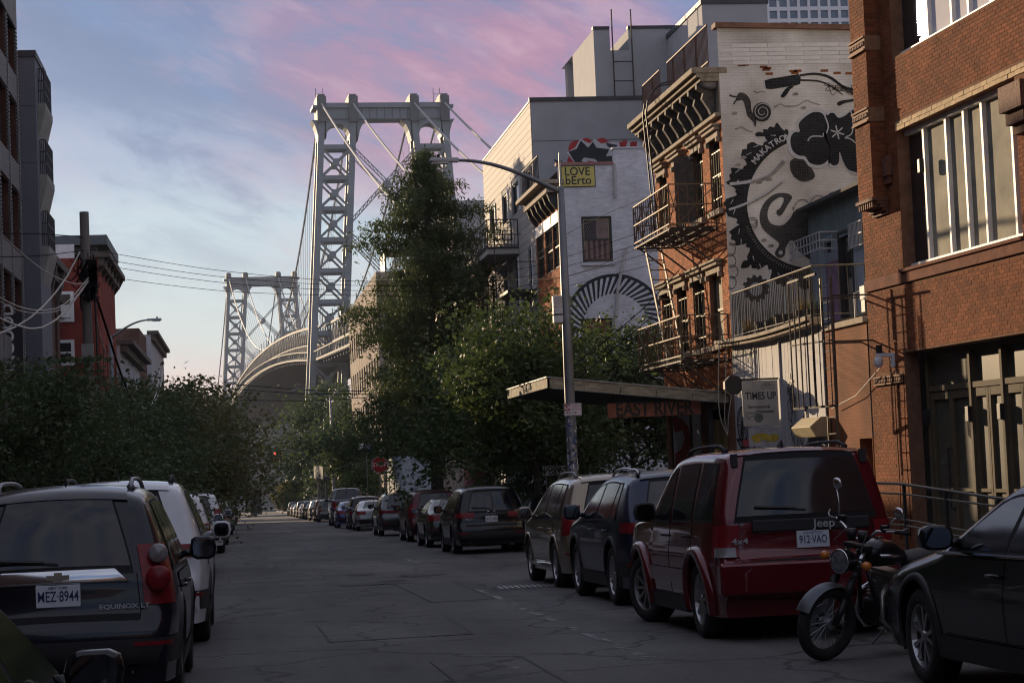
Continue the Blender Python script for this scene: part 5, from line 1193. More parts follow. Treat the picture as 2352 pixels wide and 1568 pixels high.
def grey_tall_block():
    X = 17.5; Fz = Frame((X, 0, 0), (0, -1, 0), (-1, 0, 0)); Y0 = -Fz.uz(1614, 60)[0]; Fq = Frame((X, Y0, 0), (1, 0, 0), (0, -1, 0)); zt = Fq.uz(1640, 10)[1]; T = thing('grey_tower_block', (X, Y0, gz(Y0)), 'grey rendered tall block stepping up behind the tenement roof', 'building')
    mb = MB(); mb.box((X, Y0, gz(Y0)-.5), (Fq.uz(1763, 40)[0]+X, Y0+9, zt)); mb.build('wall', STUCCO, T); mb = MB(); mb.box((X-.05, Y0-.05, zt+.002), (Fq.uz(1763, 40)[0]+X+.05, Y0+9.05, zt+.18)); mb.build('coping', MATS['dark coping'], T)
    mb = MB()
    for k in range(9): x = X+.3+k*.55; mb.tube([(x, Y0+.4, zt+.18), (x, Y0+.4, zt+1.3)], .03, 4)
    mb.bar((X+.3, Y0+.4, zt+1.25), (X+4.8, Y0+.4, zt+1.25), .05); mb.box((X+1.0, Y0+1, zt+.18), (X+1.9, Y0+2, zt+1.2)); mb.build('roof_plant', STEEL, T)
grey_tall_block()
def glass_tower():
    Y0 = 190; Fq = Frame((0, Y0, 0), (1, 0, 0), (0, -1, 0)); a = Fq.uz(1740, 60); b = Fq.uz(2010, 60); T = thing('white_gridded_tower', ((a[0]+b[0])/2, Y0, gz(Y0)), 'distant white tower with a regular grid of blue grey windows', 'building')
    zt = a[1]+14; FWH = mat('white tower grid', (.62, .64, .67), .6, var=.05); GB = glass_mat('blue grey tower glass', (.13, .17, .21), .12, .3)
    px = 24.6*.919/2352*36  # spacing measured off the facade
    du = Fq.uz(1800, 40)[0]-Fq.uz(1776.5, 40)[0]; dz = Fq.uz(1800, 25)[1]-Fq.uz(1800, 52)[1]
    H = []
    nz = int((zt-8)/dz); nu = int((b[0]-a[0])/du)
    for i in range(nu):
        for k in range(nz):
            z = zt-.6-(k+1)*dz
            if z > 12: H.append((a[0]+.25+i*du, a[0]+.25+i*du+du*.74, z+.3, z+dz*.93))
    mb = MB(); wall(mb, Fq, a[0], b[0], gz(Y0)-1, zt, H, .25); mb.add([Fq.p(a[0], gz(Y0)-1), Fq.p(a[0], zt), Fq.p(a[0], zt, -20), Fq.p(a[0], gz(Y0)-1, -20)], [(0, 1, 2, 3)]); mb.add([Fq.p(a[0], zt), Fq.p(b[0], zt), Fq.p(b[0], zt, -20), Fq.p(a[0], zt, -20)], [(0, 1, 2, 3)]); mb.build('wall', FWH, T)
    base = None
    for h in H:
        if base is None: m = MB(); fbox(m, Fq, h[0], h[1], h[2], h[3], -.22, -.18); base = m.build('window', GB, T, loc=Fq.p(h[0], h[2]))
        else: o = base.copy(); COL.objects.link(o); o.location = Fq.p(h[0], h[2])-ORG[T.name]
glass_tower()
# ---------------------------------------------------------------- buildings further down on the right
def simple_block(name, label, F, u0, u1, zt, depth, wmat, rows, wins, winw=1.0, winh=1.7, cor=None, trim=None, base=0, side=True):
    p = F.p((u0+u1)/2, 0); T = thing(name, (p.x, p.y, gz(p.y)), label, 'building'); Z0 = gz(max(F.p(u0, 0).y, F.p(u1, 0).y))-.4; H = []
    for z in rows:
        for i in range(wins): c = u0+(u1-u0)*(i+.5)/wins; H.append((c-winw/2, c+winw/2, z, z+winh))
    mb = MB(); wall(mb, F, u0, u1, Z0, zt, H, .18)
    for u in (u0, u1): mb.add([F.p(u, Z0), F.p(u, zt), F.p(u, zt, -depth), F.p(u, Z0, -depth)], [(0, 1, 2, 3)])
    mb.add([F.p(u0, zt-.02), F.p(u1, zt-.02), F.p(u1, zt-.02, -depth), F.p(u0, zt-.02, -depth)], [(0, 1, 2, 3)]); mb.add([F.p(u0, Z0, -depth), F.p(u1, Z0, -depth), F.p(u1, zt, -depth), F.p(u0, zt, -depth)], [(0, 1, 2, 3)]); mb.build('wall', wmat, T)
    for h in H:
        sash_window(F, T, h, dp=.12, frame=trim or BLACK); 
    if cor:
        m = MB(); fbox(m, F, u0-.1, u1+.1, zt+.002, zt+.3, -.3, cor); fbox(m, F, u0, u1, zt-.45, zt, 0, cor*.5); m.build('cornice', MATS['old cornice'] if F is FR else mat('dark cornice', (.10, .08, .065), .85, var=.35, scale=3), T, bevel=.02)
    return T
PALEB = brick_mat('pale brick', (.40, .33, .27), (.36, .29, .23), (.30, .27, .24)); SALM = mat('salmon render', (.36, .20, .14), .85, var=.15, scale=2)
z6 = FR.uz(1105, 640)[1]
T6 = simple_block('tan_walkup', 'tan low apartment house with iron balconies half hidden behind the tall conical tree', FR, -118, -93, z6, 12, PALEB, [gz(100)+4.2, gz(100)+7.4], 7, cor=.5)
mb = MB(); fbox(mb, FR, -106, -93.4, gz(100)+.3, gz(100)+3.6, .003, .05); mb.build('red_shop_panel', mat('dull red shopfront', (.22, .05, .04), .7, var=.25), T6)
mb = MB(); fbox(mb, FR, -104, -95, gz(100)+2.9, gz(100)+3.05, .052, 1.9); mb.build('awning_slab', CONC, T6)
for zf in (gz(100)+3.9, gz(100)+7.1):
    r = MB(); fbox(r, FR, -104, -97, zf-.08, zf, .03, 1.1)
    for i in range(20): u = -104+7*i/19; r.tube([FR.p(u, zf, 1.08), FR.p(u, zf+1, 1.08)], .014, 4)
    r.bar(FR.p(-104, zf+1, 1.08), FR.p(-97, zf+1, 1.08), .04); r.bar(FR.p(-97, zf+1, .03), FR.p(-97, zf+1, 1.08), .04); r.build('fire_escape', IRON, T6)
Fg = Frame((13.4, 121, 0), (1, 0, 0), (0, -1, 0)); zg6 = Fg.uz(1080, 460)[1]; simple_block('grey_blank_block', 'plain grey block behind the conical tree beside the clad building', Fg, 0, 12, zg6, 10, STUCCO, [], 0)
z7 = FR.uz(868, 617)[1]; T7 = simple_block('tan_brick_corner_block', 'tan brick corner block with roof terrace far beyond the conical tree', FR, -212, -168, z7, 18, PALEB, [gz(180)+4.5+3.6*k for k in range(int((z7-gz(180)-5)/3.6))], 12, winw=2.0, winh=2.2)
r = MB(); p0 = FR.p(-176, z7, -1); r.box((p0.x, p0.y-5, z7), (p0.x+.15, p0.y, z7+2.2)); r.box((p0.x, p0.y-5, z7+2.0), (p0.x+5, p0.y, z7+2.2)); r.build('roof_pergola', BLACK, T7)
T8 = simple_block('pale_blue_house', 'pale blue house end wall seen past the stop sign and conical tree', FR, -164, -148, gz(150)+6.0, 14, mat('pale blue render', (.22, .26, .31), .8, var=.12, scale=1.5), [gz(150)+1.2], 3)
# ---------------------------------------------------------------- left side of the street
FL = Frame((XL, 0, 0), (0, 1, 0), (1, 0, 0))
def c1(x, y): return ((x/3.41)*.91875, (y/3.41)*.91875)
def c1b(x, y): return ((x/3.41)*.91875, (440+y/3.41)*.91875)
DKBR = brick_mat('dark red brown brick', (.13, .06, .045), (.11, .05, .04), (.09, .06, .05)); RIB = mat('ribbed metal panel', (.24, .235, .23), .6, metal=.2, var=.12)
def left_tall():
    T = thing('dark_loft_building', (XL, 55, gz(55)), 'tall dark brick loft building with metal ribbed window bays at left edge', 'building')
    zt = FL.uz(46, 25)[1]; Z0 = gz(65)-.4; a, b = 30, 65.1; H = []
    bays = [(FL.uz(*c1(42, 300))[0], FL.uz(*c1(106, 500))[0]), (FL.uz(*c1(120, 500))[0], FL.uz(*c1(178, 700))[0])]
    w = bays[0][1]-bays[0][0]
    B = [(b-.25-2.75*(i+1)+.35, b-.25-2.75*i) for i in range(8)]
    zs = [FL.uz(*c1(160, 700))[1]-.0, FL.uz(*c1(178, 1440))[1]]; fh = zs[0]-zs[1]; rows = []
    z = zs[0]
    while z > 2: rows.append((z, z+fh*.66)); z -= fh
    rows.append((zs[0]+fh, zs[0]+fh*1.6))
    H = [(p, q, z0, z1) for p, q in B for z0, z1 in rows if z1 < zt-.3]
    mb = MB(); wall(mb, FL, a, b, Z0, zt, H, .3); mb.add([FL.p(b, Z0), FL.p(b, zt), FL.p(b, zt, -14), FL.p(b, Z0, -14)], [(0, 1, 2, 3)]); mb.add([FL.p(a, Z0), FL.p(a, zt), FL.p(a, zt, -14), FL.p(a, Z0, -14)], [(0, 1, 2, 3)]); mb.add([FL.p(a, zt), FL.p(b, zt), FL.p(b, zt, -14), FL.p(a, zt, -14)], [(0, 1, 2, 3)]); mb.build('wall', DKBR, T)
    mb = MB(); fbox(mb, FL, a, b+.01, zt-1.1, zt, .002, .08); mb.build('parapet_band', mat('stone band', (.20, .20, .19), .85, var=.3, scale=3), T)
    for i, h in enumerate(H):
        if h[0] < 46: 
            g = MB(); fbox(g, FL, *h, -.3, -.26); g.build('window', GLASSD, T); continue
        sash_window(FL, T, h, dp=.22, fw=.09, mid=False, frame=BLACK)
    for p, q in B[:4]:
        for z0, z1 in rows:
            if z0-fh*.34 < 2.5 or z0 > zt-.5: continue
            m = MB(); n = 18; za, zb = z0-fh*.34+.06, z0-.04
            for k in range(n): fbox(m, FL, p-.02, q+.02, za+(zb-za)*k/n, za+(zb-za)*(k+.6)/n, .004, .05)
            fbox(m, FL, p-.02, q+.02, za, zb, .002, .012); m.build('ribbed_panel', RIB, T)
        m = MB()
        k = 3.0
        while k < zt-1.2: fbox(m, FL, q+.03, q+.20, k, k+.07, .004, .09); k += .12
        fbox(m, FL, q+.03, q+.20, 3, zt-1.15, .002, .05); m.build('ribbed_pier', RIB, T)
    return T
left_tall()
def left_grey():
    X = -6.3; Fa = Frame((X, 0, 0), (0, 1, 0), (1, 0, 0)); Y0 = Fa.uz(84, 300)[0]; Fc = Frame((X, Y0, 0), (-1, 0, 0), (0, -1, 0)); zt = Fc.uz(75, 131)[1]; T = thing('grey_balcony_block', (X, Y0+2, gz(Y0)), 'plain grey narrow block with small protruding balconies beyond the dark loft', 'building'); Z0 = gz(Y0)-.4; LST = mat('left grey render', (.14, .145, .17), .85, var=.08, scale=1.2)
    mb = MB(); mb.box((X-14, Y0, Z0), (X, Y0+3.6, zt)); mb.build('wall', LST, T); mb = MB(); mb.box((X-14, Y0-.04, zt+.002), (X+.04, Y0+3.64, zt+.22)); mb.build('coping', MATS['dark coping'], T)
    z = onX(*c1(350, 790), X+.3).z; zz = [z, onX(*c1(365, 1410), X+.3).z]; zz.append(zz[1]-(zz[0]-zz[1]))
    for k, zf in enumerate(zz):
        mb = MB(); mb.poly([(X+.002, Y0+.5, zf), (X+.26, Y0+.5, zf), (X+.26, Y0+.5, zf-.2), (X+.06, Y0+.5, zf-1.0), (X+.002, Y0+.5, zf-1.2)], (0, 2.6, 0)); b = mb.build('balcony', mat('balcony concrete', (.26, .25, .22), .85, var=.2), T)
        r = MB(); h = 1.15
        for (p, q, n) in (((X+.05, Y0+.52), (X+.22, Y0+.52), 3), ((X+.22, Y0+.52), (X+.22, Y0+3.05), 14)):
            for i in range(n+1): x, y = p[0]+(q[0]-p[0])*i/n, p[1]+(q[1]-p[1])*i/n; r.tube([(x, y, zf), (x, y, zf+h)], .014, 4)
            for z_ in (.4, .75, h): r.bar((*p, zf+z_), (*q, zf+z_), .03)
        r.build('railing', BLACK, b)
    for zj in (Fc.uz(70, 243)[1], Fc.uz(70, 374)[1]): mb = MB(); fbox(mb, Fc, 0.01, 13, zj-.01, zj+.01, 0, .006); mb.build('joint', MATS['dark coping'], T)
left_grey()
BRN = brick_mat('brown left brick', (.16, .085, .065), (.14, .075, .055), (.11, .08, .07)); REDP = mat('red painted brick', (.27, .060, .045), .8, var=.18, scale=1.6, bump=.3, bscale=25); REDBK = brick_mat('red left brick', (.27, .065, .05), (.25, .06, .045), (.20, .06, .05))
zl3 = FL.uz(100, 600)[1]
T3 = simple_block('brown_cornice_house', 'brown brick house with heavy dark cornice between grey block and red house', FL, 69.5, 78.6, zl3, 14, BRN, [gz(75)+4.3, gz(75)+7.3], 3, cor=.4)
Fb3 = Frame((-8.9, 0, 0), (0, 1, 0), (1, 0, 0)); simple_block('unseen_shade_block', 'unseen brown block added for shade between the cornice house and the red house', Fb3, 79, 101, 10.4, 12, BRN, [gz(90)+4.2, gz(90)+7.4], 6)  # hidden block, its height set to shade the shopfront opposite
r = MB()
for i in range(7): fbox(r, FL, 70+i*.55, 70+i*.55+.5, zl3+.32, zl3+2.6, -.3, -.22)
r.build('roof_fence', mat('dark plank', (.07, .055, .045), .8, var=.3, scale=4), T3)
for i in range(3):
    u = 71+i*3.0; m = MB(); m.poly([FL.p(u-.18, z, d) for d, z in ((0, zl3-.02), (.38, zl3-.02), (.3, zl3-.5), (.15, zl3-1.1), (0, zl3-1.5))], FL.u*.36); m.build('cornice_bracket', MATS['dark cornice'], T3)
# red house with white windows
Y4 = 101.5; Fc4 = Frame((XL, Y4, 0), (-1, 0, 0), (0, -1, 0)); z4 = Fc4.uz(200, 592)[1]
T4 = simple_block('red_corner_house', 'tall red painted corner house with white window frames and rooftop penthouse', FL, Y4, 114.5, z4, 14, REDBK, [gz(108)+1.0, gz(108)+4.6, gz(108)+8.2, gz(108)+11.6][:3], 4, winw=1.1, winh=2.0, cor=.6, trim=WHITEP)
for x0, y0, x1, y1 in ((465, 1000, 610, 1230), (470, 1412, 616, 1600)):
    h = Fc4.rect(*c1b(x0, y1), *c1b(x1, y0)); m = MB()
    for q in ((h[0]-.1, h[0]+.06, h[2]-.1, h[3]+.1), (h[1]-.06, h[1]+.1, h[2]-.1, h[3]+.1), (h[0]+.061, h[1]-.061, h[3]-.05, h[3]+.1), (h[0]+.061, h[1]-.061, h[2]-.1, h[2]+.06)): fbox(m, Fc4, *q, .002, .08)
    w = m.build('window', WHITEP, T4); g = MB(); fbox(g, Fc4, h[0]+.061, h[1]-.061, h[2]+.061, h[3]-.051, .002, .03); g.build('pane', GLASSD, w); m = MB(); fbox(m, Fc4, h[0]+.061, h[1]-.061, (h[2]+h[3])/2-.05, (h[2]+h[3])/2+.05, .031, .06); m.build('mid_rail', WHITEP, w)
    if y0 == 1000: m = MB(); fbox(m, Fc4, h[0]+.35, h[1]-.35, h[2]+.1, h[2]+.75, .03, .35); fbox(m, Fc4, h[0]+.065, h[0]+.34, h[2]+.1, h[2]+.75, .031, .05); a = m.build('air_conditioner', WHITEP, w)
pr = Frame((XL, Y4+1.5, 0), (-1, 0, 0), (0, -1, 0)).rect(*c1b(380, 700), *c1b(900, 530)); Fp4 = Frame((XL, Y4+1.5, 0), (-1, 0, 0), (0, -1, 0))
m = MB(); fbox(m, Fp4, pr[0]+.5, pr[1], z4, pr[3]-.4, -8, 0); m.build('penthouse_wall', mat('penthouse dark', (.10, .11, .115), .6, var=.2), T4); m = MB(); fbox(m, Fp4, pr[0]-.1, pr[1]+.2, pr[3]-.398, pr[3]+.1, -9, .7); m.build('penthouse_roof', mat('slate fascia', (.10, .115, .125), .7, var=.15), T4)
for i in range(3): m = MB(); c = pr[0]+1.0+i*1.5; fbox(m, Fp4, c, c+1.2, z4+.6, pr[3]-.6, .003, .03); m.build('window', glass_mat('penthouse glass', (.10, .13, .15), .1), T4)
m = MB(); fbox(m, Fc4, 1.2, 4.2, z4+.05, z4+.75, -.6, -.4); m.build('white_parapet', WHITEP, T4)
for i in range(6): u = Y4+.4+i*2.5; m = MB(); m.poly([FL.p(u-.12, z, d) for d, z in ((0, z4-.02), (.5, z4-.02), (.3, z4-.4), (0, z4-.8))], FL.u*.24); m.build('cornice_bracket', BLACK, T4)
z5 = FL.uz(292, 808)[1]; GW = mat('grey white render', (.36, .36, .38), .85, var=.15, scale=1.5)
T5 = simple_block('grey_white_house', 'grey white house with blue tarpaulin on its roof beyond the red house', FL, 118, 141, z5, 12, GW, [gz(130)+4.5], 4, cor=.8)
m = MB(); fbox(m, FL, 119, 134, z5+.3, z5+2.6, -7, -1.5); m.build('roof_shed', mat('shed grey', (.25, .26, .29), .8), T5)
m = MB(); rr = random.Random(2)
for i in range(9):
    for k in range(3): u = 119+i*1.1; m.add([FL.p(u, z5+.4+k*.5+rr.uniform(-.2, .2), -.6-rr.random()), FL.p(u+1.3, z5+.4+k*.5+rr.uniform(-.2, .2), -.6-rr.random()), FL.p(u+1.3, z5+1.1+k*.45, -1.2-rr.random()), FL.p(u, z5+1.1+k*.45, -1.2-rr.random())], [(0, 1, 2, 3)])
m.build('tarpaulin', mat('blue tarpaulin', (.06, .20, .45), .6, var=.4, scale=3), T5)
z6l = FL.uz(324, 760)[1]; simple_block('dark_brown_block', 'dark brown windowless block rising behind the grey white house', FL, 141.3, 152, z6l, 14, BRN, [], 0)
z7l = FL.uz(376, 812)[1]; simple_block('pale_flat_roofed_house', 'pale flat roofed house last on the left above the trees', FL, 160, 186, z7l, 14, GW, [gz(170)+5], 5, cor=.6)
# vertical black shop banner on the left
bs = FL.rect(*c1b(0, 1700), *c1b(180, 1165)); Fb = Frame((-6.0, 61.5, 0), (1, 0, 0), (0, -1, 0)); q0 = Fb.uz(*c1b(-30, 1700)); q1 = Fb.uz(*c1b(188, 1165))
s = thing('black_banner_sign', Fb.p(q1[0], q1[1]), 'large black vertical sign with white letters at the left edge', 'sign')
m = MB(); fbox(m, Fb, q0[0], q1[0], q0[1], q1[1], -.08, 0); m.build('board', BLACK, s); q = Fb.uz(*c1b(72, 1380))
text_mesh('PINGOOD', .50, 'lettering', WHITEP, fmat(Fb, q[0], Fb.uz(*c1b(72, 1415))[1], .004, math.pi/2), s, bold=.012)
m = MB(); m.bar(Fb.p(q0[0], q1[1]-.3, -.04), (XL-.0, 61.54, q1[1]-.3), .06); m.build('arm', BLACK, s)
# the street goes on behind the photographer: plain brick rows, unseen, added for car reflections
for x0, x1, y0, y1, h in ((-22, XL, -70, 29.8, 12.5), (12.6, 28, -70, 22.5, 12.0), (-60, 60, -130, -112, 14)):
    m = MB(); m.box((x0, y0, -2), (x1, y1, h)); m.build('unseen_building_row', BRN, kind='structure')
# ---------------------------------------------------------------- suspension bridge over the river
def bridge():
    BN = Vector((0, 0, 0)); pn = CP + ray(905, 1060)*(490/FPX); pf = CP + ray(614, 1074)*(925/FPX)
    A = Vector((pn.x, pn.y, 0)); Bp = Vector((pf.x, pf.y, 0)); ax = (Bp-A).normalized(); rt = Vector((ax.y, -ax.x, 0)); Lm = (Bp-A).length
    T = thing('suspension_bridge', (A.x, A.y, WZ), 'grey steel suspension bridge with two lattice towers crossing the river', 'bridge')
    ST = mat('bridge grey paint', (.20, .235, .255), .6, metal=.15, var=.12, scale=.3); STD = mat('bridge dark paint', (.105, .12, .13), .7, var=.15, scale=.3); CB = mat('cable white', (.27, .28, .285), .6, var=.1)
    zt = (CP + ray(880, 232)*(490/FPX)).z; zk = (CP + ray(880, 272)*(490/FPX)).z
    cols_top = [-15.0, -7.2, 8.0, 15.6]                     # column centres at the top, splayed below
    def tower(C, name, s):
        root = MB(); def_ = None
        P = lambda x, y, z: C + rt*x + ax*y + Vector((0, 0, z))
        def colx(i, z): f = max(0, (zk-z)/(zk-WZ)); return cols_top[i] + (-7.0 if i < 2 else 5.2)*f
        def beam(m, a, b, w, h=None): m.bar(a, b, w, h)
        cap = MB()
        def bx(m, x0, x1, y0, y1, z0, z1): m.hexa([P(x0,y0,z0),P(x1,y0,z0),P(x1,y1,z0),P(x0,y1,z0),P(x0,y0,z1),P(x1,y0,z1),P(x1,y1,z1),P(x0,y1,z1)])
        bx(cap, -16, 16.6, -3.0, 3.0, zk+.2, zt-1.3); bx(cap, -17.2, 17.8, -3.6, 3.6, zt-1.28, zt-.6); bx(cap, -16.2, 16.8, -3.2, 3.2, zt-.58, zt)
        cp = cap.build('tower', ST, T)
        pan = MB()
        for x in np.arange(-5.2, 7.0, 1.9): bx(pan, x, x+.18, -3.12, -3.01, zk+.3, zt-1.4)
        bx(pan, -16, 16.6, -3.25, -3.01, zk+.0, zk+.35); pan.build('panel_ribs', STD, cp)
        for i in range(4):
            m = MB(); x = cols_top[i]; bx(m, x-1.15, x+1.15, -3.9, 3.9, zk-.5, zt+1.6); bx(m, x-.9, x+.9, -3.0, 3.0, zt+1.62, zt+2.2); m.build('saddle_post', STD, cp)
        if s:
            m = MB()
            for x in (-16, -14.2, 13.4, 15.0): m.tube([P(x, 0, zt), P(x, 0, zt+4.2)], .07, 4)
            m.bar(P(-16, 0, zt+3), P(-14.2, 0, zt+3), .06); m.bar(P(13.4, 0, zt+2.6), P(15, 0, zt+2.6), .1); m.build('aerials', STD, cp)
        legs = MB(); zb = WZ+6
        for i in range(4):
            m = MB()
            for y in (-2.6, 2.6):
                prev = None
                zs_ = np.linspace(zb, zk+.3, 9)
                for z0, z1 in zip(zs_, zs_[1:]):
                    a0, a1 = colx(i, z0), colx(i, z1); w0 = .78; yb0, yb1 = y*(1+.9*(zk-z0)/(zk-WZ)), y*(1+.9*(zk-z1)/(zk-WZ))
                    m.hexa([P(a0-w0, yb0-.5, z0), P(a0+w0, yb0-.5, z0), P(a0+w0, yb0+.5, z0), P(a0-w0, yb0+.5, z0), P(a1-w0, yb1-.5, z1), P(a1+w0, yb1-.5, z1), P(a1+w0, yb1+.5, z1), P(a1-w0, yb1+.5, z1)])
            m.build('tower_leg', ST, cp)
        # flared heads and arches between paired columns
        for i, j in ((0, 1), (2, 3)):
            m = MB(); xa, xb = cols_top[i]+.95, cols_top[j]-.95; c = (xa+xb)/2; r = (xb-xa)/2; zc = zk-.4-r*1.35
            for k in range(10):
                a0, a1 = math.pi*k/10, math.pi*(k+1)/10
                m.hexa([P(c+r*math.cos(a0), -3.0, zc+r*1.2*math.sin(a0)), P(c+r*math.cos(a1), -3.0, zc+r*1.2*math.sin(a1)), P(c+r*math.cos(a1), 3.0, zc+r*1.2*math.sin(a1)), P(c+r*math.cos(a0), 3.0, zc+r*1.2*math.sin(a0)), P(c+r*math.cos(a0), -3.0, zk+.15), P(c+r*math.cos(a1), -3.0, zk+.15), P(c+r*math.cos(a1), 3.0, zk+.15), P(c+r*math.cos(a0), 3.0, zk+.15)])
            m.build('arch', ST, cp)
        for x, sg in ((cols_top[0]-.9, -1), (cols_top[1]+.9, 1), (cols_top[2]-.9, -1), (cols_top[3]+.9, 1)):
            m = MB(); ext = 1.6 if x in (cols_top[0]-.9, cols_top[3]+.9) else 2.4
            pr_ = [(0, zk+.1), (sg*ext, zk+.1), (sg*ext*.55, zk-1.0), (sg*ext*.25, zk-2.6), (0, zk-5.2)]
            m.poly([P(x+a, -2.8, z) for a, z in pr_], ax*5.6); m.build('gusset', ST, cp)
        # lattice between paired columns
        n = 11; lv = np.linspace(zk-6.6, zb+6, n)
        for i, j in ((0, 1), (2, 3)):
            for y in (-2.6, 2.6):
                m = MB(); yy = lambda z: y*(1+.9*(zk-z)/(zk-WZ))
                for a, b in zip(lv, lv[1:]):
                    m.bar(P(colx(i, a), yy(a), a), P(colx(j, b), yy(b), b), .42, .5); m.bar(P(colx(j, a), yy(a), a), P(colx(i, b), yy(b), b), .42, .5)
                    zm = (a+b)/2; c = (colx(i, zm)+colx(j, zm))/2; m.hexa([P(c+dx, yy(zm)+dy, zm+dz) for dz in (-.9, .9) for dx, dy in ((-.8, -.35), (.8, -.35), (.8, .35), (-.8, .35))])
                m.build('brace', ST, cp)
                for a in lv: m = MB(); m.bar(P(colx(i, a), yy(a), a), P(colx(j, a), yy(a), a), .7, 1.1); m.build('strut', STD if y > 0 else ST, cp)
        for i in range(4):
            m = MB()
            for k, (a, b) in enumerate(zip(lv, lv[1:])):
                ya, yb = 2.6*(1+.9*(zk-a)/(zk-WZ)), 2.6*(1+.9*(zk-b)/(zk-WZ)); m.bar(P(colx(i, a), -ya, a), P(colx(i, b), yb, b), .35); m.bar(P(colx(i, a), ya, a), P(colx(i, b), -yb, b), .35)
            m.build('brace', STD, cp)
        # the big X between the pairs
        for za, zb_ in ((zk-7, zk-25.5), (zk-28, zk-50), (zk-52, zk-76)):
            for y in (-3.2, 3.2):
                for (i, j) in ((1, 2), (2, 1)):
                    a, b = P(colx(i, za), y*1.2, za), P(colx(j, zb_), y*1.6, zb_); m = MB()
                    for dz in (-.55, .55): m.bar(a+Vector((0, 0, dz)), b+Vector((0, 0, dz)), .22)
                    for k in range(34): f0, f1 = k/34, (k+1)/34; p, q = a.lerp(b, f0), a.lerp(b, f1); s_ = .55 if k % 2 else -.55; m.bar(p+Vector((0, 0, s_)), q+Vector((0, 0, -s_)), .12)
                    m.build('cross_brace', ST, cp)
            m = MB(); zc = (za+zb_)/2; c = (colx(1, zc)+colx(2, zc))/2; m.lathe([(0, -4.6), (1.1, -4.6), (1.1, 4.6), (0, 4.6)], 10, (0, 0, 0), 'y'); m.v = [tuple(P(c+x, y, zc+z)) for x, y, z in m.v]; m.build('hub', ST, cp)
        m = MB()
        for i in range(4): x = colx(i, WZ+3); bx(m, x-4.5, x+4.5, -8, 8, WZ-2, WZ+6.1)
        m.build('pier', STONE, cp)
    tower(A, 'near', True); tower(Bp, 'far', False)
    # deck with stiffening trusses
    zn = (CP + ray(716, 838)*(488/FPX)).z; hw = 15.5
    def zd(t): return zn + (7.0*(1-(2*t-1)**2) if 0 <= t <= 1 else (-.012*Lm*abs(t if t < 0 else t-1)*1.2))
    P3 = lambda t, x, z: A + ax*(t*Lm) + rt*x + Vector((0, 0, z))
    ts = np.linspace(-.62, 1.45, 150); TH = 9.5
    m = MB()
    for a, b in zip(ts, ts[1:]):
        for x0, x1, h0, h1 in ((-18, 18, .9, 1.5), (-19, -18.6, .8, 1.3), (18.6, 19, .8, 1.3)):
            m.hexa([P3(a, x0, zd(a)+h0), P3(a, x1, zd(a)+h0), P3(b, x1, zd(b)+h0), P3(b, x0, zd(b)+h0), P3(a, x0, zd(a)+h1), P3(a, x1, zd(a)+h1), P3(b, x1, zd(b)+h1), P3(b, x0, zd(b)+h1)])
    dk = m.build('deck', STD, T)
    m = MB()
    for a in ts: m.hexa([P3(a, -18, zd(a)), P3(a, 18, zd(a)), P3(a, 18, zd(a))+ax*.6, P3(a, -18, zd(a))+ax*.6, P3(a, -18, zd(a)+.9), P3(a, 18, zd(a)+.9), P3(a, 18, zd(a)+.9)+ax*.6, P3(a, -18, zd(a)+.9)+ax*.6])
    m.build('floor_beams', STD, dk)
    for x in (-hw, hw):
        m = MB()
        for k, (a, b) in enumerate(zip(ts, ts[1:])):
            for h, w in ((1.6, .5), (TH, .55), (TH*.52, .3)): m.bar(P3(a, x, zd(a)+h), P3(b, x, zd(b)+h), w, w*1.1)
            m.bar(P3(a, x, zd(a)+1.5), P3(a, x, zd(a)+TH), .35)
            mid = (a+b)/2; m.bar(P3(a, x, zd(a)+1.5), P3(b, x, zd(b)+TH), .28); m.bar(P3(b, x, zd(b)+1.5), P3(a, x, zd(a)+TH), .28)
        m.build('stiffening_truss', STD, T)
        m = MB()
        for k in range(0, 150, 2):
            a = ts[k]; m.bar(P3(a, x, zd(a)+TH), P3(a, x, zd(a)+TH+3.2), .22)
        m.build('lamp_posts', ST, T)
        m = MB(); xe = x*1.24
        for k, (a, b) in enumerate(zip(ts, ts[1:])): m.bar(P3(a, xe, zd(a)+3.0), P3(b, xe, zd(b)+3.0), .25); m.bar(P3(a, xe, zd(a)+1.3), P3(a, xe, zd(a)+3.0), .18); m.bar(P3((a+b)/2, xe, zd(a)+1.3), P3((a+b)/2, xe, zd(a)+3.0), .18)
        m.build('parapet', STD, T)
    # cables
    zc0 = zt+1.0
    for i in range(4):
        x0 = cols_top[i]
        pts = [P3(t, x0*(1-.12*math.sin(math.pi*t)), zd(.5)+TH+1.5+(zc0-zd(.5)-TH-1.5)*(2*t-1)**2) for t in np.linspace(0, 1, 40)]
        m = MB(); m.tube(pts, .26, 6); m.build('main_cable', CB, T)
        for sgn in (-1, 1):
            t1 = -.42 if sgn < 0 else 1.42
            m = MB(); m.tube([P3((0 if sgn < 0 else 1)+(t1-(0 if sgn < 0 else 1))*f, x0, zc0+(zd(t1)+TH-zc0)*f-3.0*math.sin(math.pi*f)) for f in np.linspace(0, 1, 14)], .27, 6); m.build('side_cable', CB, T)
        m = MB()
        for t in np.linspace(.03, .97, 60):
            zz = zd(.5)+TH+1.5+(zc0-zd(.5)-TH-1.5)*(2*t-1)**2; x = x0*(1-.12*math.sin(math.pi*t)); m.bar(P3(t, x, zz), P3(t, hw*(1 if x > 0 else -1), zd(t)+TH), .09)
        m.build('suspenders', CB, T, kind='stuff')
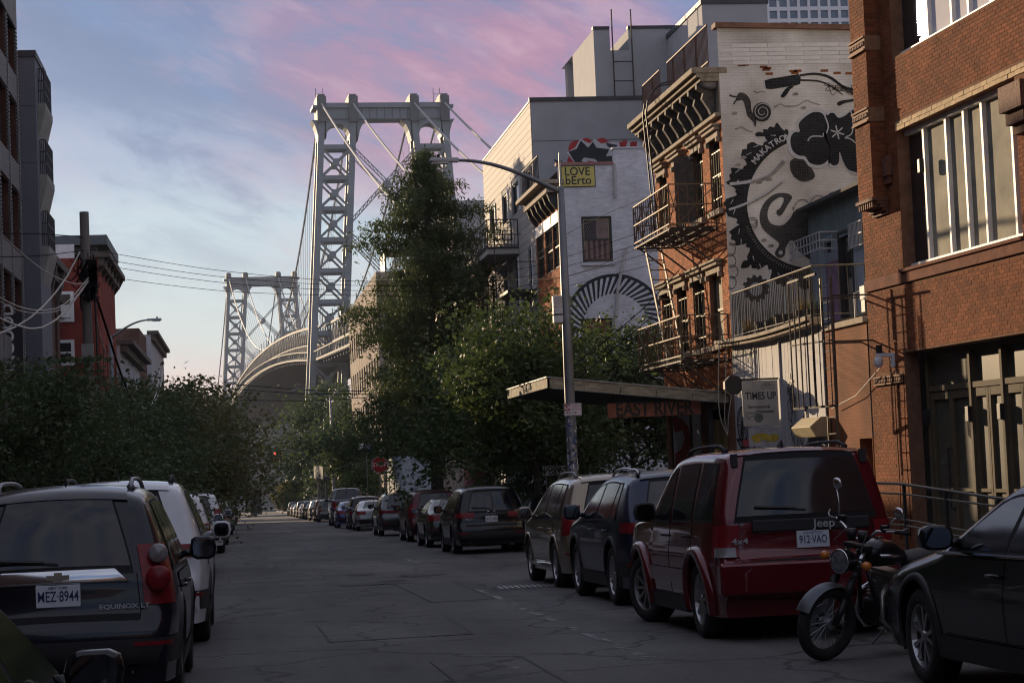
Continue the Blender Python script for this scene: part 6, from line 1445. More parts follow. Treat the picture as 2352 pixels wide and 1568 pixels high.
    # intermediate steel bents carrying the land span
    for t in (-.14, -.26, -.38, -.5):
        m = MB()
        for x in (-14, -5, 5, 14): m.bar(P3(t, x, zd(t)), P3(t, x*1.15, WZ+1), 1.6)
        for a, b in ((-14, -5), (5, 14), (-5, 5)):
            for z0, z1 in ((zd(t)-1, zd(t)-12), (zd(t)-12, WZ+2)): m.bar(P3(t, a, z0), P3(t, b, z1), .7); m.bar(P3(t, b, z0), P3(t, a, z1), .7)
            m.bar(P3(t, a, zd(t)-12), P3(t, b, zd(t)-12), .9)
        m.build('bent', ST, T)
bridge()
# far bank: made-up slab blocks standing in for hazy sky under the deck
def far_bank():
    FM_ = mat('haze grey', (.16, .165, .17), .9, var=.2, scale=.02); r = random.Random(21); k = 0
    tones = ['dull grey', 'brown grey', 'pale grey', 'dark grey', 'warm grey']
    for row, (Y, hmin, hmax) in enumerate(((1180, 22, 44), (1290, 40, 56))):
        x = -420
        while x < 260:
            w = r.uniform(26, 60); h = r.uniform(hmin, hmax); T = thing('haze_standin_block', (x+w/2, Y, WZ+3), 'added %s slab block standing in for hazy sky under the bridge' % 'grey', 'building', 'added slab blocks in place of hazy sky')
            m = MB(); m.box((x, Y, WZ+2.9), (x+w-3, Y+30, WZ+h)); m.build('wall', FM_, T)
            m = MB()
            for z in np.arange(WZ+6, WZ+h-3, 3.4):
                for u in np.arange(x+3, x+w-7, 5): m.box((u, Y-.3, z), (u+2.4, Y-.02, z+1.6))
            m.build('windows', GLASSD, T); x += w
far_bank()
# the evening air over the river
m = MB(); m.box((-2620, -120, WZ-2), (2620, 2500, 118)); hz = m.build('haze', None, None, kind='stuff')
hm = bpy.data.materials.new('haze'); hm.use_nodes = True; hm.node_tree.nodes.clear(); vo = hm.node_tree.nodes.new('ShaderNodeVolumePrincipled'); vo.inputs['Color'].default_value = (.80, .85, .92, 1); vo.inputs['Density'].default_value = .00014
ho = hm.node_tree.nodes.new('ShaderNodeOutputMaterial'); hm.node_tree.links.new(vo.outputs[0], ho.inputs['Volume']); hz.data.materials.clear(); hz.data.materials.append(hm)
# ---------------------------------------------------------------- trees
def leaf_mat(name, a, b, tr=.35):
    return mat(name, a, .6, var=.5, scale=1.1, col2=b, trans=tr, spec=.35)
BARK = mat('bark', (.085, .07, .055), .9, var=.4, scale=7, bump=.6, bscale=18)
LF1 = leaf_mat('leaf green', (.105, .15, .045), (.042, .07, .02)); LF2 = leaf_mat('leaf dark green', (.105, .145, .06), (.045, .07, .03)); LFC = leaf_mat('feathery green', (.095, .125, .042), (.045, .066, .024), .38); LFR = leaf_mat('olive red leaf', (.15, .145, .05), (.08, .075, .03))
def leaves(name, P, size, m, parent, rng, droop=0, aspect=.6, flat=.5):
    """one small leaf-shaped face per point"""
    n = len(P); d = rng.normal(size=(n, 3)); d[:, 2] = d[:, 2]*(1-flat)-droop; d /= np.linalg.norm(d, axis=1)[:, None]
    e = rng.normal(size=(n, 3)); e -= (e*d).sum(1)[:, None]*d; e /= np.linalg.norm(e, axis=1)[:, None]
    s = size*(.5+1.25*rng.random(n)**2)[:, None]; d = d*s; e = e*s*aspect*.5
    V = np.stack([P, P+d*.5+e, P+d, P+d*.5-e], 1).reshape(-1, 3)
    me = bpy.data.meshes.new(name); me.vertices.add(4*n); me.vertices.foreach_set('co', V.astype(np.float32).ravel()); me.loops.add(4*n); me.loops.foreach_set('vertex_index', np.arange(4*n, dtype=np.int32)); me.polygons.add(n); me.polygons.foreach_set('loop_start', np.arange(0, 4*n, 4, dtype=np.int32)); me.polygons.foreach_set('loop_total', np.full(n, 4, dtype=np.int32)); me.materials.append(m); me.update(calc_edges=True); me.validate()
    o = bpy.data.objects.new(name, me); COL.objects.link(o); o.parent = parent; return o
def broadleaf(x, y, h, r, label, m, n=22000, leaf=.11, group=None, seed=0, base=.28, cat='tree', name='street_tree', tr=.14, squash=1.0):
    rng = np.random.default_rng(seed+100); rnd = random.Random(seed); z0 = gz(y)+.1; T = thing(name, (x, y, z0), label, cat, group)
    tk = MB(); top = h*.62; lean = Vector((rnd.uniform(-.3, .3), rnd.uniform(-.3, .3), 0)); fk = h*base
    tk.tube([Vector((0, 0, 0)), Vector((0, 0, fk*.5))+lean*.1, Vector((0, 0, fk))+lean*.2, Vector((0, 0, top))+lean, Vector((0, 0, h*.85))+lean*1.3], tr, 9, tr*.25)
    cl = []; nb = 15
    for i in range(nb):
        a = i*2.4+rnd.uniform(-.4, .4); f = i/(nb-1); zb = fk+(top-fk)*f*.9; L = r*rnd.uniform(.65, 1.0)*(1-.35*f); up = rnd.uniform(.15, .6)*L+(h*.16*f)
        p0 = Vector((0, 0, zb))+lean*(.2+.8*f); p1 = p0+Vector((math.cos(a)*L*.5, math.sin(a)*L*.5, up*.6)); p2 = p0+Vector((math.cos(a)*L, math.sin(a)*L, up)); tk.tube([p0, p1, p2], tr*.38*(1-.4*f), 6, tr*.08)
        for q, w in ((p2, .9), (p1, .75), (p1.lerp(p2, .5), 1.0)):
            cl.append((q, w))
            for _ in range(3):
                b = q+Vector((rnd.gauss(0, r*.31), rnd.gauss(0, r*.31), rnd.gauss(0, r*.23))); tk.tube([q, b], tr*.07, 4, tr*.02); cl.append((b, .7))
    for i in range(10): a = rnd.uniform(0, 6.28); cl.append((Vector((math.cos(a)*r*.4, math.sin(a)*r*.4, h*rnd.uniform(.7, .95)))+lean, .8))
    tk.build('trunk', BARK, T, local=True, smooth=True)
    C = np.array([c[0] for c in cl]); Wt = np.array([c[1] for c in cl]); k = rng.choice(len(C), n, p=Wt/Wt.sum()); sz = rng.uniform(.07, .22, len(C))[k][:, None]*r
    P = C[k]+rng.normal(size=(n, 3))*sz*np.array([1, 1, .72*squash]); P = P[P[:, 2] > h*base*.55]; P[:, 2] = np.minimum(P[:, 2], h*1.02)
    leaves('crown', P, leaf, m, T, rng); return T
def conifer(x, y, h, label, seed=5):
    rng = np.random.default_rng(seed); rnd = random.Random(seed); z0 = gz(y)+.1; T = thing('conical_tree', (x, y, z0), label, 'tree'); tk = MB(); tk.tube([(0, 0, 0), (0, .03, h*.3), (.08, 0, h*.65), (.03, 0, h)], .32, 10, .03); pts = []
    i = 0; z = h*.16
    while z < h*.985:
        f = (z-h*.16)/(h*.84); a = i*2.399+rnd.uniform(-.5, .5); L = max(.3, 1.22*float(np.interp(f, (0, .1, .24, .52, .79, .9, 1), (3.0, 3.9, 4.1, 3.1, 1.85, .8, .1)))*rnd.uniform(.42, 1.15)); 
        if f > .25 and rnd.random() < .12: L *= 1.28
        up = L*rnd.uniform(.05, .45); p = [Vector((0, 0, z)), Vector((math.cos(a)*L*.5, math.sin(a)*L*.5, z+up*.55)), Vector((math.cos(a)*L, math.sin(a)*L, z+up*.8-L*.06))]; tk.tube(p, .05*(1-f)+.012, 5, .008)
        m = int(16+66*L)
        for _ in range(m):
            t = rnd.uniform(.12, 1)**.8; q = (p[0].lerp(p[1], t*2) if t < .5 else p[1].lerp(p[2], t*2-1)); o = Vector((rnd.gauss(0, .36), rnd.gauss(0, .36), rnd.gauss(0, .22)))*(.5+L*.14); s = q+o; hang = rnd.uniform(.2, 1.05)*(.5+.7*(1-f))
            for k in range(6): pts.append((s.x+rnd.gauss(0, .055), s.y+rnd.gauss(0, .055), s.z-hang*rnd.random()))
        z += .085+.05*(1-f); i += 1
    tk.build('trunk', BARK, T, local=True, smooth=True); pts = np.array(pts); pts = pts[pts[:, 2] > 3.3]; leaves('crown', pts, .165, LFC, T, rng, droop=.9, aspect=.30, flat=.3); return T
conifer(8.55, 88, 17.1, 'tall conical feathery tree rising above the street before the bridge')
RG = 'street trees on the right pavement'; LG = 'street trees along the left pavement'
broadleaf(8.7, 58.5, 7.3, 2.7, 'leafy green tree behind the street lamp pole, left of the striped arch', LF1, 24000, .15, RG, 1)
broadleaf(8.5, 69, 7.4, 2.7, 'bright green tree between the lamp pole and the conical tree', LF1, 22000, .16, RG, 2)
broadleaf(12.6, 63.5, 7.2, 2.6, 'dense green tree in the yard under the striped arch mural', LF2, 22000, .16, RG, 3)
broadleaf(10.0, 62.5, 5.0, 2.0, 'low bushy tree behind the timber canopy', LF2, 15000, .14, RG, 4, base=.2)
broadleaf(7.9, 132, 4.6, 1.3, 'thin young tree beside the pale blue house', LF1, 3500, .16, RG, 5)
labs = ['nearest dark tree at the left edge behind the black estate car', 'dark leafy tree just left of the wooden utility pole', 'dark tree just right of the wooden utility pole', 'tree below the hanging white cable loop', 'rounded tree below the grey white house on the left', 'olive tree below the pale flat roofed house', 'broad olive tree with sunlit top at the left of the bridge', 'far broad tree overhanging the end of the street on the left']
for i, (y, h, r, n, lf, m) in enumerate(((35, 3.9, 2.5, 30000, .085, LF2), (43.5, 4.6, 2.7, 28000, .095, LF2), (54, 4.4, 2.7, 24000, .11, LF2), (67, 5.6, 3.1, 22000, .14, LF2), (84, 6.0, 3.3, 22000, .17, LFR), (103, 7.8, 4.2, 22000, .20, LFR), (128, 9.5, 4.9, 22000, .24, LFR), (160, 10.4, 5.8, 22000, .28, LF2))):
    broadleaf(-4.3 if i < 4 else -3.9, y, h, r, labs[i], m, n, lf, LG, 20+i, base=.22 if i < 5 else .16)
broadleaf(11.5, 262, 17, 7.5, 'dark tree mass at the far end of the street under the bridge', LF2, 18000, .5, 'far trees', 41, base=.1)
broadleaf(13.5, 235, 14, 5.5, 'dark green tree beside the far traffic signal mast', LF2, 12000, .45, 'far trees', 42, base=.12)
broadleaf(-11, 300, 17, 8.5, 'far tree behind the left row near the river', LF2, 14000, .55, 'far trees', 43, base=.1)
broadleaf(-8.5, 215, 13, 6.0, 'far tree at the left beside the river opening', LF2, 14000, .4, 'far trees', 44, base=.1)
broadleaf(15, 175, 8, 4.0, 'pale green tree above the far scaffold', LF1, 8000, .33, 'far trees', 45, base=.15)
broadleaf(8.8, 157, 8.2, 3.0, 'dark tree before the far scaffold left of the stop sign', LF2, 11000, .26, 'far trees', 47, base=.42)
broadleaf(6.9, 300, 4.6, 2.6, 'small yellow green bush at the river end of the street', leaf_mat('yellow leaf', (.22, .19, .03), (.08, .08, .02)), 4000, .4, 'far trees', 46, base=.05, cat='bush', name='bush')
# ---------------------------------------------------------------- poles, signs and wires
POLEM = mat('painted lamp steel', (.16, .17, .185), .5, metal=.45, var=.15, scale=3, bump=.1); WOOD = mat('utility pole wood', (.12, .105, .09), .9, var=.35, scale=5, streak=8, bump=.5); SIGNW = mat('sign white', (.62, .62, .66), .45, var=.06)
def lamp_post(x, y, H, arm, label, detail=True, sgn=-1, group=None):
    z0 = gz(y)+.13; T = thing('street_lamp', (x, y, z0), label, 'street lamp', group); m = MB()
    m.lathe([(.17, 0), (.17, .5), (.125, .55), (.115, H*.5), (.075, H), (.0, H+.02)], 14); m.build('pole', POLEM, T, local=True, smooth=True)
    m = MB(); P = []
    for k in range(13): f = k/12; P.append((sgn*arm*f, 0, H-.12+.78*math.sin(f*math.pi/2)))
    m.tube(P, .058, 8, .034); m.build('arm', POLEM, T, local=True, smooth=True); e = P[-1]; m = MB()
    m.hexa([(e[0]+.05*-sgn, -.07, e[2]-.05), (e[0]+.05*-sgn, .07, e[2]-.05), (e[0]+sgn*.62, .13, e[2]-.02), (e[0]+sgn*.62, -.13, e[2]-.02), (e[0]+.05*-sgn, -.06, e[2]+.06), (e[0]+.05*-sgn, .06, e[2]+.06), (e[0]+sgn*.58, .10, e[2]+.07), (e[0]+sgn*.58, -.10, e[2]+.07)]); hd = m.build('lamp_head', mat('lamp head grey', (.34, .35, .36), .5, var=.1), T, local=True, bevel=.02)
    m = MB(); m.box((e[0]+sgn*.18, -.08, e[2]-.075), (e[0]+sgn*.55, .08, e[2]-.035)); m.build('lens', mat('lamp lens', (.5, .5, .48), .3), hd, local=True); m = MB(); m.tube([(e[0]+sgn*.4, 0, e[2]+.06), (e[0]+sgn*.4, 0, e[2]+.14)], .035, 8); m.build('photocell', BLACK, hd, local=True)
    return T
LX, LY = 7.36, 44.2
zj = onY(1280, 440, LY).z; L1 = lamp_post(LX, LY, zj-gz(LY)-.13+.1, 2.35, 'tall grey street lamp with curved arm beside the timber canopy')
m = MB(); m.tube([(0, 0, zj-gz(LY)-.05), (0, 0, zj-gz(LY)+.75)], .022, 6); m.build('finial', STEEL, L1, local=True)
for py, s in ((693, .26), (716, .2), (731, .22)):
    z = onY(1283, py, LY).z-gz(LY)-.13; m = MB(); m.box((-.30, -.12, z-s/2), (-.09, .1, z+s/2)); m.build('junction_box', mat('box white', (.45, .45, .46), .5), L1, local=True, bevel=.015)
# pasted stickers low on the pole
m = MB(); r = random.Random(4); zs = onY(1310, 1000, LY).z-gz(LY)-.13
for i in range(60):
    a = -math.pi/2+r.uniform(-1.1, 1.1); z = zs+r.uniform(-.85, .30); w = r.uniform(.02, .07); R = .128; P = [(R*math.cos(a+t), R*math.sin(a+t), z+dz) for dz in (0, r.uniform(.03, .12)) for t in (-w/R/2, w/R/2)]; m.cur = i % 4; m.add([P[0], P[1], P[3], P[2]], [(0, 1, 2, 3)])
m.build('stickers', [SIGNW, mat('sticker grey', (.3, .3, .32), .7), BLACK, mat('sticker blue', (.05, .09, .25), .6)], L1, local=True, fix=False)
Fq = Frame((0, LY-.14, 0), (1, 0, 0), (0, -1, 0)); q = Fq.rect(1296, 955, 1335, 925); s = thing('parking_sign', Fq.p(q[0], q[2]), 'white parking sign with red circle and double arrow on lamp pole', 'sign')
m = MB(); fbox(m, Fq, *q, -.004, .004); m.build('plate', SIGNW, s); RD = mat('sign red', (.42, .03, .04), .5); IK = mat('sign dark red ink', (.12, .02, .03), .6); W = q[1]-q[0]; Hh = q[3]-q[2]
m = MB()
for a in ((q[0]+.008, q[1]-.008, q[3]-.016, q[3]-.008), (q[0]+.008, q[1]-.008, q[2]+.008, q[2]+.016), (q[0]+.008, q[0]+.016, q[2]+.017, q[3]-.017), (q[1]-.016, q[1]-.008, q[2]+.017, q[3]-.017)): fbox(m, Fq, *a, .0041, .0055)
u, z = q[0]+W*.18, q[3]-Hh*.33
fbox(m, Fq, u-W*.14, u+W*.14, z-.075, z+.075, .0041, .0050)
fbox(m, Fq, q[0]+W*.12, q[0]+W*.72, q[2]+Hh*.22, q[2]+Hh*.27, .0041, .0055)
for sg, c in ((-1, q[0]+W*.08), (1, q[0]+W*.76)): m.poly([Fq.p(c, q[2]+Hh*.245, .0045), Fq.p(c-sg*.05, q[2]+Hh*.17, .0045), Fq.p(c-sg*.05, q[2]+Hh*.32, .0045)], Fq.n*.001)
m.build('markings', IK, s); m = MB(); m.sheet([Fq.p(u+.055*math.cos(a), z+.055*math.sin(a), .0056) for a in np.linspace(0, 6.28, 24)[:-1]]); m.build('disc', SIGNW, s)
text_mesh('P', .10, 'lettering', IK, fmat(Fq, u, z, .0066), s); text_mesh('No Standing\nExcept\nTrucks Loading', .042, 'lettering', RD, fmat(Fq, q[0]+W*.63, q[3]-Hh*.34, .006), s)
m = MB(); 
for k in range(16): a, b = k*math.pi/8, (k+1)*math.pi/8; m.bar(Fq.p(u+.06*math.cos(a), z+.06*math.sin(a), .0075), Fq.p(u+.06*math.cos(b), z+.06*math.sin(b), .0075), .002, .012)
m.bar(Fq.p(u-.045, z+.045, .0085), Fq.p(u+.045, z-.045, .0085), .002, .012); m.build('ring', RD, s)
lamp_post(-5.7, 92, 9.3, 1.7, 'slim street lamp with curved arm above the left trees', sgn=1); lamp_post(7.4, 164, 10, 2.6, 'far street lamp among the dark trees before the bridge')
# Good days board
Fg_ = Frame((0, 57.0, 0), (1, 0, 0), (0, -1, 0)); q = Fg_.rect(1247, 1092, 1299, 1068); s = thing('board_sign', Fg_.p(q[0], gz(57)+.1), 'small white board sign with hand painted letters on two thin posts', 'sign')
m = MB(); m.poly([Fg_.p(u_, z_, 0) for u_, z_ in ((q[0], q[2]), (q[1], q[2]), (q[1]+.06, (q[2]+q[3])/2), (q[1], q[3]), (q[0], q[3]))], Fg_.n*.03); m.build('board', mat('board white', (.62, .66, .64), .6, var=.1), s); c = (q[0]+q[1])/2
text_mesh('GOOD', .17, 'lettering', BLACK, fmat(Fg_, c-.05, q[3]-.09, .033), s, bold=.006); text_mesh('DAYS', .17, 'lettering', BLACK, fmat(Fg_, c+.05, q[2]+.075, .033), s, bold=.006)
for u_ in (q[0]+.1, q[1]-.1): m = MB(); m.tube([Fg_.p(u_, gz(57)+.1, -.02), Fg_.p(u_, q[2], -.02)], .02, 6); m.build('post', STEEL, s)
# stop sign with one way plate
Fs_ = Frame((0, 98, 0), (1, 0, 0), (0, -1, 0)); c = Fs_.uz(872, 1067); T = thing('stop_sign', Fs_.p(c[0], gz(98)+.13), 'red octagonal STOP sign under a one way arrow on a thin post', 'sign'); m = MB(); m.tube([Fs_.p(c[0], gz(98)+.1, -.03), Fs_.p(c[0], c[1]+1.35, -.03)], .032, 6); m.build('post', STEEL, T)
R = .43; oc = lambda R, d: [Fs_.p(c[0]+R*math.cos(a), c[1]+R*math.sin(a), d) for a in np.linspace(math.pi/8, math.pi/8+6.2832, 9)[:-1]]
m = MB(); m.poly(oc(R, .0), Fs_.n*.006); m.build('border', SIGNW, T); m = MB(); m.poly(oc(R*.94, .0065), Fs_.n*.004); m.build('plate', mat('stop red', (.36, .025, .03), .45, var=.1), T); text_mesh('STOP', .30, 'lettering', SIGNW, fmat(Fs_, c[0], c[1], .0125), T, bold=.006)
q = Fs_.rect(866, 1040, 908, 1026); m = MB(); P = [Fs_.p(q[0], q[2]-.02, 0), Fs_.p(q[1], q[2]+.12, .25), Fs_.p(q[1], q[3]+.12, .25), Fs_.p(q[0], q[3]-.02, 0)]; m.poly(P, (0, -.01, 0)); ow = m.build('one_way_plate', BLACK, T)
m = MB(); A = lambda f, g: P[0].lerp(P[1], f).lerp(P[3].lerp(P[2], f), g)+Vector((0, -.013, 0)); m.poly([A(.06, .5), A(.25, .88), A(.25, .68), A(.94, .68), A(.94, .32), A(.25, .32), A(.25, .12)], (0, -.003, 0)); m.build('arrow', SIGNW, ow)
# solar panel post
Fv = Frame((0, 109, 0), (1, 0, 0), (0, -1, 0)); c = Fv.uz(841, 1030); T = thing('solar_post', Fv.p(c[0], gz(109)+.13), 'thin steel post topped by two small tilted solar panels', 'solar panel post'); m = MB(); m.tube([Fv.p(c[0], gz(109)+.1), Fv.p(c[0], c[1]+.1)], .035, 6); m.build('post', STEEL, T)
for k, (a, b, cc) in enumerate(((822, 832, (.62, .64, .66)), (833, 849, (.05, .07, .16)))):
    u0_, u1_ = Fv.uz(a, 1020)[0], Fv.uz(b, 1020)[0]; m = MB(); P = [Fv.p(u0_, c[1]-.05, .2), Fv.p(u1_, c[1]-.05, .2), Fv.p(u1_+.1, c[1]+.32, -.15), Fv.p(u0_+.1, c[1]+.32, -.15)]; m.poly(P, (0, -.02, .03)); m.build('solar_panel', mat('solar %d' % k, cc, .2, var=.1, spec=.8), T)
# traffic signal on a mast arm
Ft = Frame((0, 238, 0), (1, 0, 0), (0, -1, 0)); a = Ft.uz(640, 1034); b = Ft.uz(738, 1044); z0 = gz(238); T = thing('traffic_signal', Ft.p(b[0], z0+.1), 'traffic signal showing red on a long mast arm at the far crossing', 'traffic signal'); m = MB(); m.tube([Ft.p(b[0]+.5, z0), Ft.p(b[0]+.5, b[1]+4.2)], .16, 8, .1); m.build('pole', POLEM, T, smooth=True); m = MB(); m.tube([Ft.p(a[0], a[1]), Ft.p(b[0]+.5, b[1])], .06, 6, .10); m.tube([Ft.p(b[0]-.6, b[1]+.1), Ft.p(b[0]-.5, b[1]+3.6), Ft.p(b[0]+.5, b[1]+3.9)], .06, 6); m.build('mast_arm', POLEM, T)
YL = mat('signal yellow', (.32, .20, .03), .5, var=.2)
for k, px in enumerate((632, 645)):
    h = Ft.uz(px, 1048); m = MB(); fbox(m, Ft, h[0]-.19, h[0]+.19, h[1]-.55, h[1]+.55, -.15, .15); hd = m.build('signal_head', YL, T, bevel=.03)
    for j in range(3):
        z = h[1]+.36-.36*j; m = MB(); m.lathe([(0, .165), (.13, .165), (.13, .155)], 14, (0, 0, 0), 'y'); m.v = [tuple(Ft.p(h[0]+x, z+zz, y)) for x, y, zz in m.v]
        m.build('lens', mat('red lamp lit', (.9, .06, .05), .4, emit=2.2) if (j == 0 and k == 0) else DARKREC, hd); m = MB(); m.hexa([Ft.p(h[0]+s_*.16, z+.10+t_, d_) for t_ in (0, .05) for s_, d_ in ((-1, .151), (1, .151), (1, .40), (-1, .40))]); m.build('visor', YL, hd)
# far scaffold over the pavement
T = thing('pavement_scaffold', (9.3, 186, gz(186)+.13), 'grey pavement scaffold with plank deck and lamps far down the street', 'scaffold'); z0 = gz(186)+.13; m = MB()
for y in (176, 180, 184, 188, 192, 196):
    for x in (7.3, 11.2): m.tube([(x, y, z0-.3), (x, y, z0+3.6)], .06, 6)
    m.bar((7.3, y, z0+.6), (11.2, y, z0+3.2), .05); m.bar((7.3, y, z0+3.5), (11.2, y, z0+3.5), .1)
m.build('frame', POLEM, T); m = MB(); m.box((7.0, 175, z0+3.55), (11.5, 197, z0+3.75)); m.box((7.0, 175, z0+3.76), (7.06, 197, z0+4.7)); m.build('deck', mat('scaffold board', (.05, .055, .06), .8, var=.3), T)
m = MB()
for k, (x, z) in enumerate(((7.9, 2.0), (8.3, 2.1), (9.0, 1.9))): m.lathe([(0, .14), (.10, .1), (.14, 0), (.10, -.1), (0, -.14)], 10, (x, 177, z0+z))
m.build('lamp', mat('lit bulb', (1, .96, .85), .4, emit=3.0), T)
for k in range(3): m = MB(); m.box((8.6, 178.5, z0+.0), (10.3, 179.5, z0+1.6)) if k == 0 else m.box((9.1+.3*k, 178.2, z0+1.61), (9.35+.3*k, 179, z0+2.0)); m.build('crate', mat('crate orange', (.32, .16, .07), .7) if k else mat('crate grey', (.3, .32, .36), .7), T) if k == 0 else None
m = MB(); m.box((1.2, 330, gz(330)), (3.0, 332, gz(330)+3.6)); o = m.build('dark_booth', mat('booth paint', (.035, .037, .042), .6), None, loc=(1.2, 330, gz(330)), label='small dark booth at the river end of the street', cat='booth')
# wooden utility pole
PX, PY = -3.62, 48.6; T = thing('utility_pole', (PX, PY, gz(PY)), 'weathered wooden utility pole tangled with cables on left pavement', 'utility pole'); zt = onY(192, 487, PY).z; xt = onY(193, 487, PY).x; xb = onY(211, 1060, PY).x
m = MB(); zb = onY(211, 1060, PY).z; ln = lambda z: xb+(xt-xb)*(z-zb)/(zt-zb); m.tube([(ln(gz(PY)-.2), PY, gz(PY)-.2), (ln(zb), PY, zb), (ln(3), PY, 3), (ln(zt), PY, zt)], .145, 12, .11); m.build('pole', WOOD, T, smooth=True)
m = MB(); r = random.Random(9); zc = onY(200, 610, PY).z
for i in range(46): a = Vector((ln(zc)+r.uniform(-.22, .25), PY-.12+r.uniform(-.1, .1), zc+r.uniform(-.75, .35))); b = a+Vector((r.uniform(-.25, .25), r.uniform(-.1, .1), r.uniform(-.5, .25))); m.tube([a, (a+b)/2+Vector((r.uniform(-.1, .1), -.05, -.08)), b], r.uniform(.008, .022), 4)
for k in range(7): m.box((ln(zc)+r.uniform(-.2, .15), PY-.24, zc-r.random()*.9), (ln(zc)+r.uniform(.16, .28), PY-.1, zc-r.random()*.9+.16))
m.build('cable_knot', WIRE, T); z = onY(205, 810, PY).z; m = MB(); m.box((ln(z)-.14, PY-.3, z-.2), (ln(z)+.14, PY-.13, z+.2)); m.build('meter_box', mat('meter grey', (.25, .25, .24), .6), T)
m = MB(); m.tube([(ln(zc)+.2, PY-.1, zc-.3), (ln(2.5)+.24, PY-.12, 2.5), (ln(0)+.2, PY-.12, 0)], .03, 6); m.build('conduit', BLACK, T)
Fp_ = Frame((0, PY-.2, 0), (1, 0, 0), (0, -1, 0)); q = Fp_.rect(218, 1017, 239, 989); s = thing('pole_sign', Fp_.p(q[0], q[2]), 'small white street regulation sign on the wooden pole', 'sign'); m = MB(); fbox(m, Fp_, *q, -.003, .003); m.build('plate', SIGNW, s); m = MB()
for k in range(3): fbox(m, Fp_, q[0]+.03, q[1]-.03, q[2]+.05+.08*k, q[2]+.09+.08*k, .0031, .005)
m.build('markings', BLACK, s)
# wires: each hangs between two real fixings
def wire(px_pts, r, m_, label, group, n=9, jit=.0):
    P = [onY(x, y, Y) for x, y, Y in px_pts]; out = []
    for i in range(len(P)-1):
        p0, p1, p2, p3 = P[max(0, i-1)], P[i], P[i+1], P[min(len(P)-1, i+2)]
        for s in range(n): t = s/n; v = .5*((2*p1)+(p2-p0)*t+(2*p0-5*p1+4*p2-p3)*t*t+(3*p1-p0-3*p2+p3)*t**3); out.append(v+Vector((0, 0, random.uniform(-jit, jit))))
    out.append(P[-1]); b0 = out[0].copy(); mb = MB(); mb.tube(out, r, 5); return mb.build('overhead_cable', m_, None, smooth=True, loc=b0, label=label, cat='cable', group=group)
GA = 'pale cable bundles on the left pole'
wire([(-30, 505, 40), (60, 590, 43), (120, 632, 45.5), (170, 651, 47.5), (206, 648, PY-.1)], .012, PALEWIRE, 'pale cable sagging from the left edge to the pole, highest of four', GA)
wire([(-30, 665, 40), (40, 703, 42.5), (100, 712, 45), (150, 697, 47), (208, 632, PY-.1)], .013, PALEWIRE, 'pale twin cable sagging to the pole, second from the top', GA); wire([(-30, 672, 40.2), (40, 712, 42.6), (105, 718, 45), (155, 701, 47), (208, 638, PY-.1)], .010, PALEWIRE, 'thin pale cable running just below the second bundle', GA)
wire([(-30, 715, 39), (40, 748, 42), (95, 752, 44.5), (150, 715, 47), (205, 642, PY-.1)], .024, PALEWIRE, 'thick pale cable bundle sagging lowest beside the black sign', GA, jit=.008)
wire([(-30, 778, 41), (50, 742, 43.5), (105, 697, 46), (150, 640, 47.8), (184, 578, PY-.1)], .022, PALEWIRE, 'pale cable bundle climbing steeply up to the pole top', GA, jit=.008)
GB = 'dark wires across the street'; YE = 52.0
for i, (y0, y1, mid, ye) in enumerate(((572, 585, 646, 50), (590, 612, 656, 51.5), (604, 640, 668, 52), (630, 668, 679, 51.8))):
    wire([(203, y0, PY), (520, (y0+mid)/2+14, 49.2), (860, mid, 50), (1180, (mid+y1)/2+6, 50.6), (1497, y1-60, ye)], .0065, WIRE, ['black wire across the street from pole to tenement, uppermost', 'second black wire from the top across the street', 'third black wire from the top across the street', 'lowest of the four black wires across the street'][i], GB)
wire([(-30, 537, 44), (80, 537, 46), (150, 541, 47.5), (196, 545, PY)], .010, WIRE, 'thin black wire from the left edge to the pole top', GB); wire([(-30, 590, 44), (80, 588, 46), (196, 575, PY)], .010, WIRE, 'black wire below the thin one at the left pole', GB)
wire([(1085, 700, 80), (1290, 545, 60), (1500, 447, 51)], .008, WIRE, 'black wire rising from the balconies to the tenement fire escape', GB); wire([(1110, 640, 80), (1290, 636, 60), (1490, 560, 51)], .008, WIRE, 'black wire passing behind the lamp pole below the flag window', GB)
wire([(1240, 905, 52), (1330, 830, 52), (1470, 715, 51.5), (1560, 620, 50)], .012, WIRE, 'slanting black wire from canopy to upper fire escape', GB); wire([(1290, 905, 51), (1380, 825, 51), (1500, 725, 50.6)], .012, WIRE, 'second slanting black wire above the canopy', GB)
GC = 'dark cable loop on the pole'
wire([(212, 655, PY), (240, 740, 50), (275, 850, 54), (305, 925, 60)], .030, WIRE, 'thick black cable falling from the pole towards the trees', GC); wire([(212, 655, PY), (235, 790, 51), (285, 880, 56), (330, 945, 62), (362, 910, 66), (374, 852, 70)], .016, PALEWIRE, 'pale cable looping below the pole and up beside the pale house', GC); wire([(285, 890, 57), (335, 938, 63), (358, 905, 66), (367, 850, 70)], .016, PALEWIRE, 'short pale cable inside the hanging loop', GC)
GD = 'far dark wires under the bridge'
for i, (y0, y1) in enumerate(((882, 898), (918, 912), (893, 905))): wire([(540, y0, 150), (700, (y0+y1)/2+5, 150), (845, y1, 150)], .03, WIRE, ['highest far wire under the bridge deck', 'lowest far wire under the bridge deck', 'middle far wire under the bridge deck'][i], GD)
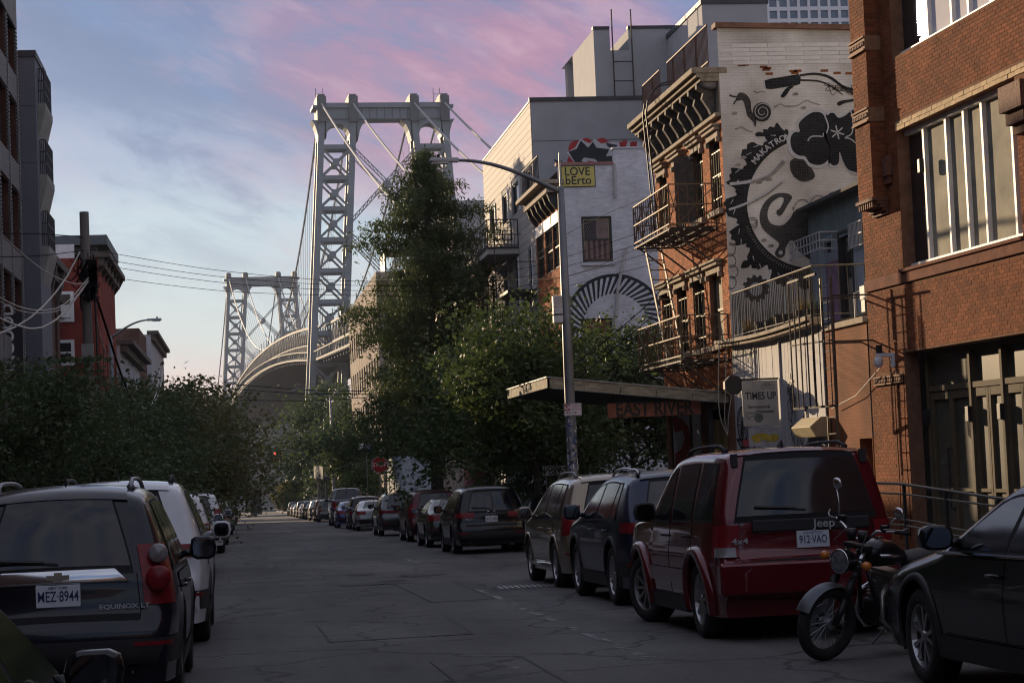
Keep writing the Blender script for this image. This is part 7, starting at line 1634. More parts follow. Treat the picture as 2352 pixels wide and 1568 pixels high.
# cables hanging by the canopy
GE = 'cables hanging over the canopy corner'
for i, dx in enumerate((0, 16, 30)): wire([(1652+dx, 790, 46.5), (1650+dx, 900, 46.6), (1655+dx*.6, 960, 46.7), (1672, 1000, 46.8)], .012, PALEWIRE, ['leftmost pale cable hanging at the canopy corner', 'middle pale cable hanging at the canopy corner', 'rightmost pale cable hanging at the canopy corner'][i], GE)
q = [FR.uz(*c5(1080, 780), .12), FR.uz(*c5(950, 950), .06), FR.uz(*c5(800, 1030), .06)]; mb = MB(); mb.tube([FR.p(*a, .12) for a in q], .010, 5); mb.build('wall_cable', PALEWIRE, None, loc=FR.p(*q[0]), label='pale cable sloping from the security camera to the ladder', cat='cable')
# ---------------------------------------------------------------- vehicles
TYRE = mat('tyre rubber', (.018, .018, .019), .85, var=.3, scale=12, bump=.3, bscale=60); RIM = mat('alloy rim', (.42, .42, .43), .3, metal=.9, var=.1); RIMD = mat('dark alloy rim', (.10, .10, .105), .35, metal=.8, var=.2)
CLAD = mat('black cladding', (.022, .022, .024), .6, var=.2, scale=6); CHROME = mat('chrome trim', (.60, .61, .62), .12, metal=1.0, var=.05); SEAM = mat('seam black', (.006, .006, .007), .8)
CGLASS = mat('car glass', (.008, .010, .014), rough=.03, spec=.6, var=.4, scale=1.1, bump=.03, bscale=2.0); REDL = mat('tail lamp red', (.19, .008, .012), .35, var=.25, scale=14, coat=.15, spec=.3); CLRL = mat('tail lamp clear', (.22, .21, .21), .15, var=.2, scale=20, coat=.6); PLATEW = mat('plate white', (.60, .64, .70), .5, var=.05); PLATEB = mat('plate blue ink', (.02, .03, .10), .5); AMBER = mat('amber lens', (.55, .16, .02), .25, coat=.4)
def paint(name, c, rough=.28, metal=.3): return mat(name, c, rough, metal=metal, var=.10, scale=2, coat=.4 if sum(c) < .12 else .9, spec=.3)
def chaikin(P, it):
    for _ in range(it):
        Q = [P[0]]
        for a, b in zip(P, P[1:]): Q += [(a[0]*.75+b[0]*.25, a[1]*.75+b[1]*.25), (a[0]*.25+b[0]*.75, a[1]*.25+b[1]*.75)]
        Q.append(P[-1]); P = Q
    return P
PROF = {
 'suv': dict(L=4.6, W=1.86, H=1.68, wb=2.70, rw=.355, belt=1.03, T=[(-2.22,.36),(-2.28,.42),(-2.29,.66),(-2.22,.72),(-2.21,1.00),(-2.17,1.08),(-1.98,1.52),(-1.93,1.60),(-1.72,1.645),(-1.0,1.68),(-.2,1.68),(.42,1.60),(1.12,1.16),(1.28,1.09),(1.98,.98),(2.20,.84),(2.28,.56),(2.22,.30)],
   wins=[(-1.80,-1.28,-1.62,-1.24),(-1.20,-.30,-1.16,-.26),(-.20,1.00,-.18,.40)], glass=(1.08,1.54), xg=.80),
 'coupe_suv': dict(L=4.64, W=1.86, H=1.64, wb=2.69, rw=.375, belt=1.06, T=[(-2.22,.36),(-2.29,.44),(-2.30,.74),(-2.22,.80),(-2.22,1.02),(-2.14,1.10),(-1.72,1.50),(-1.66,1.57),(-1.40,1.60),(-.8,1.64),(-.2,1.64),(.38,1.57),(1.05,1.16),(1.2,1.10),(1.95,1.0),(2.18,.86),(2.28,.56),(2.22,.30)],
   wins=[(-1.55,-1.22,-1.34,-1.18),(-1.14,-.26,-1.10,-.22),(-.16,.95,-.14,.36)], glass=(1.10,1.50), xg=.80),
 'jeep': dict(L=4.49, W=1.84, H=1.80, wb=2.69, rw=.37, belt=1.13, T=[(-2.10,.40),(-2.22,.46),(-2.23,.74),(-2.10,.76),(-2.10,1.14),(-2.09,1.18),(-1.97,1.70),(-1.94,1.76),(-1.75,1.79),(-.9,1.81),(-.2,1.80),(.22,1.74),(.76,1.24),(.86,1.19),(1.90,1.10),(2.10,.98),(2.16,.62),(2.12,.34)],
   wins=[(-1.84,-1.22,-1.74,-1.20),(-1.06,-.24,-1.04,-.22),(-.08,.60,-.06,.16)], glass=(1.18,1.70), xg=.90),
 'sedan': dict(L=4.72, W=1.84, H=1.44, wb=2.78, rw=.33, belt=.96, T=[(-2.22,.34),(-2.33,.42),(-2.34,.62),(-2.29,.90),(-2.22,1.00),(-2.02,1.04),(-1.78,1.06),(-1.2,1.35),(-1.08,1.38),(-.6,1.44),(-.1,1.44),(.18,1.40),(.88,1.00),(1.05,.96),(1.95,.82),(2.24,.66),(2.32,.5),(2.26,.26)],
   wins=[(-1.38,-1.06,-1.10,-1.0),(-1.0,-.30,-.92,-.26),(-.22,.76,-.20,.17)], glass=(1.08,1.36), xg=.74),
 'pickup': dict(L=5.8, W=2.02, H=1.96, wb=3.7, rw=.40, belt=1.28, T=[(-2.80,.52),(-2.88,.58),(-2.88,.84),(-2.82,.88),(-2.82,1.36),(-2.76,1.40),(-1.04,1.40),(-1.00,1.42),(-.88,1.84),(-.80,1.92),(-.5,1.96),(.5,1.96),(.8,1.88),(1.40,1.42),(1.55,1.36),(2.62,1.24),(2.86,1.05),(2.92,.62),(2.86,.40)],
   wins=[(-.80,.20,-.72,.20),(.30,1.35,.30,.80)], glass=(1.44,1.84), xg=.84)}
class Car:
    def __init__(s, kind, L=None, W=None, H=None):
        p = PROF[kind]; s.kind = kind; s.p = p; s.sy = (L or p['L'])/p['L']; s.sz = (H or p['H'])/p['H']; s.L = p['L']*s.sy; s.W = W or p['W']; s.hw = s.W/2; s.H = p['H']*s.sz; s.rw = p['rw']; s.wb = p['wb']*s.sy; s.belt = p['belt']*s.sz; s.zb = .23*s.sz; s.rr = .06 if kind == 'jeep' else .10
        c = chaikin([(y*s.sy, z*s.sz) for y, z in p['T']], 2); c = np.array(c); d = np.r_[0, np.cumsum(np.hypot(*np.diff(c, axis=0).T))]; N = 110; t = np.linspace(0, d[-1], N); s.T = np.c_[np.interp(t, d, c[:, 0]), np.interp(t, d, c[:, 1])]; s.N = N
        k = int(np.argmax(s.T[:, 1] >= s.H*.985)); s.kr = k; s.rz = s.T[:k+1, 1]; s.ry = s.T[:k+1, 0]
        s.y0 = s.T[0, 0]; s.y1 = s.T[-1, 0]; s.B = np.c_[np.linspace(s.y0, s.y1, N), np.full(N, s.zb)]
        s.ax = (-s.wb/2-.02*s.sy, s.wb/2-.02*s.sy)
    def Wd(s, y, z):
        e = np.maximum(0, (np.abs(y)-(s.L/2-.75))/.75); pl = 1-.115*np.minimum(1, e)**2
        zz = np.asarray(z, float); lo = 1-.05*np.clip((s.belt*.72-zz)/(s.belt*.5), 0, 1)**2
        tum = {'jeep': .19, 'sedan': .30, 'pickup': .20}.get(s.kind, .265); u = np.clip((zz-s.belt+.02)/(s.H-s.belt), 0, 1); up = 1-.040*np.clip((zz-s.belt*.72)/(s.belt*.28), 0, 1)-tum*(u**1.15)
        return s.hw*pl*np.where(zz < s.belt*.72, lo, up)
    def top(s, y): return np.interp(y, s.T[s.kr:, 0], s.T[s.kr:, 1]) if y > s.T[s.kr, 0] else np.interp(y, s.ry[::1], s.rz) if False else (np.interp(y, s.T[s.kr:, 0], s.T[s.kr:, 1]))
    def rearY(s, z): 
        return float(np.interp(z, np.maximum.accumulate(s.rz), s.ry))
    def body(s):
        N, K, M_ = s.N, 12, 9; v = []; f = []
        ss = np.r_[np.linspace(0, .75, 6), .84, .90, .94, .97, .985, 1.0]
        def side(sg):
            idx = np.zeros((N, len(ss)), int)
            for k in range(N):
                a, b = s.B[k], s.T[k]; ln = np.hypot(*(b-a))
                for j, q in enumerate(ss):
                    p = a+(b-a)*q; d = (1-q)*ln; rr = min(s.rr, max(ln, 1e-6)); x = float(s.Wd(p[0], p[1]))-(0 if d >= rr else rr*(1-math.sqrt(max(0, 1-(1-d/rr)**2)))); idx[k, j] = len(v); v.append((sg*x, p[0], p[1]))
            return idx
        L_, R_ = side(-1), side(1)
        for I, o in ((L_, 1), (R_, -1)):
            for k in range(N-1):
                for j in range(len(ss)-1):
                    q = [I[k, j], I[k+1, j], I[k+1, j+1], I[k, j+1]]; f.append(q if o > 0 else q[::-1])
        prev = None; nrm = np.gradient(s.T, axis=0); nrm = np.c_[-nrm[:, 1], nrm[:, 0]]; nrm /= np.linalg.norm(nrm, axis=1)[:, None]
        s.nrm = np.where(nrm[:, 1:2] < -2, -nrm, nrm)
        for k in range(N):
            row = [L_[k, -1]]; xw = abs(v[L_[k, -1]][0])
            for m in range(1, M_): x = -1+2*m/M_; b = s.crown(k)*(1-x*x); row.append(len(v)); v.append((x*xw, s.T[k, 0]+s.nrm[k, 0]*b, s.T[k, 1]+s.nrm[k, 1]*b))
            row.append(R_[k, -1])
            if prev:
                for m in range(M_): f.append([prev[m], prev[m+1], row[m+1], row[m]])
            prev = row
            if k == 0: first = row
        last = prev
        Lb, Rb = list(L_[:, 0]), list(R_[:, 0])
        for k in range(N-1): f.append([Lb[k], Rb[k], Rb[k+1], Lb[k+1]])
        for row, k in ((first, 0), (last, N-1)): f.append([int(i) for i in row]+[int(i) for i in (R_[k, ::-1][1:])]+[int(i) for i in L_[k, :-1]])
        return v, f
    def crown(s, k): return .035 if s.T[k, 1] > s.belt*.9 else .03
    def side_patch(s, lo, up, off, m=4):
        """grid on the body side between two polylines of (y, z)"""
        v = []; n = len(lo)
        for i in range(n):
            for j in range(m+1): t = j/m; y = lo[i][0]*(1-t)+up[i][0]*t; z = lo[i][1]*(1-t)+up[i][1]*t; v.append((float(s.Wd(y, z))+off, y, z))
        return v, [(i*(m+1)+j, (i+1)*(m+1)+j, (i+1)*(m+1)+j+1, i*(m+1)+j+1) for i in range(n-1) for j in range(m)]
    def top_patch(s, k0, k1, x0, x1, off, m=8, taper=0):
        v = []; ks = list(range(k0, k1+1))
        for q, k in enumerate(ks):
            xw = float(s.Wd(*s.T[k]))-s.rr; tp = 1-taper*q/max(1, len(ks)-1)
            for j in range(m+1): x = (x0+(x1-x0)*j/m)*tp; b = s.crown(k)*(1-x*x)+off; v.append((x*xw, s.T[k, 0]+s.nrm[k, 0]*b, s.T[k, 1]+s.nrm[k, 1]*b))
        return v, [(i*(m+1)+j, (i+1)*(m+1)+j, (i+1)*(m+1)+j+1, i*(m+1)+j+1) for i in range(len(ks)-1) for j in range(m)]
    def kz(s, z): return int(np.argmin(np.abs(np.maximum.accumulate(s.rz)-z)))
    def ky(s, y): return s.kr+int(np.argmin(np.abs(s.T[s.kr:, 0]-y)))
    def lamp(s, z0, z1, xin, dfw, off=.014, n=6):
        v = []; rr = s.rr; cols = 0
        for i in range(n+1):
            z = z0+(z1-z0)*i/n; y = s.rearY(z); W = float(s.Wd(y, z)); row = [(x, y-off-s.crown(0)*(1-(x/W)**2), z) for x in np.linspace(xin*W, W-rr, 4)]
            for d in list(np.linspace(.008, rr, 6))+list(np.linspace(rr*1.2, max(dfw, rr*1.3), 5)): W2 = float(s.Wd(y+d, z)); q = max(0, 1-d/rr); row.append((W2-rr*(1-math.sqrt(max(0, 1-q*q)))+off*(.4+.6*min(1, d/rr)), y+d-off*q, z))
            cols = len(row); v += row
        return v, [(i*cols+j, (i+1)*cols+j, (i+1)*cols+j+1, i*cols+j+1) for i in range(n) for j in range(cols-1)]
def mir(vf): return [(-x, y, z) for x, y, z in vf[0]], [t[::-1] for t in vf[1]]
def put(name, vf, m, par, smooth=True, both=False, solid=0):
    if both: put(name, mir(vf), m, par, smooth)
    mb = MB(); mb.add(*vf)
    o = mb.build(name, m, par, local=True, smooth=smooth, fix=False)
    if solid: q = o.modifiers.new('solid', 'SOLIDIFY'); q.thickness = solid; q.offset = 1
    return o
WH = {}
def wheel_meshes(rw, tw, style, dark):
    k = (round(rw, 3), tw, style, dark)
    if k in WH: return WH[k]
    t = MB(); t.lathe([(rw*.66, -tw/2+.01), (rw*.80, -tw/2), (rw*.93, -tw/2+.006), (rw*.985, -tw/2+.03), (rw, -tw/2+.055), (rw, tw/2-.055), (rw*.985, tw/2-.03), (rw*.93, tw/2-.006), (rw*.80, tw/2), (rw*.66, tw/2-.01), (rw*.64, tw/2-.05), (rw*.64, -tw/2+.05), (rw*.66, -tw/2+.01)], 32, (0, 0, 0), 'x')
    r = MB(); o = tw/2-.012; r.lathe([(rw*.675, o), (rw*.64, o-.002), (rw*.60, o-.04), (rw*.60, -o+.03), (rw*.3, -o+.03)], 32, (0, 0, 0), 'x'); r.lathe([(0, o-.01), (rw*.10, o-.012), (rw*.14, o-.03), (rw*.16, o-.08), (rw*.16, -.02)], 18, (0, 0, 0), 'x')
    n = {'five': 5, 'ten': 10, 'turbine': 7, 'ys': 5}[style]
    for i in range(n):
        a = 2*math.pi*i/n; tw_ = .30 if style == 'turbine' else 0
        arms = ((a, a+tw_),) if style != 'ys' else ((a, a+.26), (a, a-.26))
        for a0, a1 in arms:
            P = [(R*math.cos(b), R*math.sin(b)) for R, b in ((rw*.12, a0), (rw*.645, a1))]; w0, w1 = (rw*.11, rw*.15) if n == 5 and style != 'ys' else (rw*.07, rw*.085); d = Vector((P[1][0]-P[0][0], P[1][1]-P[0][1])).normalized(); q = Vector((-d.y, d.x))
            pts = []
            for x in (o-.045, o-.012):
                for (p, w, s_) in ((P[0], w0, -1), (P[0], w0, 1), (P[1], w1, 1), (P[1], w1, -1)): pts.append((x-(.0 if p is P[1] else .006), p[0]+q.x*s_*w/2, p[1]+q.y*s_*w/2))
            r.hexa(pts)
    bk = MB(); bk.lathe([(0, -.02), (rw*.46, -.02), (rw*.46, .0), (0, .0)], 20, (0, 0, 0), 'x')
    a = t.build('wheel', TYRE, None, smooth=True); b = r.build('rim', RIMD if dark else RIM, None, smooth=False); c = bk.build('brake_disc', IRON, None)
    res = (a.data, b.data, c.data); [bpy.data.objects.remove(q) for q in (a, b, c)]
    WH[k] = res; return res
def add_wheel(par, x, y, z, rw, tw, style, dark, steer=0, right=True):
    ms = wheel_meshes(rw, tw, style, dark); o = bpy.data.objects.new('wheel', ms[0]); COL.objects.link(o); o.parent = par; o.location = (x, y, z); o.rotation_euler = (0, 0, steer+(0 if right else math.pi))
    for nm, d in (('rim', ms[1]), ('brake_disc', ms[2])): c = bpy.data.objects.new(nm, d); COL.objects.link(c); c.parent = o
    return o
def make_car(kind, pm, label, cat, X=0, Yr=0, side='L', L=None, W=None, H=None, detail=2, rails=None, rim='five', rimdark=False, lamps='suv', plate=None, badge=None, mirr=(1, 0), clad=True, steer=0, wiper=True, rz=0, glass=CGLASS, mirrorpaint=None, name=None, group='cars parked along the street', chrome=False, rwd=None, z_off=0, rails_m=None, flare=None):
    """X = outer edge of the tyres on the street side, Yr = rear tyre contact"""
    C = Car(kind, L, W, H)
    if rwd: C.rw = rwd
    y = Yr+C.wb/2+.02; x = X+C.hw*.985 if side == 'L' else X-C.hw*.985
    T = thing(name or {'sedan': 'parked_sedan', 'pickup': 'parked_pickup', 'jeep': 'parked_offroader'}.get(kind, 'parked_suv'), (x, y, GS*y+z_off), label, cat, group, rz=rz, rx=math.atan(GS))
    v, f = C.body(); mb = MB(); mb.add(v, f); bo = mb.build('body', pm, T, local=True, smooth=True)
    # cut the wheel arches
    for k, ya in enumerate(C.ax):
        cm = MB(); n = 28; R = C.rw*1.16; cm.lathe([(0, -2), (R, -2), (R, 2), (0, 2)], n, (0, ya, C.rw*1.02), 'x'); co = cm.build('cut', SEAM, T, local=True); md = bo.modifiers.new('b%d' % k, 'BOOLEAN'); md.operation = 'DIFFERENCE'; md.object = co; md.solver = 'EXACT'
    dg = bpy.context.evaluated_depsgraph_get(); me = bpy.data.meshes.new_from_object(bo.evaluated_get(dg)); bo.modifiers.clear(); bo.data = me
    for o in [c for c in T.children if c.name.startswith('cut')]: bpy.data.objects.remove(o)
    me.polygons.foreach_set('use_smooth', [True]*len(me.polygons))
    try: me.set_sharp_from_angle(angle=rad(38))
    except Exception: pass
    xw = C.hw*.985
    cm = MB(); cm.box((-C.hw*.8, C.ax[0]-.6, C.zb+.02), (C.hw*.8, C.ax[1]+.6, C.zb+.03)); 
    tw = .235 if kind != 'sedan' else .215
    for k, ya in enumerate(C.ax):
        for s in (-1, 1): add_wheel(T, s*(xw-tw/2), ya, C.rw, C.rw, tw, rim, rimdark, steer=(steer if k else 0), right=s > 0)
    m = MB()
    for ya in C.ax: m.tube([(-xw+.2, ya, C.rw), (xw-.2, ya, C.rw)], .05, 6)
    m.box((-.35, C.ax[0]-.35, C.zb-.05), (.35, C.ax[0]-.05, C.zb+.04)); m.build('axle', SEAM, T, local=True)
    # glass
    z0, z1 = [q*C.sz for q in C.p['glass']]
    k0, k1 = C.kz(z0), C.kz(z1)
    if kind == 'sedan': k0, k1 = C.kz(1.075*C.sz), C.kz(1.355*C.sz)
    xg = C.p['xg']; put('rear_window', C.top_patch(k0, k1, -xg, xg, .006, taper=.08), glass, T)
    if detail: put('window_seal', C.top_patch(max(0, k0-1), min(k1+1, C.N-1), -xg-.03, xg+.03, .003, taper=.08), SEAM, T)
    pz = C.p['T']; ws = [q for q in pz if q[1]*C.sz < C.H*.975 and q[1]*C.sz > C.belt and q[0] > 0]
    ka, kb = C.ky(C.p['wins'][-1][3]*C.sy+.12), C.ky((C.p['wins'][-1][1])*C.sy+.06); put('windscreen', C.top_patch(ka, kb, -.90, .90, .006), glass, T)
    for i, (a, b, a2, b2) in enumerate(C.p['wins']):
        a, b, a2, b2 = a*C.sy, b*C.sy, a2*C.sy, b2*C.sy; n = 8; lo = [(a+(b-a)*t, C.belt+.015-.035*((a+(b-a)*t)/C.L)) for t in np.linspace(0, 1, n)]; up = [(a2+(b2-a2)*t, float(C.top(a2+(b2-a2)*t))-.115*C.sz) for t in np.linspace(0, 1, n)]
        vf = C.side_patch(lo, up, .006)
        for sd in (vf, mir(vf)): put('side_window', sd, glass, T)
        if detail:
            e = .028; lo2 = [(lo[0][0]-e, lo[0][1]-e)]+[(p[0], p[1]-e) for p in lo[1:-1]]+[(lo[-1][0]+e*1.3, lo[-1][1]-e)]; up2 = [(up[0][0]-e, up[0][1]+e*.7)]+[(p[0], p[1]+e*.7) for p in up[1:-1]]+[(up[-1][0]+e, up[-1][1]+e*.7)]; put('window_trim', C.side_patch(lo2, up2, .0035), CHROME if chrome and i < 0 else SEAM, T, both=True)
    # door panels with shut lines
    if detail:
        wn = C.p['wins'][-2:]
        for i, (a, b, _, _) in enumerate(wn):
            a, b = (a-.07)*C.sy, (b+.05)*C.sy; zlo = C.zb+.17; yr = [a+(b-a)*t for t in np.linspace(0, 1, 10)]
            def arch(yy):
                zz = zlo
                for ya in C.ax:
                    d = abs(yy-ya); R = C.rw*1.28
                    if d < R: zz = max(zz, C.rw*1.02+math.sqrt(R*R-d*d))
                return zz
            zt_ = C.belt-.045
            lo = [(yy, min(arch(yy), zt_-.12)) for yy in yr]; up = [(yy, zt_) for yy in yr]; vf = C.side_patch(lo, up, .0045, 8); lo2 = [(p[0]+(-.011 if j == 0 else .011 if j == 9 else 0), p[1]-.011) for j, p in enumerate(lo)]; up2 = [(p[0]+(-.011 if j == 0 else .011 if j == 9 else 0), p[1]+.006) for j, p in enumerate(up)]
            put('shut_line', C.side_patch(lo2, up2, .002, 8), SEAM, T, both=True)
            for sg, q in ((1, vf), (-1, mir(vf))):
                d = put('door', q, pm, T); h = MB(); hy = a+.16; hz = C.belt-.14; hx = float(C.Wd(hy, hz)); h.tube([(sg*(hx+.006), hy-.09, hz), (sg*(hx+.038), hy-.06, hz+.004), (sg*(hx+.038), hy+.07, hz+.004), (sg*(hx+.006), hy+.10, hz)], .014, 6); h.build('door_handle', mirrorpaint or pm, d, local=True, smooth=True)
    # cladding: sills, arches and lower bumper
    if clad:
        yy = np.linspace(C.ax[0]+C.rw*1.18, C.ax[1]-C.rw*1.18, 10); put('sill_cladding', C.side_patch([(q, C.zb-.01) for q in yy], [(q, C.zb+.15) for q in yy], .012), CLAD, T, both=True)
        for ya in C.ax:
            v, f = [], []; n = 22; R0, R1 = C.rw*1.155, C.rw*(1.30 if not flare else 1.34)
            for i in range(n+1):
                a = -.30+(math.pi+.6)*i/n
                for R, o in ((R0, .0), (R0, .016 if not flare else flare), (R1, .014 if not flare else flare*.75), (R1+.004, -.01)): yq = ya+R*math.cos(a); zq = max(C.zb-.02, C.rw*1.02+R*math.sin(a)); v.append((float(C.Wd(yq, zq))+o, yq, zq))
            for i in range(n):
                for j in range(3): f.append((i*4+j, (i+1)*4+j, (i+1)*4+j+1, i*4+j+1))
            put('arch_flare', (v, f), CLAD if not flare else pm, T, both=True)
        if kind != 'jeep': put('lower_bumper', C.lamp(.37*C.sz, .56*C.sz, -.0, .45, .012), CLAD, T, both=True)
    # bumper shut line and tailgate outline
    if detail > 1:
        zt0 = C.rz[C.kz(.70*C.sz)]; zt1 = z1+.03
        for x in (-.86, .86): put('tailgate_gap', C.top_patch(C.kz(zt0), C.kz(z0-.03), x-.006, x+.006, .003, 1), SEAM, T)
        put('tailgate_gap', C.top_patch(C.kz(zt0), C.kz(zt0)+1, -.86, .86, .003, 8), SEAM, T)
        if kind != 'sedan': put('rear_spoiler', C.top_patch(C.kz(z1+.025), C.kr-1, -.97, .97, .014), pm, T)
    # tail lamps
    A, Bz = {'suv': (.80, 1.04), 'slim': (.90, 1.03), 'tall': (.80, 1.24), 'jeep': (.80, 1.10), 'sedan': (.78, .95), 'bar': (.88, .99)}[lamps]; A *= C.sz; Bz *= C.sz; xi = {'suv': .70, 'slim': .52, 'tall': .79, 'jeep': .80, 'sedan': .55, 'bar': .2}[lamps]; df = {'jeep': .16, 'tall': .22}.get(lamps, .30)
    for sg, q in ((1, C.lamp(A, Bz, xi, df)), (-1, mir(C.lamp(A, Bz, xi, df)))): put('tail_light', q, REDL, T)
    if lamps in ('suv', 'jeep') or (lamps == 'tall' and pm is P_GOLD):
        a, b = (A, A+(Bz-A)*.30) if lamps == 'jeep' else (A+(Bz-A)*.60, A+(Bz-A)*.86); q = C.lamp(a, b, xi+.03, df*.6, .019)
        for sd in (q, mir(q)): put('reversing_light', sd, CLRL, T)
    if detail: 
        q = C.lamp(.505*C.sz, .535*C.sz, .70, .02, .016)
        for sd in (q, mir(q)): put('reflector', sd, REDL, T)
    # headlights and grille at the front
    kf0, kf1 = C.ky(C.y1)-10, C.ky(C.y1)-6
    for x0, x1 in ((-.95, -.55), (.55, .95)): put('headlight', C.top_patch(kf0-3, kf0+2, x0, x1, .008, 4), CLRL, T)
    put('grille', C.top_patch(kf0-2, kf1, -.5, .5, .006, 6), CLAD, T)
    if detail:
        # mirrors
        ym, zm = C.p['wins'][-1][1]*C.sy-.18, C.belt+.10
        for sg in (-1, 1):
            m = MB(); xm = C.hw*.97; n = 10; sz_ = (.085 if kind == 'sedan' else .105)*mirr[0]; zm += mirr[1]
            ring = lambda y_, k_: [(sg*(xm+.145*mirr[0]+.115*mirr[0]*k_*math.copysign(abs(math.cos(a))**.6, math.cos(a))), y_, zm+sz_*k_*math.copysign(abs(math.sin(a))**.6, math.sin(a))) for a in np.linspace(0, 6.2832, n+1)[:-1]]
            R_ = [ring(ym-.07, .92), ring(ym-.05, 1.0), ring(ym+.03, .95), ring(ym+.10, .62), ring(ym+.13, .2)]; m.add([p for r in R_ for p in r], [(i*n+j, i*n+(j+1) % n, (i+1)*n+(j+1) % n, (i+1)*n+j) for i in range(4) for j in range(n)]+[tuple(range(n))]); m.bar((sg*(float(C.Wd(ym, zm))-.02), ym+.03, zm-.05), (sg*(xm+.09), ym+.03, zm-.03), .05, .06); mo = m.build('wing_mirror', mirrorpaint or pm, T, local=True, smooth=True)
            g = MB(); g.add([(sg*(xm+.145*mirr[0]+(p[0]*sg-xm-.145*mirr[0])*.86), ym-.074, zm+(p[2]-zm)*.86) for p in ring(ym, .92)], [tuple(range(n))]); g.build('mirror_glass', mat('mirror glass', (.10, .115, .14), .04, metal=1.0, var=.05), mo, local=True, fix=False)
        if rails or (rails is None and kind in ('suv', 'coupe_suv')):
            for sg in (-1, 1):
                P = []; ys = np.linspace(-1.55*C.sy, .15*C.sy, 9)
                for i, yy in enumerate(ys): z = float(C.top(yy)); P.append((sg*(float(C.Wd(yy, z))-.10), yy, z+(.02 if i in (0, 8) else .065)))
                m = MB(); m.tube(P, .018, 6); m.tube([P[0], (P[0][0], P[0][1]+.10, P[0][2]-.03)], .03, 6); m.build('roof_rail', rails_m or CLAD, T, local=True, smooth=True)
        m = MB(); zf = float(C.top(-1.3*C.sy)); m.add([(-.025, -1.42*C.sy, zf), (.025, -1.42*C.sy, zf), (.02, -1.26*C.sy, zf+.02), (-.02, -1.26*C.sy, zf+.02), (0, -1.44*C.sy, zf+.10), (0, -1.40*C.sy, zf+.10)], [(0, 1, 5, 4), (1, 2, 5), (2, 3, 5), (3, 0, 4, 5), (0, 1, 2, 3)]); m.build('antenna_fin', CLAD, T, local=True)
        if wiper and kind not in ('sedan', 'pickup'):
            m = MB(); zw = z0+.035; yw = C.rearY(zw)-.045; m.tube([(.0, yw, zw), (-.30, yw+.01, zw+.03), (-.42, yw+.012, zw+.028)], .012, 5); m.tube([(-.10, yw-.004, zw+.02), (-.48, yw+.01, zw+.045)], .016, 4); m.build('wiper', CLAD, T, local=True)
        # number plate
        zp = {'jeep': .90, 'sedan': .82, 'pickup': .72}.get(kind, .86)*C.sz; px_ = 0
        if plate and len(plate) > 1: px_, zp = plate[1], plate[2]
        yp = C.rearY(zp)-.052; m = MB(); m.box((px_-.155, yp-.004, zp-.078), (px_+.155, yp+.03, zp+.078)); pl = m.build('number_plate', PLATEW, T, local=True, bevel=.004)
        mw = Matrix(((1, 0, 0, px_), (0, 0, -1, yp-.0055), (0, 1, 0, zp-.005), (0, 0, 0, 1)))
        text_mesh(plate[0] if plate else 'KFA 2071', .105, 'lettering', PLATEB, mw, pl, ext=.001, sx=.66, local=True, bold=.001)
        if detail > 2:
            text_mesh(plate[3], .026, 'lettering', PLATEB, Matrix(((1, 0, 0, px_), (0, 0, -1, yp-.0055), (0, 1, 0, zp+.058), (0, 0, 0, 1))), pl, ext=.001, local=True)
        for sg in (-1, 1): m = MB(); m.lathe([(.035, -.02), (.04, .10), (.03, .10), (.026, -.01)], 12, (sg*C.hw*.6, C.y0-.01, C.zb+.10), 'y'); m.build('exhaust', CHROME, T, local=True) if detail > 1 and kind != 'jeep' else None
    return T, C
BADGE = mat('badge silver', (.42, .43, .45), .4, var=.05)
def badge(T, C, txt, x, z, size, m=BADGE, sx=1, dy=-.05):
    y = C.rearY(z)+dy; text_mesh(txt, size, 'badge', m, Matrix(((1, 0, 0, x), (0, 0, -1, y), (0, 1, 0, z), (0, 0, 0, 1))), T, ext=.004, sx=sx, local=True, bold=.001)
P_BLK = paint('black paint metallic', (.006, .0065, .008), .22, 0); P_BLUEBLK = paint('blue black paint', (.006, .008, .014), .22, 0); P_WHITE = paint('white car paint', (.66, .67, .69), .3, 0); P_GOLD = paint('champagne paint', (.29, .235, .165), .3, .6); P_RED = paint('deep red paint', (.12, .006, .011), .25, .2); P_GREY = paint('graphite paint', (.07, .075, .08), .3, .6); P_NAVY = paint('dark navy paint', (.012, .018, .045), .28, .4); P_SILV = paint('silver paint', (.36, .37, .38), .3, .6); P_BLUE = paint('blue paint', (.02, .04, .20), .28, .3); P_MAR = paint('maroon paint', (.075, .014, .018), .28, .4); P_GRN = paint('dark olive paint', (.05, .055, .045), .3, .5)
# --- right hand row
Tj, Cj = make_car('jeep', P_RED, 'dark red boxy offroader with black spare strip parked behind the motorcycle', 'car', 4.29, 18.76, detail=3, rails=True, rim='ten', lamps='jeep', plate=('912·VAO', .05, .915, 'CONNECTICUT'), flare=.06, steer=.32, mirrorpaint=CLAD, W=1.79, H=1.755)
m = MB(); zb_ = 1.055; yb_ = Cj.rearY(zb_)-.055; m.box((-.52, yb_, zb_-.055), (.60, yb_+.04, zb_+.055)); m.build('tailgate_strip', CLAD, Tj, local=True, bevel=.012); badge(Tj, Cj, 'Jeep', .16, zb_, .11, BADGE, 1.1, -.066); badge(Tj, Cj, '4x4', -.64, .92, .075, BADGE, 1.4, -.03)
m = MB(); m.box((-.87, -2.27, .43), (.87, -2.10, .73)); m.build('bumper', P_RED, Tj, local=True, bevel=.03)
for x in (-.62, .62): m = MB(); zz = 1.70; m.box((x-.03, Cj.rearY(zz)-.06, zz-.09), (x+.03, Cj.rearY(zz)-.01, zz+.03)); m.build('hinge', CLAD, Tj, local=True)
yy = np.linspace(-.85, .75, 8)
for sd in (0, 1): q = Cj.side_patch([(t, .50) for t in yy], [(t, .64) for t in yy], .022); put('side_moulding', q if sd else mir(q), P_RED, Tj)
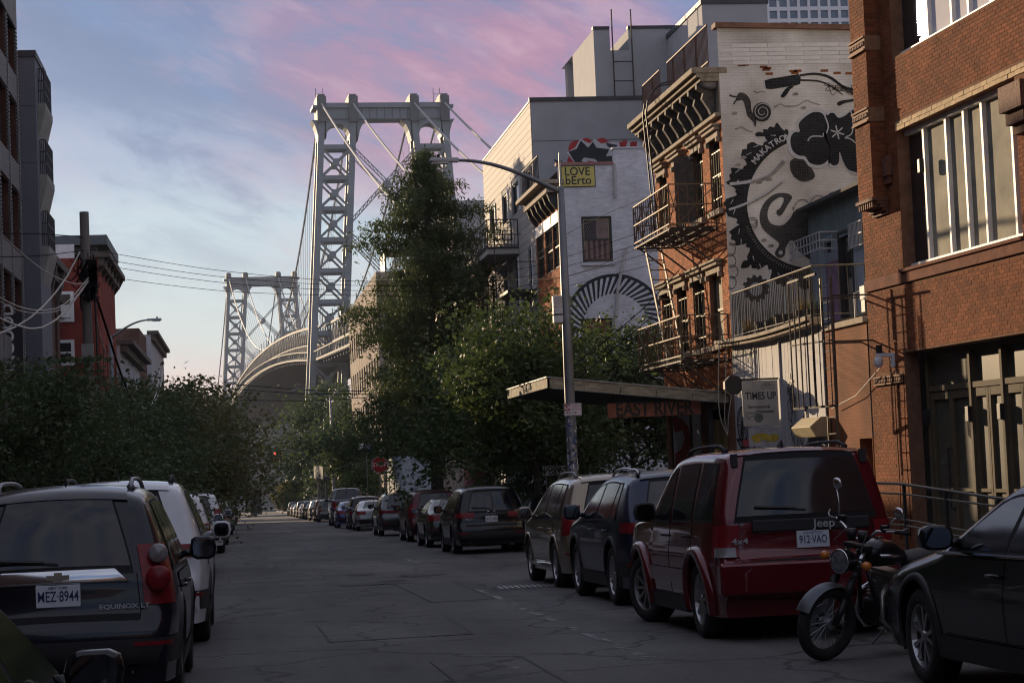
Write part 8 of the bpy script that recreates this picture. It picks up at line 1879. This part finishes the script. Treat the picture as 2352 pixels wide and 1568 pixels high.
make_car('coupe_suv', P_NAVY, 'dark navy crossover with sloping rear parked between red offroader and gold estate', 'car', 4.58, 24.86, detail=2, lamps='slim', rim='ys', H=1.65, rails_m=CHROME, plate=('JTR 5508',))
Tr, Cr_ = make_car('suv', P_GOLD, 'champagne gold estate car with chrome side steps and roof rails', 'car', 4.70, 30.3, detail=2, lamps='tall', rim='turbine', rails_m=STEEL, plate=('FGB 3316',), clad=False, L=4.58)
for sg in (-1, 1): m = MB(); m.tube([(sg*.80, Cr_.ax[0]+.42, .30), (sg*.93, Cr_.ax[0]+.56, .33), (sg*.95, 0, .33), (sg*.93, Cr_.ax[1]-.56, .33), (sg*.80, Cr_.ax[1]-.42, .30)], .038, 8); m.build('side_step', CHROME, Tr, local=True, smooth=True)
for ya in Cr_.ax:
    v, f = [], []
    for i in range(19):
        a = math.pi*i/18
        for R, o in ((1.17, .012), (1.27, .012), (1.275, -.01)): yq = ya+Cr_.rw*R*math.cos(a); zq = Cr_.rw*1.02+Cr_.rw*R*math.sin(a); v.append((float(Cr_.Wd(yq, zq))+o, yq, zq))
    for i in range(18):
        for j in range(2): f.append((i*3+j, i*3+3+j, i*3+4+j, i*3+1+j))
    put('arch_lip', (v, f), P_GOLD, Tr, both=True)
Tm, Cm = make_car('suv', P_BLK, 'black crossover with round winged badge parked alone before the gold estate', 'car', 5.23, 50.48, detail=2, lamps='slim', plate=('HVZ 1826',), rails=False, rim='turbine', rimdark=True)
m = MB(); zb_ = 1.02*Cm.sz; yb_ = Cm.rearY(zb_)-.055
for k in range(20): a, b = 2*math.pi*k/20, 2*math.pi*(k+1)/20; m.bar((.09*1.15*math.cos(a), yb_, zb_+.085*math.sin(a)), (.09*1.15*math.cos(b), yb_, zb_+.085*math.sin(b)), .014, .016)
m.tube([(-.095, yb_-.005, zb_+.035), (-.05, yb_-.005, zb_+.03), (0, yb_-.005, zb_-.035), (.05, yb_-.005, zb_+.03), (.095, yb_-.005, zb_+.035)], .009, 5); m.build('badge', CHROME, Tm, local=True); badge(Tm, Cm, 'CX-5', -.58, .86, .07)
make_car('sedan', P_GRN, 'dark olive sedan with red tail lights in front of the black crossover', 'car', 5.27, 58.4, detail=1, lamps='sedan', rim='five'); make_car('suv', P_MAR, 'maroon tall crossover ahead of the dark olive sedan', 'car', 5.42, 67.2, detail=1, lamps='tall', H=1.70, L=4.8, rim='ten'); make_car('coupe_suv', P_GREY, 'graphite crossover with full width light bar between maroon crossover and silver sedan', 'car', 5.34, 80.3, detail=1, lamps='bar', L=4.95, W=1.98, H=1.70)
make_car('sedan', P_SILV, 'silver sedan with bright rear window ahead of the graphite crossover', 'car', 5.38, 97.1, detail=1, lamps='sedan'); make_car('suv', P_BLK, 'black roof railed car between silver sedan and blue sedan', 'car', 5.36, 103.2, detail=1, lamps='suv'); make_car('sedan', P_BLUE, 'bright blue sedan parked just before the dark pickup', 'car', 5.07, 110.6, detail=1, lamps='sedan'); make_car('pickup', P_GREY, 'large dark pickup truck standing taller than its neighbours', 'truck', 5.3, 122, detail=1, lamps='tall', H=2.25, L=5.9, W=2.1)
make_car('sedan', P_BLK, 'low black sedan parked off the road right of the black crossover', 'car', 7.75, 55.0, detail=1, lamps='sedan', group='cars parked off the road', H=1.38)
far = [(P_GRN, 'suv', 5.5, 150, 'olive hatch first beyond the pickup'), (P_MAR, 'suv', 5.5, 158, 'dark maroon car second beyond the pickup'), (P_SILV, 'suv', 5.4, 168, 'silver green car third beyond the pickup'), (P_BLUEBLK, 'sedan', 5.4, 177, 'dark blue car fourth beyond the pickup'), (P_GREY, 'suv', 5.4, 187, 'grey car fifth beyond the pickup'), (P_WHITE, 'sedan', 5.4, 197, 'white sedan in the far part of the right row'), (P_BLK, 'suv', 5.4, 208, 'black car near the far end of the right row'), (P_SILV, 'sedan', 5.4, 220, 'silver sedan near the far end of the right row'), (P_BLK, 'sedan', 5.4, 233, 'black sedan last but one of the right row'), (P_GREY, 'suv', 5.4, 247, 'grey car last of the right row')]
for pm, kd, X, Y, lb in far: make_car(kd, pm, lb, 'car', X, Y, detail=0, lamps='sedan' if kd == 'sedan' else 'suv', group='distant cars on the right')
# --- left hand row
Te, Ce = make_car('suv', P_BLUEBLK, 'black estate car with chrome bar and round tail lights, nearest on the left', 'car', -.49, 15.45, 'R', detail=3, lamps='tall', W=1.69, H=1.64, L=4.77, plate=('MEZ·8944', -.0, .87, 'NEW YORK'), rails_m=STEEL)
zb_ = .995; yb_ = Ce.rearY(zb_)-.065; m = MB(); m.hexa([(-.50, yb_, zb_-.045), (.50, yb_, zb_-.045), (.50, yb_+.06, zb_-.045), (-.50, yb_+.06, zb_-.045), (-.40, yb_+.005, zb_+.055), (.40, yb_+.005, zb_+.055), (.40, yb_+.06, zb_+.055), (-.40, yb_+.06, zb_+.055)]); m.build('chrome_bar', CHROME, Te, local=True, bevel=.012, smooth=True)
m = MB(); m.poly([(x, yb_-.012, zb_+.005+z) for x, z in ((-.08, -.017), (-.03, -.017), (-.03, -.036), (.025, -.036), (.025, -.017), (.08, -.017), (.08, .017), (.03, .017), (.03, .036), (-.025, .036), (-.025, .017), (-.08, .017))], (0, .012, 0)); m.build('badge', mat('gold badge', (.34, .31, .25), .3, metal=.6), Te, local=True)
badge(Te, Ce, 'EQUINOX LT', .46, .775, .046, BADGE, 1.3, -.034)
for sg in (-1, 1):
    for zz, r, mm in ((1.14, .07, CLRL), (.965, .09, REDL)):
        m = MB(); m.lathe([(0, -.028), (r*.8, -.024), (r, -.012), (r, .06)], 18, (sg*.705, Ce.rearY(zz)-.068, zz), 'y'); m.build('round_lens', mm, Te, local=True, smooth=True)
Tw, Cw = make_car('suv', P_WHITE, 'white estate car with black rails directly ahead of the black estate', 'car', -.40, 22.3, 'R', detail=2, lamps='slim', H=1.76, L=4.8, W=1.92, rim='turbine', rimdark=True, plate=('JGX 7720',))
make_car('suv', P_WHITE, 'second white car from the front in the left row, with roof rails', 'car', -.72, 45.8, 'R', detail=1, lamps='suv', H=1.78, L=4.7, rails=True); make_car('suv', P_WHITE, 'third white car on the left, with a long dark roof rack', 'car', -.62, 64.0, 'R', detail=1, lamps='tall', H=1.9, L=4.7, rails=True, rails_m=CLAD); make_car('suv', P_BLK, 'dark car just beyond the third white car on the left', 'car', -.60, 77, 'R', detail=1, lamps='suv')
for pm, Y, lb in ((P_SILV, 104, 'silver car well down the left row'), (P_BLK, 124, 'black car far down the left row'), (P_GREY, 165, 'grey car near the far end of the left row'), (P_SILV, 215, 'pale car last in the left row')): make_car('suv', pm, lb, 'car', -.55, Y, 'R', detail=0, group='distant cars on the left')
# --- black sedan at the bottom left corner and the one at the bottom right
make_car('sedan', P_BLK, 'black car cropped at bottom left corner with its mirror showing', 'car', -.57, 4.3, 'R', detail=2, lamps='sedan', mirrorpaint=P_BLK, H=1.42, mirr=(.80, -.04))
Tv, Cv = make_car('sedan', P_BLK, 'glossy black sedan nearest on the right beside the motorcycle', 'car', 4.66, 10.75, detail=2, lamps='sedan', rim='ys', H=1.41, chrome=True, rwd=.335)
yy = np.linspace(-1.30, .95, 12); put('chrome_strip', Cv.side_patch([(t, Cv.belt-.025) for t in yy], [(t, Cv.belt-.002) for t in yy], .012), CHROME, Tv, both=True)
# ---------------------------------------------------------------- motorcycle standing between the red offroader and the black sedan
def motorcycle():
    c = onG(1893, 1516); A = rad(62)                     # it faces the street and a little towards the camera
    T = thing('parked_motorcycle', (c.x, c.y, GS*c.y), 'black classic motorcycle with round headlight and orange indicators on its stand', 'motorcycle', None, rz=0)
    T.scale = (.96, .96, .95)
    # local frame: +x points backwards along the bike, front tyre contact at the origin, leaning on its stand
    T.rotation_euler = (rad(10), 0, rad(28))
    BLKM = paint('bike black', (.012, .012, .014)); GRM = mat('fender grey', (.09, .097, .108), .35, metal=.5); DK = mat('engine dark', (.03, .03, .032), .45, metal=.6, var=.3, scale=10); AL = mat('engine alloy', (.30, .29, .27), .4, metal=.85, var=.2, scale=10); wb = 1.42; R = .325
    def b(m, name, mt, par=T, **k): return m.build(name, mt, par, local=True, **k)
    for k, x in enumerate((0, wb)):
        r = R if k == 0 else .315; tw = .050 if k == 0 else .068; m = MB(); prof = []
        for i in range(17): a = 2*math.pi*i/16; prof.append((r-.052+.052*math.cos(a), tw*math.sin(a)))
        m.lathe(prof, 36, (x, 0, r), 'y'); w = b(m, 'wheel', TYRE, smooth=True); m = MB(); m.lathe([(r*.80, -.04), (r*.76, -.03), (r*.76, .03), (r*.80, .04), (r*.84, .03), (r*.84, -.03), (r*.80, -.04)], 32, (x, 0, r), 'y'); b(m, 'rim', RIM, w, smooth=True)
        m = MB()
        for i in range(28): a = 2*math.pi*i/28; s = 1 if i % 2 else -1; m.tube([(x+.035*math.cos(a+.6*s), .03*s, r+.035*math.sin(a+.6*s)), (x+r*.78*math.cos(a), 0, r+r*.78*math.sin(a))], .0035, 4)
        b(m, 'spokes', STEEL, w); m = MB(); m.lathe([(0, -.06), (.045, -.06), (.05, .0), (.045, .06), (0, .06)], 14, (x, 0, r), 'y'); m.lathe([(.07, .065), (.15, .065), (.15, .071), (.07, .071)], 24, (x, 0, r), 'y'); b(m, 'brake_disc', STEEL, w)
    m = MB(); m.box((.04, .05, .42), (.13, .11, .54)); b(m, 'brake_caliper', AL, bevel=.01)
    # fork
    hx, hz = .30, .98
    for s in (-1, 1):
        m = MB(); y = .095*s; m.tube([(0, y, R), (.10, y, R+.22)], .030, 10); m.tube([(.10, y, R+.22), (.17, y, R+.38)], .034, 10); f = b(m, 'fork_leg', DK, smooth=True); m = MB(); m.tube([(.17, y, R+.38), (hx-.0, y, hz)], .021, 10); b(m, 'fork_tube', CHROME, f, smooth=True); m = MB()
        for k in range(7): p = (.155+.016*k, y, R+.345+.034*k); m.lathe([(.022, -.012), (.037, 0), (.022, .012)], 12, p)
        b(m, 'gaiter', CLAD, f, smooth=True)
    m = MB()
    for z, x in ((.80, .225), (.97, .30)): m.box((x-.05, -.13, z-.02), (x+.05, .13, z+.02))
    b(m, 'fork_yoke', DK, bevel=.01)
    # front and rear fenders
    for x, r, a0, a1, nm in ((0, R+.025, rad(55), rad(158), 'front_fender'), (wb, .345, rad(15), rad(120), 'rear_fender')):
        m = MB(); P = []; n = 14
        for i in range(n+1):
            a = a0+(a1-a0)*i/n
            for j, y in enumerate((-.075, -.045, 0, .045, .075)): rr = r-(.03 if abs(y) > .06 else (.008 if abs(y) > .02 else 0)); P.append((x+rr*math.cos(a), y, R+rr*math.sin(a)))
        m.add(P, [(i*5+j, i*5+5+j, i*5+6+j, i*5+1+j) for i in range(n) for j in range(4)]); b(m, nm, GRM if x == 0 else BLKM, smooth=True)
    # headlight, clocks
    m = MB(); hl = (.13, 0, .85); m.lathe([(.0, .14), (.05, .13), (.085, .09), (.098, .03), (.100, -.02), (.106, -.028), (.106, -.04), (.092, -.044)], 24, hl, 'x'); h = b(m, 'headlight', BLKM, smooth=True); m = MB(); m.lathe([(.104, -.03), (.107, -.036), (.104, -.046), (.090, -.046)], 24, hl, 'x'); b(m, 'headlight_rim', CHROME, h, smooth=True); m = MB(); m.lathe([(.091, -.044), (.07, -.055), (.04, -.062), (0, -.065)], 24, hl, 'x'); b(m, 'lens', mat('headlamp glass', (.30, .33, .36), .06, metal=.7, var=.4, scale=20, coat=.5), h, smooth=True)
    for s in (-1, 1): m = MB(); m.lathe([(0, .05), (.04, .05), (.045, 0), (.03, -.05), (0, -.05)], 14, (.28, .065*s, 1.06)); b(m, 'gauge', DK, smooth=True)
    # indicators
    for s in (-1, 1):
        m = MB(); m.tube([(.20, .09*s, .87), (.17, .22*s, .85)], .009, 6); i_ = b(m, 'indicator_stem', CHROME); m = MB(); m.lathe([(0, -.035), (.03, -.03), (.042, 0), (.035, .03), (0, .04)], 14, (.16, .245*s, .85), 'x'); b(m, 'indicator', AMBER, i_, smooth=True)
    # handlebar, levers, grips, mirrors
    for s in (-1, 1):
        m = MB(); m.tube([(.32, 0, 1.02), (.32, .08*s, 1.03), (.30, .20*s, 1.13), (.36, .33*s, 1.15), (.47, .40*s, 1.14)], .0125, 8); hb = b(m, 'handlebar', CHROME, smooth=True); m = MB(); m.tube([(.37, .335*s, 1.15), (.48, .405*s, 1.14)], .020, 8); b(m, 'grip', CLAD, hb, smooth=True); m = MB(); m.tube([(.30, .28*s, 1.16), (.27, .33*s, 1.17), (.36, .43*s, 1.175), (.40, .455*s, 1.20)], .008, 6); b(m, 'lever', AL, hb, smooth=True); m = MB(); m.box((.31, .25*s-.03, 1.13), (.38, .25*s+.03, 1.19)); b(m, 'switch_box', DK, hb, bevel=.008)
        m = MB(); P = [(.33, .27*s, 1.17), (.34, .30*s, 1.30), (.36, .36*s, 1.42)] if s > 0 else [(.33, .27*s, 1.17), (.30, .36*s, 1.24), (.29, .44*s, 1.30)]; m.tube(P, .007, 6); mr = b(m, 'mirror_stem', CHROME, smooth=True); m = MB(); e = P[-1]; m.lathe([(0, -.018), (.045, -.012), (.055, .0), (.05, .014), (0, .018)], 18, (0, 0, 0), 'x'); m.v = [(x+e[0], y+e[1], z*.9+e[2]+.03) for x, y, z in m.v]; b(m, 'mirror', CHROME, mr, smooth=True)
    # tank, seat, frame, engine
    def loft(sec, n=14):
        m = MB(); V = []
        for x, w, z0, z1 in sec: V += [(x, w*math.copysign(abs(math.cos(a))**.75, math.cos(a)), (z0+z1)/2+(z1-z0)/2*math.copysign(abs(math.sin(a))**.85, math.sin(a))) for a in np.linspace(0, 6.2832, n+1)[:-1]]
        k = len(sec); m.add(V, [(i*n+j, i*n+(j+1) % n, (i+1)*n+(j+1) % n, (i+1)*n+j) for i in range(k-1) for j in range(n)]+[tuple(range(n)), tuple((k-1)*n+j for j in range(n))]); return m
    t = b(loft([(.36, .05, .86, .93), (.40, .105, .80, .99), (.52, .135, .78, 1.02), (.66, .13, .78, 1.00), (.80, .09, .79, .93), (.86, .05, .80, .88)]), 'fuel_tank', BLKM, smooth=True)
    for s in (-1, 1): m = MB(); m.tube([(.44, .128*s, .90), (.60, .142*s, .89), (.72, .122*s, .88)], .014, 6); b(m, 'tank_badge', CHROME, t, smooth=True)
    m = MB(); m.lathe([(0, .02), (.03, .02), (.034, 0)], 14, (.55, 0, 1.02)); b(m, 'filler_cap', CHROME, t)
    b(loft([(.84, .09, .77, .86), (.95, .13, .75, .88), (1.15, .13, .77, .90), (1.40, .11, .80, .94), (1.58, .08, .83, .93)]), 'seat', mat('seat vinyl', (.02, .018, .017), .6, var=.2), smooth=True)
    m = MB()
    for s in (-1, 1): m.tube([(.33, .02*s, .93), (.50, .11*s, .40), (.62, .12*s, .24), (.95, .12*s, .24), (1.05, .12*s, .45), (.95, .10*s, .74), (1.5, .10*s, .80)], .018, 8); m.tube([(1.02, .12*s, .40), (wb, .12*s, .315)], .022, 8); m.tube([(1.18, .14*s, .76), (wb-.02, .13*s, .36)], .024, 8)
    b(m, 'frame', BLKM, smooth=True); m = MB(); m.box((.56, -.16, .26), (.98, .16, .48)); m.lathe([(0, -.2), (.13, -.19), (.13, .19), (0, .2)], 18, (.82, 0, .40), 'y'); e = b(m, 'engine', DK, bevel=.03); m = MB()
    for k in range(8): z = .50+.028*k; m.box((.60, -.15, z), (.80, .15, z+.012))
    m.box((.62, -.13, .48), (.78, .13, .74)); b(m, 'cylinder_fins', AL, e)
    for s in (-1, 1): m = MB(); m.tube([(.60, .09*s, .62), (.50, .13*s, .55), (.50, .15*s, .34), (.64, .17*s, .22), (1.0, .18*s, .25), (1.12, .19*s, .30)], .022, 8); m.tube([(1.12, .19*s, .30), (1.62, .21*s, .38)], .042, 10); b(m, 'exhaust', CHROME if s > 0 else AL, smooth=True)
    m = MB(); m.tube([(.95, .14, .26), (.93, .34, -.015)], .012, 6); b(m, 'side_stand', STEEL); m = MB(); m.lathe([(0, -.05), (.055, -.05), (.06, 0), (0, .01)], 14, (1.66, 0, .80), 'x'); b(m, 'tail_light', REDL); m = MB(); m.tube([(.25, .05, .95), (.14, .12, .75), (.10, .12, .58)], .006, 5); m.tube([(.3, -.1, 1.12), (.2, -.13, .95), (.34, -.06, .86)], .006, 5); m.tube([(.3, .12, 1.12), (.16, .15, 1.0), (.34, .08, .88)], .006, 5); b(m, 'control_cable', BLACK)
motorcycle()
